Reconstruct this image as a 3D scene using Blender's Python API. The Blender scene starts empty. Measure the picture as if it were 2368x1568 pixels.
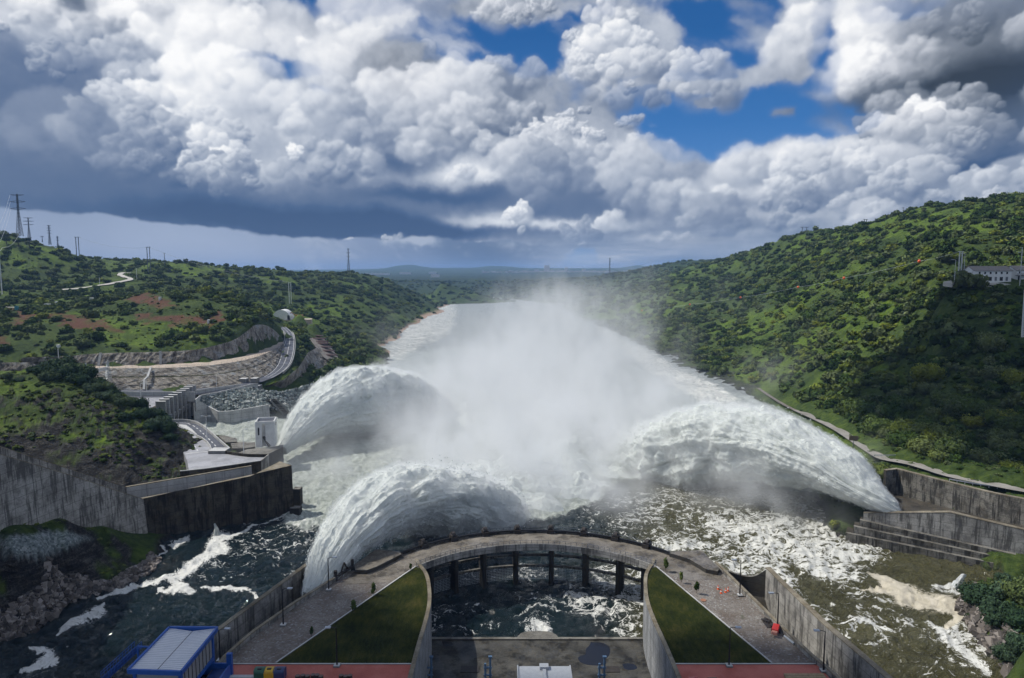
import bpy, bmesh, math, random
import numpy as np
from mathutils import Vector, Matrix
random.seed(7); RNG = np.random.default_rng(11)
PI = math.pi
sc = bpy.context.scene
col = sc.collection
# ---------------------------------------------------------------- camera geometry
EYE = 83.5; FOC = 1578.0; CX = 1183.5; CY = 784.0
PITCH = math.radians(5.68); CP, SP = math.cos(PITCH), math.sin(PITCH)
def ray(px, py):
    a = (px-CX)/FOC; b = -(py-CY)/FOC
    return (a, CP + b*SP, -SP + b*CP)
def at_z(px, py, z):
    d = ray(px, py); t = (z-EYE)/d[2]
    return Vector((d[0]*t, d[1]*t, z))
def at_y(px, py, y):
    d = ray(px, py); t = y/d[1]
    return Vector((d[0]*t, y, EYE+d[2]*t))
def at(px, py, z=None, y=None):
    return at_y(px, py, y) if y is not None else at_z(px, py, z)
def proj(v):
    x, y, z = v[0], v[1], v[2]-EYE
    dep = y*CP - z*SP; up = y*SP + z*CP
    return CX + FOC*x/dep, CY - FOC*up/dep
def height_at(p, py):
    """z of the point straight above/below p that is seen at picture row py"""
    b = -(py-CY)/FOC
    return EYE + p[1]*(-SP + b*CP)/(CP + b*SP)
# ---------------------------------------------------------------- numpy noise
def _hash(ix, iy, iz, seed):
    n = (ix*374761393 + iy*668265263 + iz*2147483647 + seed*1274126177) & 0xffffffff
    n = ((n ^ (n >> 13))*1274126177) & 0xffffffff
    n = ((n ^ (n >> 15))*2246822519) & 0xffffffff
    return ((n ^ (n >> 16)) & 0xffffff)/float(0xffffff)
def vnoise(x, y, z=None, seed=0):
    x = np.asarray(x, float); y = np.asarray(y, float)
    if z is None:
        fx, fy = np.floor(x), np.floor(y); ix, iy = fx.astype(np.int64), fy.astype(np.int64)
        u, v = x-fx, y-fy; u = u*u*(3-2*u); v = v*v*(3-2*v)
        a, b = _hash(ix, iy, 0, seed), _hash(ix+1, iy, 0, seed); c, d = _hash(ix, iy+1, 0, seed), _hash(ix+1, iy+1, 0, seed)
        a = a + (b-a)*u; c = c + (d-c)*u
        return (a + (c-a)*v)*2-1
    z = np.zeros_like(x) if z is None else np.asarray(z, float)
    fx, fy, fz = np.floor(x), np.floor(y), np.floor(z)
    ix, iy, iz = fx.astype(np.int64), fy.astype(np.int64), fz.astype(np.int64)
    u, v, w = x-fx, y-fy, z-fz
    u = u*u*(3-2*u); v = v*v*(3-2*v); w = w*w*(3-2*w)
    r = 0
    for a in (0, 1):
        for b in (0, 1):
            for c in (0, 1):
                r = r + _hash(ix+a, iy+b, iz+c, seed)*(u if a else 1-u)*(v if b else 1-v)*(w if c else 1-w)
    return r*2-1
def fbm(x, y, z=None, octv=4, seed=0, gain=.5, billow=False):
    s = 0; a = 1; n = 0; f = 1
    for k in range(octv):
        q = vnoise(np.asarray(x)*f + 17.3*k, np.asarray(y)*f - 9.1*k, None if z is None else np.asarray(z)*f, seed+k)
        if billow: q = 1 - 2*np.abs(q)
        s = s + a*q; n += a; a *= gain; f *= 2.03
    return s/n
# ---------------------------------------------------------------- meshes
def mesh_np(name, V, F, smooth=False):
    """V (n,3); F (m,k) array of equal size faces, or a list of such arrays"""
    me = bpy.data.meshes.new(name)
    V = np.asarray(V, np.float32)
    Fs = F if isinstance(F, list) else [F]
    Fs = [np.asarray(f, np.int32) for f in Fs if len(f)]
    me.vertices.add(len(V)); me.vertices.foreach_set('co', V.ravel())
    nl = sum(f.size for f in Fs); nf = sum(len(f) for f in Fs)
    me.loops.add(nl); me.polygons.add(nf)
    me.loops.foreach_set('vertex_index', np.concatenate([f.ravel() for f in Fs]))
    tot = np.concatenate([np.full(len(f), f.shape[1], np.int32) for f in Fs])
    st = np.concatenate([[0], np.cumsum(tot)[:-1]]).astype(np.int32)
    me.polygons.foreach_set('loop_start', st); me.polygons.foreach_set('loop_total', tot)
    me.update(calc_edges=True)
    me.polygons.foreach_set('use_smooth', np.full(nf, bool(smooth)))
    me.validate()
    return me
def attr(me, name, vals):
    a = me.attributes.new(name, 'FLOAT', 'POINT'); a.data.foreach_set('value', np.asarray(vals, np.float32).ravel())
def grid_faces(nr, nc, closed=False):
    r = np.arange(nr-1)[:, None]; c = np.arange(nc if closed else nc-1)[None, :]
    a = r*nc + c; b = r*nc + (c+1) % nc
    return np.stack([a, b, b+nc, a+nc], -1).reshape(-1, 4)
def link(name, me, mat, parent=None):
    o = bpy.data.objects.new(name, me); col.objects.link(o)
    if mat is not None and not me.materials: me.materials.append(mat)
    if parent is not None: o.parent = parent
    return o
def tag(o, label=None, cat=None, group=None, kind=None):
    if label: o['label'] = label
    if cat: o['category'] = cat
    if group: o['group'] = group
    if kind: o['kind'] = kind
    return o
def empty(name, loc, rz=0, label=None, cat=None, group=None):
    o = bpy.data.objects.new(name, None); col.objects.link(o)
    o.location = loc; o.rotation_euler = (0, 0, rz); o.empty_display_size = 1
    return tag(o, label, cat, group)
def copy_tree(o, parent=None):
    c = o.copy(); col.objects.link(c); c.parent = parent
    for ch in list(o.children): copy_tree(ch, c)
    return c
class MB:
    """collects shapes into one mesh"""
    def __init__(s): s.v = []; s.f = []; s.n = 0
    def add(s, V, F):
        s.v += [tuple(map(float, p)) for p in V]; s.f += [tuple(i+s.n for i in f) for f in F]; s.n += len(V); return s
    def box(s, x0, x1, y0, y1, z0, z1, M=None):
        V = [Vector((x, y, z)) for z in (z0, z1) for x, y in ((x0, y0), (x1, y0), (x1, y1), (x0, y1))]
        if M is not None: V = [M @ p for p in V]
        return s.add(V, [(3, 2, 1, 0), (4, 5, 6, 7), (0, 1, 5, 4), (1, 2, 6, 5), (2, 3, 7, 6), (3, 0, 4, 7)])
    def prism(s, poly, z0, z1):
        n = len(poly)
        zz0 = z0 if hasattr(z0, '__len__') else [z0]*n
        zz1 = z1 if hasattr(z1, '__len__') else [z1]*n
        V = [(p[0], p[1], a) for p, a in zip(poly, zz0)] + [(p[0], p[1], a) for p, a in zip(poly, zz1)]
        area = sum(poly[i][0]*poly[(i+1) % n][1]-poly[(i+1) % n][0]*poly[i][1] for i in range(n))
        F = [tuple(range(n))[::-1], tuple(range(n, 2*n))] + [(i, (i+1) % n, n+(i+1) % n, n+i) for i in range(n)]
        if area < 0: F = [f[::-1] for f in F]
        return s.add(V, F)
    def bar(s, a, b, w, h=None, up=(0, 0, 1)):
        a, b = Vector(a), Vector(b); h = h or w
        d = (b-a).normalized(); u = Vector(up)
        if abs(d.dot(u)) > .97: u = Vector((0, 1, 0))
        sx = d.cross(u).normalized()*w*.5; sy = sx.cross(d).normalized()*h*.5
        V = [a-sx-sy, a+sx-sy, a+sx+sy, a-sx+sy, b-sx-sy, b+sx-sy, b+sx+sy, b-sx+sy]
        return s.add(V, [(0, 1, 2, 3), (7, 6, 5, 4), (1, 0, 4, 5), (2, 1, 5, 6), (3, 2, 6, 7), (0, 3, 7, 4)])
    def tube(s, pts, r, n=8, cap=True):
        pts = [Vector(p) for p in pts]; rr = r if hasattr(r, '__len__') else [r]*len(pts)
        V = []; F = []
        for i, p in enumerate(pts):
            d = (pts[min(i+1, len(pts)-1)]-pts[max(i-1, 0)]).normalized()
            u = Vector((0, 0, 1)) if abs(d.z) < .9 else Vector((1, 0, 0))
            a = d.cross(u).normalized(); b = d.cross(a).normalized()
            for k in range(n):
                t = 2*PI*k/n; V.append(p + (a*math.cos(t)+b*math.sin(t))*rr[i])
        for i in range(len(pts)-1):
            for k in range(n): F.append((i*n+k, i*n+(k+1) % n, (i+1)*n+(k+1) % n, (i+1)*n+k))
        if cap:
            F.append(tuple(range(n))); F.append(tuple((len(pts)-1)*n+k for k in range(n))[::-1])
        return s.add(V, F)
    def lathe(s, prof, c=(0, 0, 0), n=16):
        V = []; F = []
        for r, z in prof:
            for k in range(n):
                t = 2*PI*k/n; V.append((c[0]+r*math.cos(t), c[1]+r*math.sin(t), c[2]+z))
        m = len(prof)
        for i in range(m-1):
            for k in range(n): F.append((i*n+k, i*n+(k+1) % n, (i+1)*n+(k+1) % n, (i+1)*n+k))
        F.append(tuple(range(n))[::-1]); F.append(tuple((m-1)*n+k for k in range(n)))
        return s.add(V, F)
    def build(s, name, mat, parent=None, smooth=False, bevel=0):
        me = bpy.data.meshes.new(name); me.from_pydata(s.v, [], s.f); me.update()
        if smooth: me.polygons.foreach_set('use_smooth', [True]*len(me.polygons))
        o = link(name, me, mat, parent)
        if bevel:
            m = o.modifiers.new('bevel', 'BEVEL'); m.width = bevel; m.segments = 2; m.limit_method = 'ANGLE'
        return o
def resample(pts, n):
    P = np.array([tuple(p) for p in pts], float)
    d = np.concatenate([[0], np.cumsum(np.linalg.norm(np.diff(P, axis=0), axis=1))])
    t = np.linspace(0, d[-1], n)
    return np.stack([np.interp(t, d, P[:, i]) for i in range(P.shape[1])], 1)
def smooth_poly(pts, n, k=3):
    P = [tuple(p) for p in pts]
    for _ in range(k):
        Q = [P[0]]
        for a, b in zip(P[:-1], P[1:]):
            Q.append(tuple(.75*x+.25*y for x, y in zip(a, b))); Q.append(tuple(.25*x+.75*y for x, y in zip(a, b)))
        Q.append(P[-1]); P = Q
    return resample(P, n)
def offset_line(P, d):
    """P (n,3+) polyline moved sideways (left of travel) by d in plan"""
    P = np.asarray(P, float); T = np.gradient(P[:, :2], axis=0); T /= np.linalg.norm(T, axis=1)[:, None]+1e-9
    Q = P.copy(); Q[:, 0] -= T[:, 1]*d; Q[:, 1] += T[:, 0]*d
    return Q
def wall_mesh(P, thick, zb, side=1, batter=0.0):
    """closed wall along polyline P (top centre line x,y,z); zb bottom z (scalar or list); batter widens the foot"""
    P = np.asarray(P, float); n = len(P)
    zb = np.full(n, zb, float) if not hasattr(zb, '__len__') else np.asarray(zb, float)
    A = offset_line(P, thick/2); B = offset_line(P, -thick/2)
    A2 = offset_line(P, thick/2+batter); B2 = offset_line(P, -thick/2-batter)
    A2[:, 2] = zb; B2[:, 2] = zb
    V = np.concatenate([A2, A, B, B2]); F = []
    for k in range(3):
        for i in range(n-1):
            a = k*n+i; F.append((a, a+1, a+1+n, a+n))
    for i in range(n-1): F.append((3*n+i, 3*n+i+1, i+1, i))
    F.append((0, n, 2*n, 3*n)); F.append((4*n-1, 3*n-1, 2*n-1, n-1))
    return V, F
# ---------------------------------------------------------------- node expressions
class NT:
    def __init__(s, tree): s.t = tree; s.N = tree.nodes; s.L = tree.links
    def node(s, typ, **kw):
        n = s.N.new(typ)
        for k, v in kw.items(): setattr(n, k, v)
        return n
    def put(s, inp, v):
        if isinstance(v, E): s.L.new(v.s, inp)
        elif v is not None:
            try: inp.default_value = v
            except Exception: inp.default_value = (*v, 1.0)
    def math(s, op, *a, clamp=False):
        n = s.node('ShaderNodeMath', operation=op); n.use_clamp = clamp
        for i, v in enumerate(a): s.put(n.inputs[i], v)
        return E(s, n.outputs[0])
    def vmath(s, op, *a, out=0):
        n = s.node('ShaderNodeVectorMath', operation=op)
        for i, v in enumerate(a): s.put(n.inputs[3] if (op == 'SCALE' and i == 1) else n.inputs[i], v)
        return E(s, n.outputs[out])
    def xyz(s, v):
        n = s.node('ShaderNodeSeparateXYZ'); s.put(n.inputs[0], v); return [E(s, o) for o in n.outputs]
    def vec(s, x, y, z):
        n = s.node('ShaderNodeCombineXYZ')
        for i, v in enumerate((x, y, z)): s.put(n.inputs[i], v)
        return E(s, n.outputs[0])
    def noise(s, vec, scale, detail=4, rough=.55, dist=0, lac=2.0, out='Fac', norm=True, dim='3D'):
        n = s.node('ShaderNodeTexNoise'); n.noise_dimensions = dim; n.normalize = norm
        s.put(n.inputs['Vector'], vec); s.put(n.inputs['Scale'], scale); n.inputs['Detail'].default_value = detail
        n.inputs['Roughness'].default_value = rough; n.inputs['Distortion'].default_value = dist; n.inputs['Lacunarity'].default_value = lac
        return E(s, n.outputs[out])
    def voro(s, vec, scale, feature='F1', detail=0, rough=.5, rnd=1, out='Distance', smooth=None, dim='3D', lac=2.0):
        n = s.node('ShaderNodeTexVoronoi'); n.voronoi_dimensions = dim; n.feature = feature; n.normalize = False
        s.put(n.inputs['Vector'], vec); s.put(n.inputs['Scale'], scale)
        if 'Detail' in n.inputs:
            n.inputs['Detail'].default_value = detail; n.inputs['Roughness'].default_value = rough; n.inputs['Lacunarity'].default_value = lac
        n.inputs['Randomness'].default_value = rnd
        if smooth is not None and 'Smoothness' in n.inputs: n.inputs['Smoothness'].default_value = smooth
        return E(s, n.outputs[out])
    def sstep(s, x, a, b, lo=0., hi=1., kind='SMOOTHSTEP'):
        n = s.node('ShaderNodeMapRange', interpolation_type=kind); n.clamp = True
        for i, v in enumerate((x, a, b, lo, hi)): s.put(n.inputs[i], v)
        return E(s, n.outputs[0])
    def lin(s, x, a, b, lo=0., hi=1.): return s.sstep(x, a, b, lo, hi, 'LINEAR')
    def mix(s, f, a, b, blend='MIX'):
        n = s.node('ShaderNodeMix', data_type='RGBA', blend_type=blend); n.clamp_factor = True
        s.put(n.inputs['Factor'], f)
        for sock, v in ((n.inputs[6], a), (n.inputs[7], b)):
            if isinstance(v, E): s.L.new(v.s, sock)
            else: sock.default_value = (*v[:3], 1)
        return E(s, n.outputs[2])
    def ramp(s, f, stops, interp='LINEAR'):
        n = s.node('ShaderNodeValToRGB'); n.color_ramp.interpolation = interp
        cr = n.color_ramp
        while len(cr.elements) < len(stops): cr.elements.new(.5)
        for e, (p, c) in zip(cr.elements, stops): e.position = p; e.color = (*c, 1) if hasattr(c, '__len__') else (c, c, c, 1)
        s.put(n.inputs[0], f); return E(s, n.outputs[0])
    def attr(s, name, out='Fac'):
        n = s.node('ShaderNodeAttribute', attribute_name=name); return E(s, n.outputs[out])
    def coord(s, out='Object'):
        n = s.node('ShaderNodeTexCoord'); return E(s, n.outputs[out])
    def pos(s):
        n = s.node('ShaderNodeNewGeometry'); return E(s, n.outputs['Position'])
    def normal(s):
        n = s.node('ShaderNodeNewGeometry'); return E(s, n.outputs['Normal'])
    def rnd(s):
        n = s.node('ShaderNodeObjectInfo'); return E(s, n.outputs['Random'])
    def bump(s, h, strength=.5, dist=1.0, normal=None):
        n = s.node('ShaderNodeBump'); s.put(n.inputs['Height'], h); n.inputs['Strength'].default_value = strength; n.inputs['Distance'].default_value = dist
        if normal is not None: s.put(n.inputs['Normal'], normal)
        return E(s, n.outputs[0])
class E:
    def __init__(s, nt, sock): s.nt = nt; s.s = sock
    def _b(s, op, o, r=False): return s.nt.math(op, o, s) if r else s.nt.math(op, s, o)
    def __add__(s, o): return s._b('ADD', o)
    __radd__ = __add__
    def __mul__(s, o): return s._b('MULTIPLY', o)
    __rmul__ = __mul__
    def __sub__(s, o): return s._b('SUBTRACT', o)
    def __rsub__(s, o): return s._b('SUBTRACT', o, True)
    def __truediv__(s, o): return s._b('DIVIDE', o)
    def __rtruediv__(s, o): return s._b('DIVIDE', o, True)
    def __pow__(s, o): return s._b('POWER', o)
    def clamp(s): return s.nt.math('ADD', s, 0.0, clamp=True)
    def max(s, o): return s._b('MAXIMUM', o)
    def min(s, o): return s._b('MINIMUM', o)
    def abs(s): return s.nt.math('ABSOLUTE', s)
def new_mat(name):
    m = bpy.data.materials.new(name); m.use_nodes = True
    nt = NT(m.node_tree); b = m.node_tree.nodes['Principled BSDF']
    return m, nt, b
def simple_mat(name, c, rough=.7, metal=0, var=.15, scale=2.0, bump=0):
    m, nt, b = new_mat(name); p = nt.coord()
    n = nt.noise(p, scale, 5, .6)
    nt.put(b.inputs['Base Color'], nt.mix(nt.lin(n, .3, .7), tuple(x*(1-var) for x in c), tuple(min(1, x*(1+var)) for x in c)))
    b.inputs['Roughness'].default_value = rough; b.inputs['Metallic'].default_value = metal
    if bump: nt.put(b.inputs['Normal'], nt.bump(nt.noise(p, scale*6, 5, .6), bump, .05))
    return m
# ---------------------------------------------------------------- camera, sun, render
cam_d = bpy.data.cameras.new('camera'); cam = bpy.data.objects.new('camera', cam_d); col.objects.link(cam)
cam.location = (0, 0, EYE); cam.rotation_euler = (math.radians(90)-PITCH, 0, 0)
cam_d.sensor_width = 36; cam_d.lens = 36*FOC/2367; cam_d.clip_end = 60000; cam_d.clip_start = .5
sc.camera = cam
SUN = Vector((-.62, .18, .76)).normalized()
sun_d = bpy.data.lights.new('sun', 'SUN'); sun_d.energy = 4.2; sun_d.angle = math.radians(.6); sun_d.color = (1, .96, .88)
sun = bpy.data.objects.new('sun', sun_d); col.objects.link(sun)
sun.rotation_euler = (-SUN).to_track_quat('-Z', 'Y').to_euler()
sc.view_settings.view_transform = 'Standard'; sc.view_settings.look = 'None'; sc.view_settings.exposure = 0; sc.view_settings.gamma = 1
sc.cycles.use_denoising = True
try: sc.cycles.denoiser = 'OPENIMAGEDENOISE'
except Exception: pass
sc.cycles.max_bounces = 6; sc.cycles.diffuse_bounces = 2; sc.cycles.glossy_bounces = 2; sc.cycles.transmission_bounces = 2
sc.cycles.transparent_max_bounces = 12; sc.cycles.volume_bounces = 2
sc.cycles.sample_clamp_indirect = 6
sc.cycles.use_adaptive_sampling = True; sc.cycles.adaptive_threshold = .03
# ---------------------------------------------------------------- clouds: a procedurally computed cumulus sky
def sky_dir(px, py):
    d = ray(px, py); l = math.sqrt(sum(c*c for c in d)); return math.atan2(d[0], d[1]), math.asin(d[2]/l)
def worley(x, y, seed=0):
    ix, iy = np.floor(x).astype(np.int64), np.floor(y).astype(np.int64); fx, fy = x-ix, y-iy
    best = np.full(x.shape, 9.)
    zz = np.zeros_like(ix)
    for a in (-1, 0, 1):
        for b in (-1, 0, 1):
            jx, jy = ix+a, iy+b
            px = a + .5 + .42*(_hash(jx, jy, zz, seed)*2-1) - fx; py = b + .5 + .42*(_hash(jx, jy, zz, seed+5)*2-1) - fy
            best = np.minimum(best, px*px + py*py)
    return np.sqrt(best)
def sst(x, a, b):
    t = np.clip((x-a)/(b-a), 0, 1); return t*t*(3-2*t)
def blur(A, r):
    r = int(r)
    if r < 1: return A
    for ax in (0, 1):
        for _ in range(2):
            P = np.pad(A, [(r+1, r) if i == ax else (0, 0) for i in (0, 1)], mode='edge'); c = np.cumsum(P, ax)
            A = (c[2*r+1:] - c[:-2*r-1])/(2*r+1) if ax == 0 else (c[:, 2*r+1:] - c[:, :-2*r-1])/(2*r+1)
    return A
def shift(A, dx, dy):
    """sample at (x+dx, y+dy), rows go up"""
    P = np.pad(A, [(max(0, -dy), max(0, dy)), (max(0, -dx), max(0, dx))], mode='edge')
    return P[max(0, dy):max(0, dy)+A.shape[0], max(0, dx):max(0, dx)+A.shape[1]]
def lerp3(T, stops):
    p = [s[0] for s in stops]; return np.stack([np.interp(T, p, [s[1][k] for s in stops]) for k in range(3)], -1)
def resamp(A, dx, dy):
    h, w = A.shape; yy, xx = np.mgrid[0:h, 0:w]
    x = np.clip(xx+dx, 0, w-1.001); y = np.clip(yy+dy, 0, h-1.001); ix, iy = x.astype(int), y.astype(int); fx, fy = x-ix, y-iy
    return (A[iy, ix]*(1-fx)+A[iy, ix+1]*fx)*(1-fy) + (A[iy+1, ix]*(1-fx)+A[iy+1, ix+1]*fx)*fy
def puffs(T, alpha, cov, flat, az, el, local):
    """heap up rounded billows, far ones first, each lit from the upper left"""
    rg = np.random.default_rng(5 if local else 6)
    h, w = T.shape; ppr = w/(az[0, -1]-az[0, 0])          # pixels per radian
    k = ppr/1578. if local else ppr/1000.
    T = np.clip(T, 0, .90)
    C = T.astype(np.float32).copy(); A = alpha.astype(np.float32).copy()
    T0 = blur(T, 5*k); fl = flat
    L = np.array((-.42, .80, .42)); L /= np.linalg.norm(L)
    def put(cx, cy, r, tone, con, fade=1.):
        x0, x1, y0, y1 = int(cx-r), int(cx+r)+2, int(cy-r*.9), int(cy+r*.9)+2
        if x1 <= 0 or y1 <= 0 or x0 >= w or y0 >= h: return
        x0, y0, x1, y1 = max(x0, 0), max(y0, 0), min(x1, w), min(y1, h)
        u = ((np.arange(x0, x1)-cx)/r)[None, :]; v = ((np.arange(y0, y1)-cy)/(r*.88))[:, None]
        rr = u*u + v*v; nz = np.sqrt(np.clip(1-rr, 0, 1))
        lam = u*L[0] + v*L[1] + nz*L[2]
        soft = .16 + .50*np.clip(.35 - v, 0, 1)
        a = np.clip((1-np.sqrt(rr))/soft, 0, 1); a = a*a*(3-2*a)*fade
        val = tone + con*(lam - .42)
        C[y0:y1, x0:x1] = C[y0:y1, x0:x1]*(1-a) + val*a
        A[y0:y1, x0:x1] = np.maximum(A[y0:y1, x0:x1], a)
    n = 900 if local else 300
    sfm = sst(fbm(az*5+2, el*8, octv=3, seed=141), -.25, .30)   # some banks are crisp, others soft
    P = rg.uniform(0, 1, (n, 2)); P = P[np.argsort(-P[:, 1])]
    for px, py in P:
        cx, cy = px*w, py*h*.97; iy, ix = min(h-1, int(cy)), min(w-1, int(cx))
        e = el[iy, ix]; c = cov[iy, ix]
        if e < -.01 or c < .60 or (local and fl[iy, ix] < .62): continue
        size = (.22 + 2.0*min(.42, max(0, e)))
        R = np.exp(rg.normal(0, .42))*76*size*k*min(1.2, .35 + (c-.55)*1.5); cr = .35 + .65*sfm[iy, ix]
        t = T0[iy, ix]; f = fl[iy, ix]; con = .44*f*(.6+.4*cr)
        put(cx, cy, R, t, con*.9, .70)
        for j in range(int(4+6*cr)):
            th = rg.uniform(-.5, PI+.6) if rg.random() < .75 else rg.uniform(0, 2*PI)
            q = rg.uniform(.35, .95); r1 = R*rg.uniform(.28, .52)
            x1, y1 = cx+math.cos(th)*R*q, cy+math.sin(th)*R*q*.85
            t1 = t + .16*f*(math.sin(th)*.9 - math.cos(th)*.45)*q
            put(x1, y1, r1, t1, con*.85, .50+.30*cr)
            if r1 > 5*k:
                for m in range(int(1+4*cr)):
                    th2 = rg.uniform(-.3, PI+.3); q2 = rg.uniform(.4, .95); r2 = r1*rg.uniform(.28, .5)
                    put(x1+math.cos(th2)*r1*q2, y1+math.sin(th2)*r1*q2*.9, r2, t1 + .10*f*math.sin(th2)*q2, con*.6, .30+.40*cr)
    Cb = blur(C, 4*k); w_ = (1-sfm)*.75; C = C*(1-w_) + Cb*w_; Ab = blur(A, 5*k); w_ = .35+.5*(1-sfm); A = A*(1-w_)+Ab*w_
    return C.astype(float), A.astype(float)
def clouds(az, el, local):
    """az, el grids (radians) -> linear rgb. local: True for the part of the sky ahead"""
    px = (az)*1500.; 
    def gsum(items, ww=(0, 0)):
        F = np.zeros_like(az)
        for (a_, b_, rx, ry, w, *rest) in items:
            ca, ce = sky_dir(a_, b_); t = math.radians(rest[0]) if rest else 0
            dx, dy = (az+ww[0]-ca)*1578*.93, (el+ww[1]-ce)*1578
            u = (dx*math.cos(t)+dy*math.sin(t))/rx; v = (-dx*math.sin(t)+dy*math.cos(t))/ry
            F += w*np.exp(-(u*u+v*v)**1.3)
        return F
    # coordinates of the cloud field, finer towards the horizon
    e = np.maximum(el, -.03) + .75
    X = az*3.4/e; Y = -3.8*np.log(e)
    wx = fbm(X*1.7, Y*1.7, octv=4, seed=3)*.20; wy = fbm(X*1.7+40, Y*1.7, octv=4, seed=9)*.16
    Xw, Yw = X+wx, Y+wy
    n1, n2 = fbm(X*3.0, Y*3.0, octv=5, seed=31), fbm(X*3.0+9, Y*3.0, octv=5, seed=35)
    ww = (n1*.036, n2*.026)
    H = np.zeros_like(az); amp = 1; n = 0; Hs = []
    for k, f in enumerate((1.9, 4.1, 8.7, 18, 37)):
        sx = .12/f
        b = 1 - worley((Xw + n1*sx)*f + 3.7*k + wy*f*.0, (Yw*1.12 + n2*sx)*f, 20+k)*1.25
        Hs.append(b); H += amp*b; n += amp; amp *= .60
    H /= n
    F = fbm(Xw*2.2, Yw*2.2, octv=7, seed=71, gain=.52)
    base = .60*H + .40*F + .20
    holes = [(628,148,66,20,-.9,-6),(560,128,50,10,-.5,14),(690,160,40,12,-.5,10),(820,6,36,12,-.6),(1000,60,95,22,-1.15,8),(1140,88,130,24,-1.25,12),(1225,116,60,28,-1.,10),
             (1310,60,60,22,-.55,15),(1700,42,85,66,-1.1),(1600,15,70,24,-.6),(1690,115,60,26,-.45,-30),(1530,215,100,36,-.85,12),(1630,295,140,52,-1.2,4),(1770,262,160,58,-1.1),
             (1885,160,34,120,-.85),(1960,292,55,28,-.8),(2110,4,75,14,-.9),(1590,340,44,22,-.9,20),(2075,293,24,14,-.6),(745,206,60,9,-.55),(1500,150,60,12,-.3),
             (1770,170,90,14,-.4),(1600,240,60,16,-.3),(1740,205,120,9,-.35)]
    fills = [(500,40,700,60,.30),(1480,40,120,30,.20),(1850,60,110,46,.55),(2200,120,290,130,.9),(1150,330,400,150,.8),(880,170,300,90,.5),(300,300,520,210,1.2),(400,480,900,110,1.2),
             (2000,430,520,90,.9),(2260,320,200,60,.8),(1450,340,120,120,.5),(1690,183,130,13,1.8,3),(1790,241,48,10,2.4),(1500,500,900,80,.9),(1430,110,130,44,.5,-20),
             (1560,200,55,10,1.6,8),(1640,216,55,9,1.9),(1480,195,30,9,1.4,10),(1745,150,70,14,1.2,-8),(1600,320,30,16,.9,20),(1810,120,60,40,.4),(1690,380,120,40,.6),(2130,300,100,20,.5),(960,60,40,12,.2),(1530,170,40,40,.3)]
    if local:
        cov = base + .62*gsum(holes, ww) + .45*gsum(fills, ww)
    else:
        cov = base + .25*fbm(X*.7, Y*.7, octv=2, seed=5) + .10
    alpha = sst(cov, .36, .60)
    wisp = sst(fbm(az*9, el*26+az*6, octv=6, seed=131), .06, .50)*(.72 if local else .3)
    alpha = np.maximum(alpha, wisp)
    tones = [(90,200,300,90,-.20),(60,330,420,120,-.17),(330,180,120,60,-.05),(250,440,460,50,-.22),(700,500,300,42,-.36),(450,505,460,34,-.28),(860,530,240,30,-.36),(1010,536,120,18,-.30),(1150,515,160,26,-.22),
             (2240,198,210,46,-.46),(2345,120,90,60,-.20),(2130,222,220,22,-.30),(2040,90,66,70,.26,30),(1950,80,70,90,.40,25),(1950,190,50,50,.22),(915,128,90,36,-.34),(930,190,64,16,-.34),(1165,235,44,60,-.30),
             (935,388,50,20,-.40),(1010,452,160,20,-.46),(1300,470,180,40,-.26),(1480,545,340,26,-.20),(1950,472,170,22,-.20),(2290,388,200,22,-.50),(2340,300,70,60,-.40),(1940,430,60,50,-.14),
             (1180,30,300,20,.06),(780,70,260,70,.20),(1020,120,200,50,.16),(1000,225,220,60,.14),(700,210,160,60,.10),(505,368,78,26,.42,-6),(655,368,52,36,.40,-10),(205,302,48,18,.42,-12),(90,120,26,12,.4),(305,320,90,16,.5,-6),
             (440,255,110,40,.40,-6),(365,235,60,50,.34),(1100,405,100,30,.40),(1110,508,110,18,.60),(1300,520,160,12,.50),(1280,320,160,80,.14),(1560,300,36,40,.36),(1700,420,170,50,.22),(1660,455,160,18,.20),
             (1850,345,200,34,.24),(2130,330,120,24,.20),(845,405,20,14,.5),(620,110,320,50,.10),(90,45,260,44,.34),(1820,80,120,50,.06),(1360,120,120,50,.1),(560,190,90,60,.12),(1560,545,200,8,.25),(1750,500,200,14,.15),
             (2250,40,160,40,-.18),(350,10,400,24,-.20),(1050,22,120,16,-.18),(630,60,60,30,.1)]
    if local: T = .60 + gsum(tones, (ww[0]*.5, ww[1]*.5))*.9
    else: T = .56 + .22*fbm(X*.8+5, Y*.8, octv=3, seed=15) - .25*sst(el, .30, .0)*sst(-az, -.2, 1.2)
    if local: T = T + .13*fbm(az*6+3, el*11, octv=3, seed=121)*np.clip((T-.2)/.2, 0, 1) - .03
    flat = np.clip((T-.16)/.34, .10, 1)        # the storm's underside is smooth
    T = T + (F*.16 + (H-.45)*.22)*flat
    T, alpha = puffs(T, alpha, base + (.62*gsum(holes) + .45*gsum(fills) if local else 0), flat, az, el, local)
    d1, d2 = fbm(az*62, el*62, octv=4, seed=101, gain=.6), fbm(az*62+5, el*62, octv=4, seed=105, gain=.6)
    k = az.shape[1]/1700. if local else .25
    T, alpha = resamp(T, d1*5*k, d2*5*k), resamp(alpha, d1*5*k, d2*5*k)
    T = T + .05*fbm(az*90, el*90, octv=3, seed=111)*flat
    T = np.clip(T, 0, 1.08)
    c1 = lerp3(T, [(0, (.034,.080,.190)), (.15, (.055,.110,.235)), (.32, (.125,.180,.300)), (.48, (.245,.300,.415)), (.64, (.44,.49,.585)), (.80, (.70,.735,.80)), (1, (1.02,1.02,1.02))])
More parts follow.
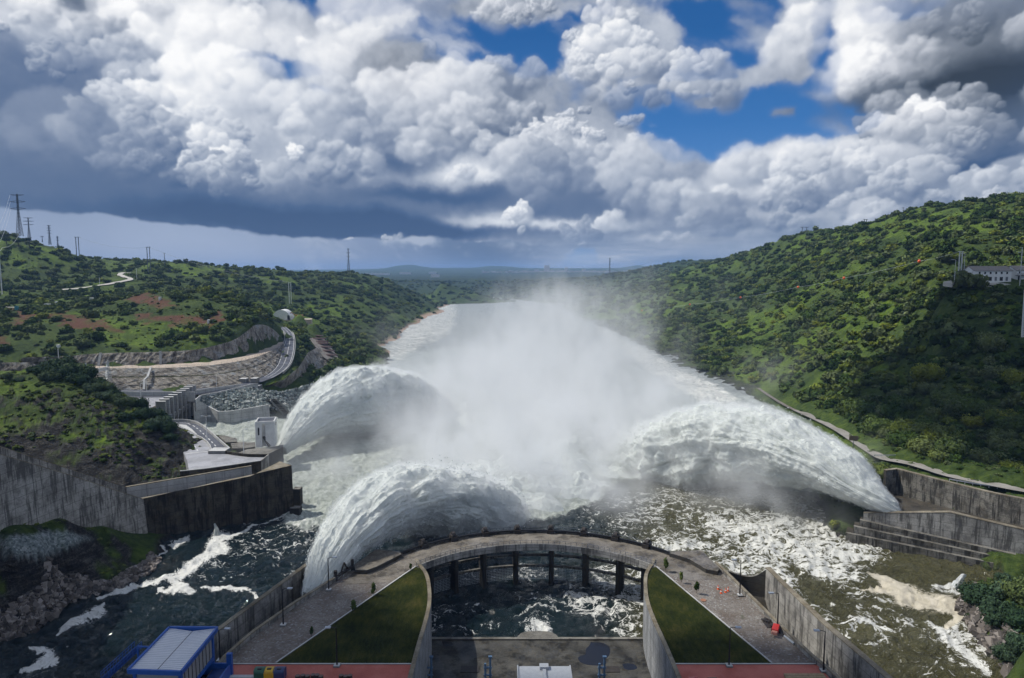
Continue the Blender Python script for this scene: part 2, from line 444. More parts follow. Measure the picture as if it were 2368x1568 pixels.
    c2 = lerp3(T, [(0, (.030,.042,.062)), (.15, (.060,.078,.108)), (.32, (.12,.145,.185)), (.48, (.22,.25,.30)), (.64, (.42,.45,.51)), (.80, (.70,.72,.77)), (1, (1.03,1.03,1.03))])
    wm = np.clip(gsum([(2210,150,290,130,1.0),(905,150,110,60,.8),(300,20,500,50,.6),(1180,20,300,30,.6),(1200,250,300,100,.4)]), 0, 1)[..., None]
    c = c1*(1-wm) + c2*wm
    blue = lerp3(el, [(0, (.17,.34,.62)), (.12, (.085,.25,.58)), (.2, (.040,.175,.47)), (.32, (.018,.115,.35)), (.6, (.008,.07,.27)), (1.5, (.003,.035,.18))])
    if local:
        # rain haze below the storm's lower edge
        ed = [(-200,476),(0,480),(150,488),(300,503),(450,518),(600,541),(700,549),(850,552),(1000,549),(1150,556),(1300,566),(1500,578),(3000,590)]
        pa, pe = zip(*[sky_dir(*q) for q in ed])
        ee = np.interp(az, pa, pe) + fbm(az*28, el*28, octv=4, seed=81)*.0055 + fbm(az*120, el*60, octv=2, seed=83)*.0012
        below = sst(ee-el, -.0012, .0034)*sst(-az, -.16, .05)
        sheet = fbm(az*7, el*2.2, octv=4, seed=91)
        L = .60 + .16*sheet + gsum([(150,560,360,80,.24),(600,600,330,50,.10),(930,585,200,40,-.08),(1190,600,130,60,-.40),(1500,600,160,50,-.10),(1060,560,80,30,-.1)])
        L = L - .12*sst(el, .0, .06)*0
        rain = lerp3(L, [(0, (.075,.13,.235)), (.3, (.125,.19,.32)), (.6, (.235,.305,.455)), (.9, (.345,.42,.58))])
        pf = sst(base + .5*gsum([(935,550,60,16,1.0)], ww), .62, .95)[..., None]
        rain = rain*(1-pf*.8) + np.array((.46,.52,.63))*pf*.8
        c = c*(1-below[..., None]) + rain*below[..., None]; alpha = np.maximum(alpha, below)
        # thin bright and dark layers low over the horizon on the right
        v = (sst(-el, -.085, -.005)*sst(az, -.02, .12))[..., None]*.75
        lay = lerp3(.5 + .9*fbm(az*9, el*75, octv=5, seed=95), [(0, (.17,.25,.39)), (.5, (.32,.40,.55)), (1, (.62,.67,.75))])
        c = c*(1-v) + lay*v; alpha = np.maximum(alpha, v[..., 0])
    return blue*(1-alpha[..., None]) + c*alpha[..., None], alpha
AZR, ELR = (-.80, .80), (-.03, .50)
def sky_image(name, W, H_, local):
    if local: A, Eg = np.meshgrid(np.linspace(*AZR, W), np.linspace(*ELR, H_))
    else: A, Eg = np.meshgrid(np.linspace(-PI, PI, W), np.linspace(-.05, PI/2, H_))
    rgb, al = clouds(A, Eg, local)
    return rgb
def make_world():
    w = bpy.data.worlds.new('World'); sc.world = w; w.use_nodes = True
    nt = NT(w.node_tree); bg = w.node_tree.nodes['Background']
    sky = nt.node('ShaderNodeTexSky', sky_type='NISHITA'); sky.sun_disc = False
    sky.sun_elevation = math.asin(SUN.z); sky.sun_rotation = math.atan2(SUN.x, SUN.y)
    x, y, z = nt.xyz(nt.vmath('NORMALIZE', nt.coord('Generated')))
    az = nt.math('ARCTAN2', x, y); el = nt.math('ARCSINE', z)
    def tex(name, W, H_, local, u, v):
        rgb = sky_image(name, W, H_, local)
        im = bpy.data.images.new(name, W, H_, float_buffer=True, is_data=True)
        im.pixels.foreach_set(np.concatenate([rgb, np.ones(rgb.shape[:2]+(1,))], -1).astype(np.float32).ravel())
        im.update(); im.pack()
        n = nt.node('ShaderNodeTexImage'); n.image = im; n.extension = 'EXTEND'; n.interpolation = 'Linear' if not local else 'Cubic'
        nt.put(n.inputs['Vector'], nt.vec(u, v, 0.0)); return E(nt, n.outputs['Color'])
    far = tex('cloud cover', 900, 240, False, nt.lin(az, -PI, PI), nt.lin(el, -.05, PI/2))
    near = tex('clouds ahead', 1700, 563, True, nt.lin(az, *AZR), nt.lin(el, *ELR))
    m = nt.sstep(az.abs(), .79, .70)*nt.sstep(el, .49, .42)
    c = nt.mix(m, far, near)
    c = nt.mix(.04, c, nt.vmath('SCALE', E(nt, sky.outputs[0]), .10))
    c = nt.mix(nt.sstep(el, -.006, -.03), c, (.10, .13, .16))
    nt.put(bg.inputs['Color'], c); bg.inputs['Strength'].default_value = 1.0
    w.cycles.sampling_method = 'MANUAL'; w.cycles.sample_map_resolution = 512
make_world()
# ---------------------------------------------------------------- terrain heights: control points met by a smooth surface
CTRL = []
def cz(z, *pts):
    for p in pts: q = at_z(p[0], p[1], z); CTRL.append((q.x, q.y, z))
def cy(*pts):
    for px, py, y in pts: q = at_y(px, py, y); CTRL.append((q.x, y, q.z))
def cw(*pts): CTRL.extend(pts)
SHORE_L = [(879,850),(885,824),(874,806),(899,791),(922,776),(945,753),(971,741),(989,732),(1012,714),(1009,700),(985,688)]
SHORE_F = [(1050,688),(1110,689),(1180,692),(1250,700)]
SHORE_R = [(1290,712),(1330,735),(1386,757),(1441,779),(1486,802),(1540,831),(1614,868),(1701,901),(1760,934)]
ISL = [(371,1292),(359,1316),(284,1361),(219,1375),(154,1395),(126,1429),(85,1453),(34,1477),(-30,1505)]
def dens(P, step=14):
    R = []
    for a, b in zip(P[:-1], P[1:]):
        n = max(1, int(math.hypot(b[0]-a[0], b[1]-a[1])/step))
        R += [(a[0]+(b[0]-a[0])*i/n, a[1]+(b[1]-a[1])*i/n) for i in range(n)]
    return R + [P[-1]]
for S in (SHORE_L, SHORE_F, SHORE_R): cz(-.3, *dens(S, 16))
cz(-.3, *dens(ISL, 18))
# river and basin bed
cz(-7, (1150,1000),(1150,850),(1150,760),(1120,712),(1000,800),(980,900),(1400,860),(1300,780),(1250,730),(1400,1000),(1600,980),(1700,1050),(900,1150),(1300,1250),(1060,715),
   (760,1150),(700,1250),(640,1320),(480,1340),(400,1420),(200,1520),(60,1560),(1900,1300),(1700,1250),(2100,1420),(1900,1500),(2200,1566),(1184,1500),(800,1000),(750,960),(1850,1100),(1500,1100),(560,1010),(700,1030))
# island of rock and grass, left
cy((250,1228,188),(160,1216,178),(68,1232,167),(20,1245,160),(-60,1262,150))
cz(15.5,(100,1262)); cz(17,(30,1275)); cz(11.3,(160,1268)); cz(7.6,(200,1286)); cz(10.5,(70,1330)); cz(11.5,(10,1330)); cz(6,(40,1400)); cz(4.3,(130,1372)); cz(4.6,(180,1335)); cz(2.5,(300,1290),(250,1335)); cz(6.5,(240,1262)); cz(12,(-40,1340)); cz(7,(-60,1430))
# dark rock mound behind the long wall, left
cy((-60,878,285),(0,880,283),(60,866,296),(110,856,304),(150,858,303),(190,872,298),(240,895,292),(290,925,284),(335,950,278),(380,985,270),(402,1020,262),(404,1045,258))
cy((0,930,262),(60,925,262),(120,935,262),(200,955,260),(280,985,262),(340,1010,258),(380,1050,254))
cy((0,985,246),(80,985,246),(160,995,246),(230,1015,246),(300,1030,248),(350,1060,250),(395,1078,250))
cy((0,1045,232),(100,1060,231),(200,1085,230),(280,1108,229),(330,1112,234),(390,1098,243))
cw((-215,232,9),(-170,225,8),(-140,222,6),(-112,228,3),(-120,222,4),(-230,260,24),(-260,300,34))
cy((-80,980,250),(-80,1040,238))
# ground hidden behind it and the yard of the second power station
cz(9, (330,940),(300,925),(400,950),(250,918)); cz(8,(470,1000),(440,1010),(520,1040),(540,1060))
cz(-5, (560,980),(600,985),(520,985),(490,975),(640,980),(655,965))
# toe of the stone slope and the training wall
cz(-3, (470,985),(520,982),(600,968),(670,962),(700,948))
LINES = {   # picture column, row, height
 'road_out': [(60,928,12.8),(259,925,12.8),(380,919,12.9),(455,913,13),(520,904,13.3),(594,887,14),(635,872,14.8),(661,855,16),(674,838,18.2),(681,809,23.2),(681,782,27.6),(676,768,30),(661,756,32.4)],
 'road_in': [(60,915,13),(180,905,13.2),(259,902,13.3),(451,899,13.5),(520,894,13.6),(561,887,13.9),(594,878,14.4),(620,866,15.3),(636,852,16.6),(645,836,18.8),(653,803,24.2),(659,790,26.6),(660,774,29.3),(654,764,31),(644,756,32.6)],
 'dirt_out': [(50,848,24),(92,847,24),(189,851,24),(259,851,24),(378,851,24),(457,847,24.2),(518,841,24.5),(580,830,24.8),(625,813,25.2),(657,794,25.9)],
 'dirt_in': [(50,845,24.2),(85,845,24.2),(229,846,24.2),(372,843,24.2),(457,838,24.4),(549,826,24.8),(595,810,25.3),(625,799,25.6),(652,787,26.3)],
}
TOPCLIFF = [(50,828,423),(58,826,424),(137,825,428),(235,816,432),(378,814,437),(457,809,445),(518,794,462),(543,786,473),(573,765,492),(588,750,506),(617,751,532),(640,768,556),(649,780,562)]
for k, L in LINES.items():
    for a, b in zip(L[:-1], L[1:]):
        for t in (0, .5):
            p = [a[i]+(b[i]-a[i])*t for i in range(3)]; q = at_z(*p); CTRL.append((q.x, q.y, q.z-1.1))
for a, b in zip(TOPCLIFF[:-1], TOPCLIFF[1:]):
    for t in (0, .5):
        p = [a[i]+(b[i]-a[i])*t for i in range(3)]; q = at_y(*p); CTRL.append((q.x, q.y+2.5, q.z-.1)); CTRL.append((q.x, q.y-.8, q.z-6))
# left near hill
cy((-60,790,455),(60,795,455),(130,795,458),(300,785,468),(400,780,475),(470,765,490),(550,740,520),(600,732,545),(630,745,556),(655,755,572))
cy((-60,740,520),(100,740,525),(250,735,530),(400,725,530),(500,715,545),(570,712,570),(610,725,572))
cy((-60,712,600),(60,715,600),(150,703,610),(250,690,615),(330,684,605),(420,680,600),(480,682,595),(530,690,592),(575,706,588))
# valley behind it, then the far ridge of the left bank
cw((-350,690,58),(-260,680,54),(-210,680,46),(-190,650,36))
cy((640,742,680),(670,741,690),(700,748,690),(720,741,740),(640,715,760),(600,700,760))
cy((-60,650,800),(60,660,790),(140,668,790),(200,664,800),(260,655,815),(300,645,840),(350,660,820),(430,668,830),(520,680,850),(600,685,880),(680,690,930))
cy((-60,545,930),(0,545,930),(35,543,930),(75,560,940),(130,572,950),(170,592,950),(220,605,980),(300,614,1020),(350,614,1050),(420,608,1080),(480,614,1120),(560,622,1180),(650,627,1250),(720,633,1290),(800,637,1330),(850,641,1390),(900,657,1480),(960,682,1700),(990,692,1950))
cy((0,600,860),(80,610,860),(150,625,870),(220,630,900),(300,630,930),(400,640,950),(480,645,970),(560,655,1000),(640,660,1050),(720,662,1100),(800,668,1130),(870,675,1230),(920,690,1300),(960,705,1350))
cw((-420,1150,82),(-560,1060,88),(-720,1000,118),(-420,1300,76),(-300,1550,72),(-600,1500,76),(-200,1950,50),(-130,2150,26))
cy((700,715,900),(760,700,960),(820,705,980),(880,712,1050),(930,735,1060),(960,732,1160))
cy((750,740,800),(800,745,780),(850,745,850),(900,760,880),(800,780,690),(860,785,720),(840,815,610),(870,800,670),(720,770,680),(760,800,630),(788,845,570),(745,780,660),(709,765,690))
cz(5,(800,860),(830,850),(860,848)); cz(9,(740,872),(700,885)); cz(12,(690,850),(720,845)); cz(18,(705,815)); cz(24,(700,790),(695,770))
cz(3,(670,930),(720,905),(760,890)); cz(0,(700,930),(760,905),(820,875))
cz(9,(600,903),(640,900)); cz(6,(520,920),(600,918),(660,905)); cz(3,(500,935),(560,935),(620,930))
# right bank
RROAD = [(1735,890,1.8),(1747,897,3),(1775,917,4.5),(1820,944,6.5),(1870,966,9),(1925,993,12),(1982,1033,15),(2029,1064,16.5),(2060,1068,17),(2107,1077,17.3),(2185,1104,17.8),(2280,1123,18.2),(2367,1140,18.6),(2440,1150,19)]
for a, b in zip(RROAD[:-1], RROAD[1:]):
    for t in (0, .5):
        p = [a[i]+(b[i]-a[i])*t for i in range(3)]; q = at_z(*p)
        CTRL.append((q.x, q.y, q.z-.7)); CTRL.append((q.x+4.5, q.y+1.5, q.z-.3)); CTRL.append((q.x+9, q.y+3, q.z+3.0))
cz(0,(1800,965),(1850,1010),(1900,1060)); cz(-5,(1780,970),(1830,1020))
cw((106,214,3),(118,216,4),(130,208,5),(124,224,5),(145,200,5),(160,192,6),(175,184,6),(190,178,6),(128,240,4),(124,262,3),(122,285,2))
cw((92,206,-6),(110,192,-6),(125,180,-6),(140,171,-5),(152,164,-3),(165,158,1),(180,150,3))
cy((2367,1100,222),(2250,1085,236),(2150,1060,248),(2367,1000,243),(2250,1000,252),(2367,900,262),(2250,900,276),(2367,820,278),(2250,820,295),(2367,750,292),(2250,740,312),(2367,690,308),(2250,690,322))
cy((2200,645,338),(2230,652,334),(2300,654,332),(2367,654,328),(2440,655,324),(2250,640,352),(2367,638,346),(2440,638,340))
cy((2367,560,440),(2250,560,455),(2150,590,455),(2367,500,540),(2250,510,570),(2150,540,560))
cy((2440,440,620),(2367,458,620),(2300,470,650),(2200,480,700),(2100,492,770),(2050,502,820),(2000,517,880),(1950,527,940),(1900,537,1010),(1850,542,1060),(1800,560,1130),(1740,582,1250),(1700,597,1350),(1660,609,1450),(1600,640,1600))
cw((700,700,160),(650,900,158),(600,1100,150),(560,1300,130),(800,1000,165),(800,500,160),(560,400,140),(450,1700,95))
cy((2150,1000,262),(2100,1000,272),(2100,900,325),(2100,800,372),(2100,700,432),(2100,600,560),(2150,760,372),(2180,700,350))
cy((2000,980,285),(2000,900,340),(2000,800,410),(2000,700,490),(2000,600,640),(2000,560,740))
cy((1900,940,345),(1900,850,405),(1900,750,510),(1900,650,660),(1900,590,800))
cy((1800,900,440),(1800,850,480),(1800,750,620),(1800,650,820),(1800,600,1000))
cy((1700,850,565),(1700,800,620),(1700,720,790),(1700,650,1050))
cy((1600,820,670),(1600,780,740),(1600,720,920),(1600,670,1150),(1500,755,960),(1500,710,1150),(1500,665,1450),(1420,740,1150),(1420,700,1400))
cy((1700,602,2200),(1650,604,2300),(1600,603,2300),(1560,608,2250),(1500,621,2250),(1440,634,2300),(1400,641,2400),(1500,650,1900),(1440,668,1900),(1400,675,2000),(1350,700,1700),(1360,670,2200))
cw((900,2500,130),(1200,2000,150),(1500,3000,140))
# beyond the bend
cy((880,655,2600),(940,655,2550),(1000,662,2500),(1060,665,2450),(1150,670,2350),(1250,672,2200),(1300,672,2100),(1000,645,3400),(1150,645,3400),(1300,646,3300),(880,643,3600),(1100,640,4200),(1250,641,4300),(1380,642,4200),(950,640,4500))
cy((700,633,6500),(850,631,6500),(1000,630.5,6500),(1200,630,6500),(1400,630,6500),(1600,629,6500),(2000,629,6500),(300,632,6500),(0,632,6500))
cy((0,627,9500),(400,627,9500),(800,627,9500),(880,624,9500),(915,615,9500),(945,612,9500),(985,618,9500),(1020,624,9500),(1080,622,9500),(1130,615,9500),(1180,617,9500),(1240,624,9500),(1290,620.5,9500),(1330,621,9500),(1380,624,9500),(1440,619,9500),(1480,613,9500),(1520,620,9500),(1600,624,9500),(2000,624,9500),(2400,624,9500))
cw((-3000,4000,70),(3000,4000,90),(-1500,2500,80),(2500,2500,130),(-5500,7500,80),(5500,7500,80))
# near banks outside the frame
cw((-260,150,40),(-170,130,30),(-150,110,10),(-180,90,20),(220,150,30),(190,110,14),(200,180,26),(240,220,50),(300,260,80),(150,90,10))
# bank at the lower right
cz(-.3, (2222,1385),(2215,1410),(2240,1450),(2275,1500),(2310,1545),(2330,1580)); cz(6,(2290,1400),(2330,1450)); cz(4,(2262,1395),(2300,1460)); cz(9,(2367,1430),(2367,1500)); cz(3,(2330,1520)); cz(10,(2367,1380),(2430,1420))
cz(2, (2240,1365),(2262,1350)); cz(5, (2330,1345),(2300,1352)); cz(-4,(2180,1420),(2210,1500),(2250,1555))
_C = np.array(CTRL, float)
def _uv(x, y):
    return np.arctan2(x, y)*3.2, np.log(np.maximum(y, 20))*2.0
_u, _v = _uv(_C[:, 0], _C[:, 1])
# drop near duplicates, then solve for the surface
_keep = []
for i in range(len(_C)):
    if all((_u[i]-_u[j])**2 + (_v[i]-_v[j])**2 > .006**2 for j in _keep): _keep.append(i)
_C, _u, _v = _C[_keep], _u[_keep], _v[_keep]
_eps = .012
_phi = lambda r2: np.sqrt(r2 + _eps*_eps)
_A = _phi((_u[:, None]-_u)**2 + (_v[:, None]-_v)**2)
_n = len(_C)
_M = np.zeros((_n+1, _n+1)); _M[:_n, :_n] = _A - np.eye(_n)*.004; _M[:_n, _n] = 1; _M[_n, :_n] = 1
_w = np.linalg.solve(_M, np.concatenate([_C[:, 2], [0]]))
def terr0(x, y):
    x = np.asarray(x, float); y = np.asarray(y, float); sh = x.shape
    u, v = _uv(x.ravel(), y.ravel()); out = np.empty(u.size)
    for i in range(0, u.size, 40000):
        s = slice(i, i+40000)
        out[s] = _phi((u[s, None]-_u)**2 + (v[s, None]-_v)**2) @ _w[:-1] + _w[-1]
    return out.reshape(sh)
# sampled on a fan shaped grid, finer near the dam
NA, NY = 860, 620
ga = np.linspace(-.86, .86, NA); gy = np.exp(np.linspace(math.log(88), math.log(12500), NY))
TA, TY = np.meshgrid(ga, gy); TX = np.tan(TA)*TY
# the RBF is smooth: evaluate on a coarser grid, then refine
ca, cyl = np.linspace(-.86, .86, 430), np.exp(np.linspace(math.log(88), math.log(12500), 420))
CA, CYY = np.meshgrid(ca, cyl); CZ = terr0(np.tan(CA)*CYY, CYY)
def bil(Z, A0, A1, L0, L1, x, y):
    a = (np.arctan2(x, y)-A0)/(A1-A0)*(Z.shape[1]-1); l = (np.log(np.maximum(y, 1))-L0)/(L1-L0)*(Z.shape[0]-1)
    a = np.clip(a, 0, Z.shape[1]-1.001); l = np.clip(l, 0, Z.shape[0]-1.001); ia, il = a.astype(int), l.astype(int); fa, fl = a-ia, l-il
    return (Z[il, ia]*(1-fa)+Z[il, ia+1]*fa)*(1-fl) + (Z[il+1, ia]*(1-fa)+Z[il+1, ia+1]*fa)*fl
LG0, LG1 = math.log(88), math.log(12500)
TZ = bil(CZ, -.86, .86, LG0, LG1, TX, TY)
def in_poly(x, y, P):
    c = np.zeros(np.shape(x), bool); n = len(P)
    for i in range(n):
        x1, y1 = P[i][:2]; x2, y2 = P[(i+1) % n][:2]
        if y1 == y2: continue
        c ^= ((y1 > y) != (y2 > y)) & (x < (x2-x1)*(y-y1)/(y2-y1)+x1)
    return c
def line_dist(x, y, P):
    d = np.full(np.shape(x), 1e9)
    for a, b in zip(P[:-1], P[1:]):
        ax, ay, bx, by = a[0], a[1], b[0], b[1]; L = (bx-ax)**2+(by-ay)**2+1e-9
        t = np.clip(((x-ax)*(bx-ax)+(y-ay)*(by-ay))/L, 0, 1)
        d = np.minimum(d, np.hypot(x-ax-t*(bx-ax), y-ay-t*(by-ay)))
    return d
# relief: gullies and lumps grow with the distance; built ground stays calm
lines3 = {k: smooth_poly([at_z(*p) for p in L], 90, 2) for k, L in LINES.items()}
calm = np.minimum.reduce([line_dist(TX, TY, lines3[k][::3]) for k in ('road_in', 'dirt_out')])
rr3 = smooth_poly([at_z(*p) for p in RROAD], 60, 2)
calm = np.minimum(calm, line_dist(TX, TY, rr3[::2]))
calm = sst(calm, 6, 30)
land = sst(TZ, .2, 6)
TZ = TZ + calm*land*(fbm(TX/46, TY/46, octv=4, seed=201)*2.6*np.clip(TY/420, .25, 1.6) + fbm(TX/170, TY/170, octv=3, seed=207)*6*sst(TY, 500, 1200))
mound = in_poly(TX, TY, [(-300, 215), (-95, 215), (-92, 262), (-110, 310), (-300, 330)])
isl = in_poly(TX, TY, [(-200, 90), (-60, 90), (-95, 190), (-200, 190)])
rbank = in_poly(TX, TY, [(112, 85), (260, 85), (260, 200), (130, 178), (112, 150)])
rock = mound*sst(TZ, 0, 4) + (isl+rbank)*sst(TZ, -.5, .5)*.35
rid = fbm(TX/9, TY/9, TZ/7, 5, 211, .55, True); TZ = TZ + rock*(rid*2.2*(1-.85*isl) + fbm(TX/2.2, TY/2.2, octv=3, seed=215)*.45)
shoreN = sst(np.abs(TZ), 3.5, 0)*fbm(TX/5, TY/5, octv=4, seed=219)*1.0*np.clip(TY/300, .4, 2)
TZ = TZ + shoreN*sst(TY, 80, 90)
_f = [at_z(1940,1262,0), at_z(2321,1331,0)]; _d = (_f[1]-_f[0]).normalized(); _nn = Vector((-_d.y, _d.x, 0)); _nn = _nn if _nn.y > 0 else -_nn
_bw = [at_z(2040,1086,17.0), at_z(2073.7,1083,17.3), at_z(2170,1108,17.6), at_z(2290,1137.6,18), at_z(2367,1153,18.3)]; _bw.append(_bw[-1]+(_bw[-1]-_bw[-2])*1.8)
_P = [tuple((_f[0]+_nn*2)[:2]), tuple((_f[0]+_d*90+_nn*2)[:2])] + [tuple(p[:2]) for p in _bw[::-1]] + [tuple((_bw[0]+Vector((-12, 6, 0)))[:2])]
TZ = np.where(in_poly(TX, TY, _P), np.minimum(TZ, 4.0), TZ)
_P = [tuple((_f[0]+_nn*4)[:2]), tuple((_f[0]+_d*41+_nn*4)[:2]), tuple((_f[0]+_d*41-_nn*2)[:2]), tuple((_f[0]-_nn*9)[:2])]
TZ = np.where(in_poly(TX, TY, _P), np.minimum(TZ, -3.0), TZ)
_e0, _e1 = at_z(*(260+972*.19523, 866.8+120*.19523), 17.3), at_z(*(260+620*.19523, 866.8+311*.19523), 17.3)
_P = [(_e0.x-5, _e0.y+4), (_e1.x-5, _e1.y-6), (_e1.x+12, _e1.y-8), (-120, 330), (-120, 372), (_e0.x+4, _e0.y+4)]
TZ = np.where(in_poly(TX, TY, _P), np.minimum(TZ, -3.0), TZ)
_a, _b = lines3['road_in'], lines3['dirt_out']; _xm = at_z(590, 880, 14).x
_P = [tuple(p[:2]) for p in _a if p[0] < _xm] + [tuple(p[:2]) for p in _b[::-1] if p[0] < _xm]
TZ = np.where(in_poly(TX, TY, _P), np.minimum(TZ, 12.2), TZ)
def ground_z(x, y):
    return bil(TZ, -.86, .86, LG0, LG1, np.asarray(x, float), np.asarray(y, float))
# ---- painted by what grows there: attributes drive a node material
def px_poly(P, y=None, z=None): return [tuple(at_y(a, b, y))[:2] if y else tuple(at_z(a, b, z))[:2] for a, b in P]
pxu, pxv = CX + FOC*TX/(TY*CP-(TZ-EYE)*SP), CY - FOC*(TY*SP+(TZ-EYE)*CP)/(TY*CP-(TZ-EYE)*SP)
soil = np.zeros_like(TZ)
wn_ = fbm(TX/16, TY/16, octv=4, seed=231)*42; wn2 = fbm(TX/16+7, TY/16, octv=4, seed=233)*17
def patch(cx_, cy_, rx, ry, rot=0, ymin=0, ymax=1e9):
    t = math.radians(rot); dx, dy = pxu+wn_-cx_, pxv+wn2-cy_
    return sst(((dx*math.cos(t)+dy*math.sin(t))/rx)**2 + ((-dx*math.sin(t)+dy*math.cos(t))/ry)**2, 1.25, .8)*(TY > ymin)*(TY < ymax)
for p in [(340,694,52,14,12,380,690),(200,747,75,16,14,380,690),(400,742,90,9,8,380,690),(60,740,40,12,0,380,690),(470,752,30,18,0,380,690),(20,728,35,10,0,380,690),(10,790,30,12,20,380,690),(370,668,30,8,5,380,720),(500,735,20,12,0,380,690)]:
    soil = np.maximum(soil, patch(*p))
lush = np.zeros_like(TZ)
for p in [(25,585,60,20,30,700,1300,.8),(90,575,30,10,20,700,1300,1.),(400,622,80,9,5,900,1300,1.),(470,622,60,6,3,900,1300,1.),(690,722,50,14,4,640,1000,1.),(720,735,60,12,6,640,1000,.8),(260,600,40,8,10,700,1300,.6),
          (2000,690,22,26,60,300,900,1.),(2035,730,60,14,-60,200,900,.9),(2080,720,25,16,-40,200,900,.9),(2200,520,170,26,-8,400,1200,.8),(2300,490,90,16,0,400,1200,.7),(1760,800,14,60,10,300,900,.7),(2040,850,50,14,20,200,700,.8),(2260,670,60,12,-30,280,420,.8),(2330,760,16,60,10,200,500,.6),
          (300,790,90,9,2,400,520,.7),(240,740,60,18,20,400,640,.6),(460,800,80,10,-5,400,540,.6),(800,700,70,12,10,800,1300,.4),(60,985,120,14,10,200,330,.8),(200,1010,70,14,10,200,330,.9),(330,985,40,12,30,200,330,.5),(30,900,70,22,10,200,330,.5),(240,940,60,14,20,200,330,.4),
          (190,1330,120,30,-20,100,240,.55),(40,1400,70,50,-30,100,240,.5),(330,1275,40,12,20,100,240,.3),(2350,1380,40,26,0,100,240,.6)]:
    lush = np.maximum(lush, patch(*p[:7])*p[7])
lush = np.maximum(lush, sst(fbm(TX/60, TY/60, octv=4, seed=241)+.12*(TX > 100), .02, .45)*.75*(TY > 250))
lush = lush*np.clip(.62+1.1*fbm(TX/6, TY/6, octv=4, seed=243), .12, 1)*(1-.75*sst(TY, 1500, 2600)); soil = soil*np.clip(.9+1.0*fbm(TX/5, TY/5, octv=3, seed=245), .2, 1)
gy_, gx_ = np.gradient(TZ); slope = np.hypot(gy_/np.gradient(TY, axis=0), gx_/(np.gradient(TA, axis=1)*TY))
rocky = (mound*sst(slope + fbm(TX/14, TY/14, octv=3, seed=251)*.6 + sst(TZ, 30, 12)*.35, .45, .95) + isl*sst(slope+fbm(TX/6, TY/6, octv=4, seed=253)*1.6, 1.0, 1.6))
rocky = np.clip(rocky + sst(TZ, 1.4, .2)*(TY < 1800), 0, 1)
rocky = np.maximum(rocky, patch(2210,1010,120,22,16,200,330)*.75*sst(fbm(TX/6,TY/6,octv=3,seed=257),-.2,.2))
rocky = np.maximum(rocky, patch(1690,878,70,12,24,300,700)*.8)
gravel = isl*patch(100,1255,115,24,-6,100,240)
forest = sst(TY, 1700, 2500)*(1-.55*sst(TY, 5200, 7000))*np.clip(.9+fbm(TX/150, TY/400, octv=3, seed=261)*.7, .2, 1)
sand = sst(TZ, 4.2, .6)*(TX < 0)*(TY > 640)*(TY < 1700)*sst(TX, -260, -150)
me = mesh_np('terrain', np.stack([TX, TY, TZ], -1).reshape(-1, 3), grid_faces(NY, NA), True)
for k, A_ in (('soil', soil), ('lush', lush), ('rocky', rocky), ('gravel', gravel), ('sand', sand), ('forest', forest)): attr(me, k, A_)
def terrain_mat():
    m, nt, b = new_mat('hillside scrub and rock'); P = nt.pos()
    far = nt.vmath('LENGTH', P, out=1)
    n1 = nt.noise(P, .05, 6, .6); n2 = nt.noise(P, .4, 5, .65); n3 = nt.noise(P, 2.2, 4, .6)
    g = nt.ramp(n2*.5 + n1*.5, [(.32, (.016,.028,.008)), (.47, (.036,.060,.014)), (.6, (.070,.100,.022)), (.72, (.125,.140,.042))])
    lushc = nt.ramp(n2*.7+n3*.3, [(.35, (.055,.105,.011)), (.55, (.125,.19,.018)), (.7, (.24,.28,.045))])
    c = nt.mix(nt.attr('lush'), g, lushc)
    c = nt.mix(nt.attr('forest'), c, nt.ramp(nt.noise(P, .02, 5, .7), [(.35, (.012,.024,.012)), (.65, (.034,.056,.022))]))
    st = nt.noise(nt.vmath('MULTIPLY', P, (1, 1, 5)), .22, 6, .65)
    rockc = nt.ramp(st*.6+n3*.4, [(.35, (.006,.006,.007)), (.5, (.028,.027,.026)), (.6, (.085,.080,.072)), (.75, (.22,.205,.18))])
    c = nt.mix(nt.attr('rocky'), c, rockc)
    c = nt.mix(nt.attr('soil'), c, nt.ramp(n3*.6+n2*.4, [(.35, (.060,.028,.018)), (.6, (.135,.062,.038)), (.75, (.20,.10,.065))]))
    c = nt.mix(nt.attr('gravel')*.85, c, nt.ramp(nt.voro(P, 2.0, out='Color'), [(.1, (.10,.125,.125)), (.5, (.22,.26,.255)), (.9, (.42,.45,.44))]))
    c = nt.mix(nt.attr('sand'), c, nt.ramp(n3, [(.3, (.28,.19,.14)), (.7, (.46,.35,.27))]))
    nt.put(b.inputs['Base Color'], c); b.inputs['Roughness'].default_value = .95; b.inputs['Specular IOR Level'].default_value = .15
    nt.put(b.inputs['Normal'], nt.bump(n2*1.0 + n3*.35 + st*nt.attr('rocky')*1.2, .9, 1.3))
    return m
M_TERR = terrain_mat()
terrain = link('terrain', me, M_TERR); tag(terrain, 'green scrubby hills and rocky banks on both sides of the river', kind='structure')
# ---------------------------------------------------------------- water: one sheet, foam and silt as attributes
WA, WY = 900, 760
wa = np.linspace(-.80, .80, WA); wy_ = np.exp(np.linspace(math.log(84), math.log(2900), WY))
A2, Y2 = np.meshgrid(wa, wy_); X2 = np.tan(A2)*Y2
u_, v_ = CX + FOC*X2/(Y2*CP+EYE*SP), CY - FOC*(Y2*SP-EYE*CP)/(Y2*CP+EYE*SP)
wob1, wob2 = fbm(X2/7, Y2/7, octv=4, seed=301), fbm(X2/7+31, Y2/7, octv=4, seed=303)
uu, vv = u_+wob1*16, v_+wob2*9
def wpatch(cx_, cy_, rx, ry, rot=0, soft=.35):
    t = math.radians(rot); dx, dy = uu-cx_, vv-cy_
    return sst(((dx*math.cos(t)+dy*math.sin(t))/rx)**2 + ((-dx*math.sin(t)+dy*math.cos(t))/ry)**2, 1+soft, 1-soft)
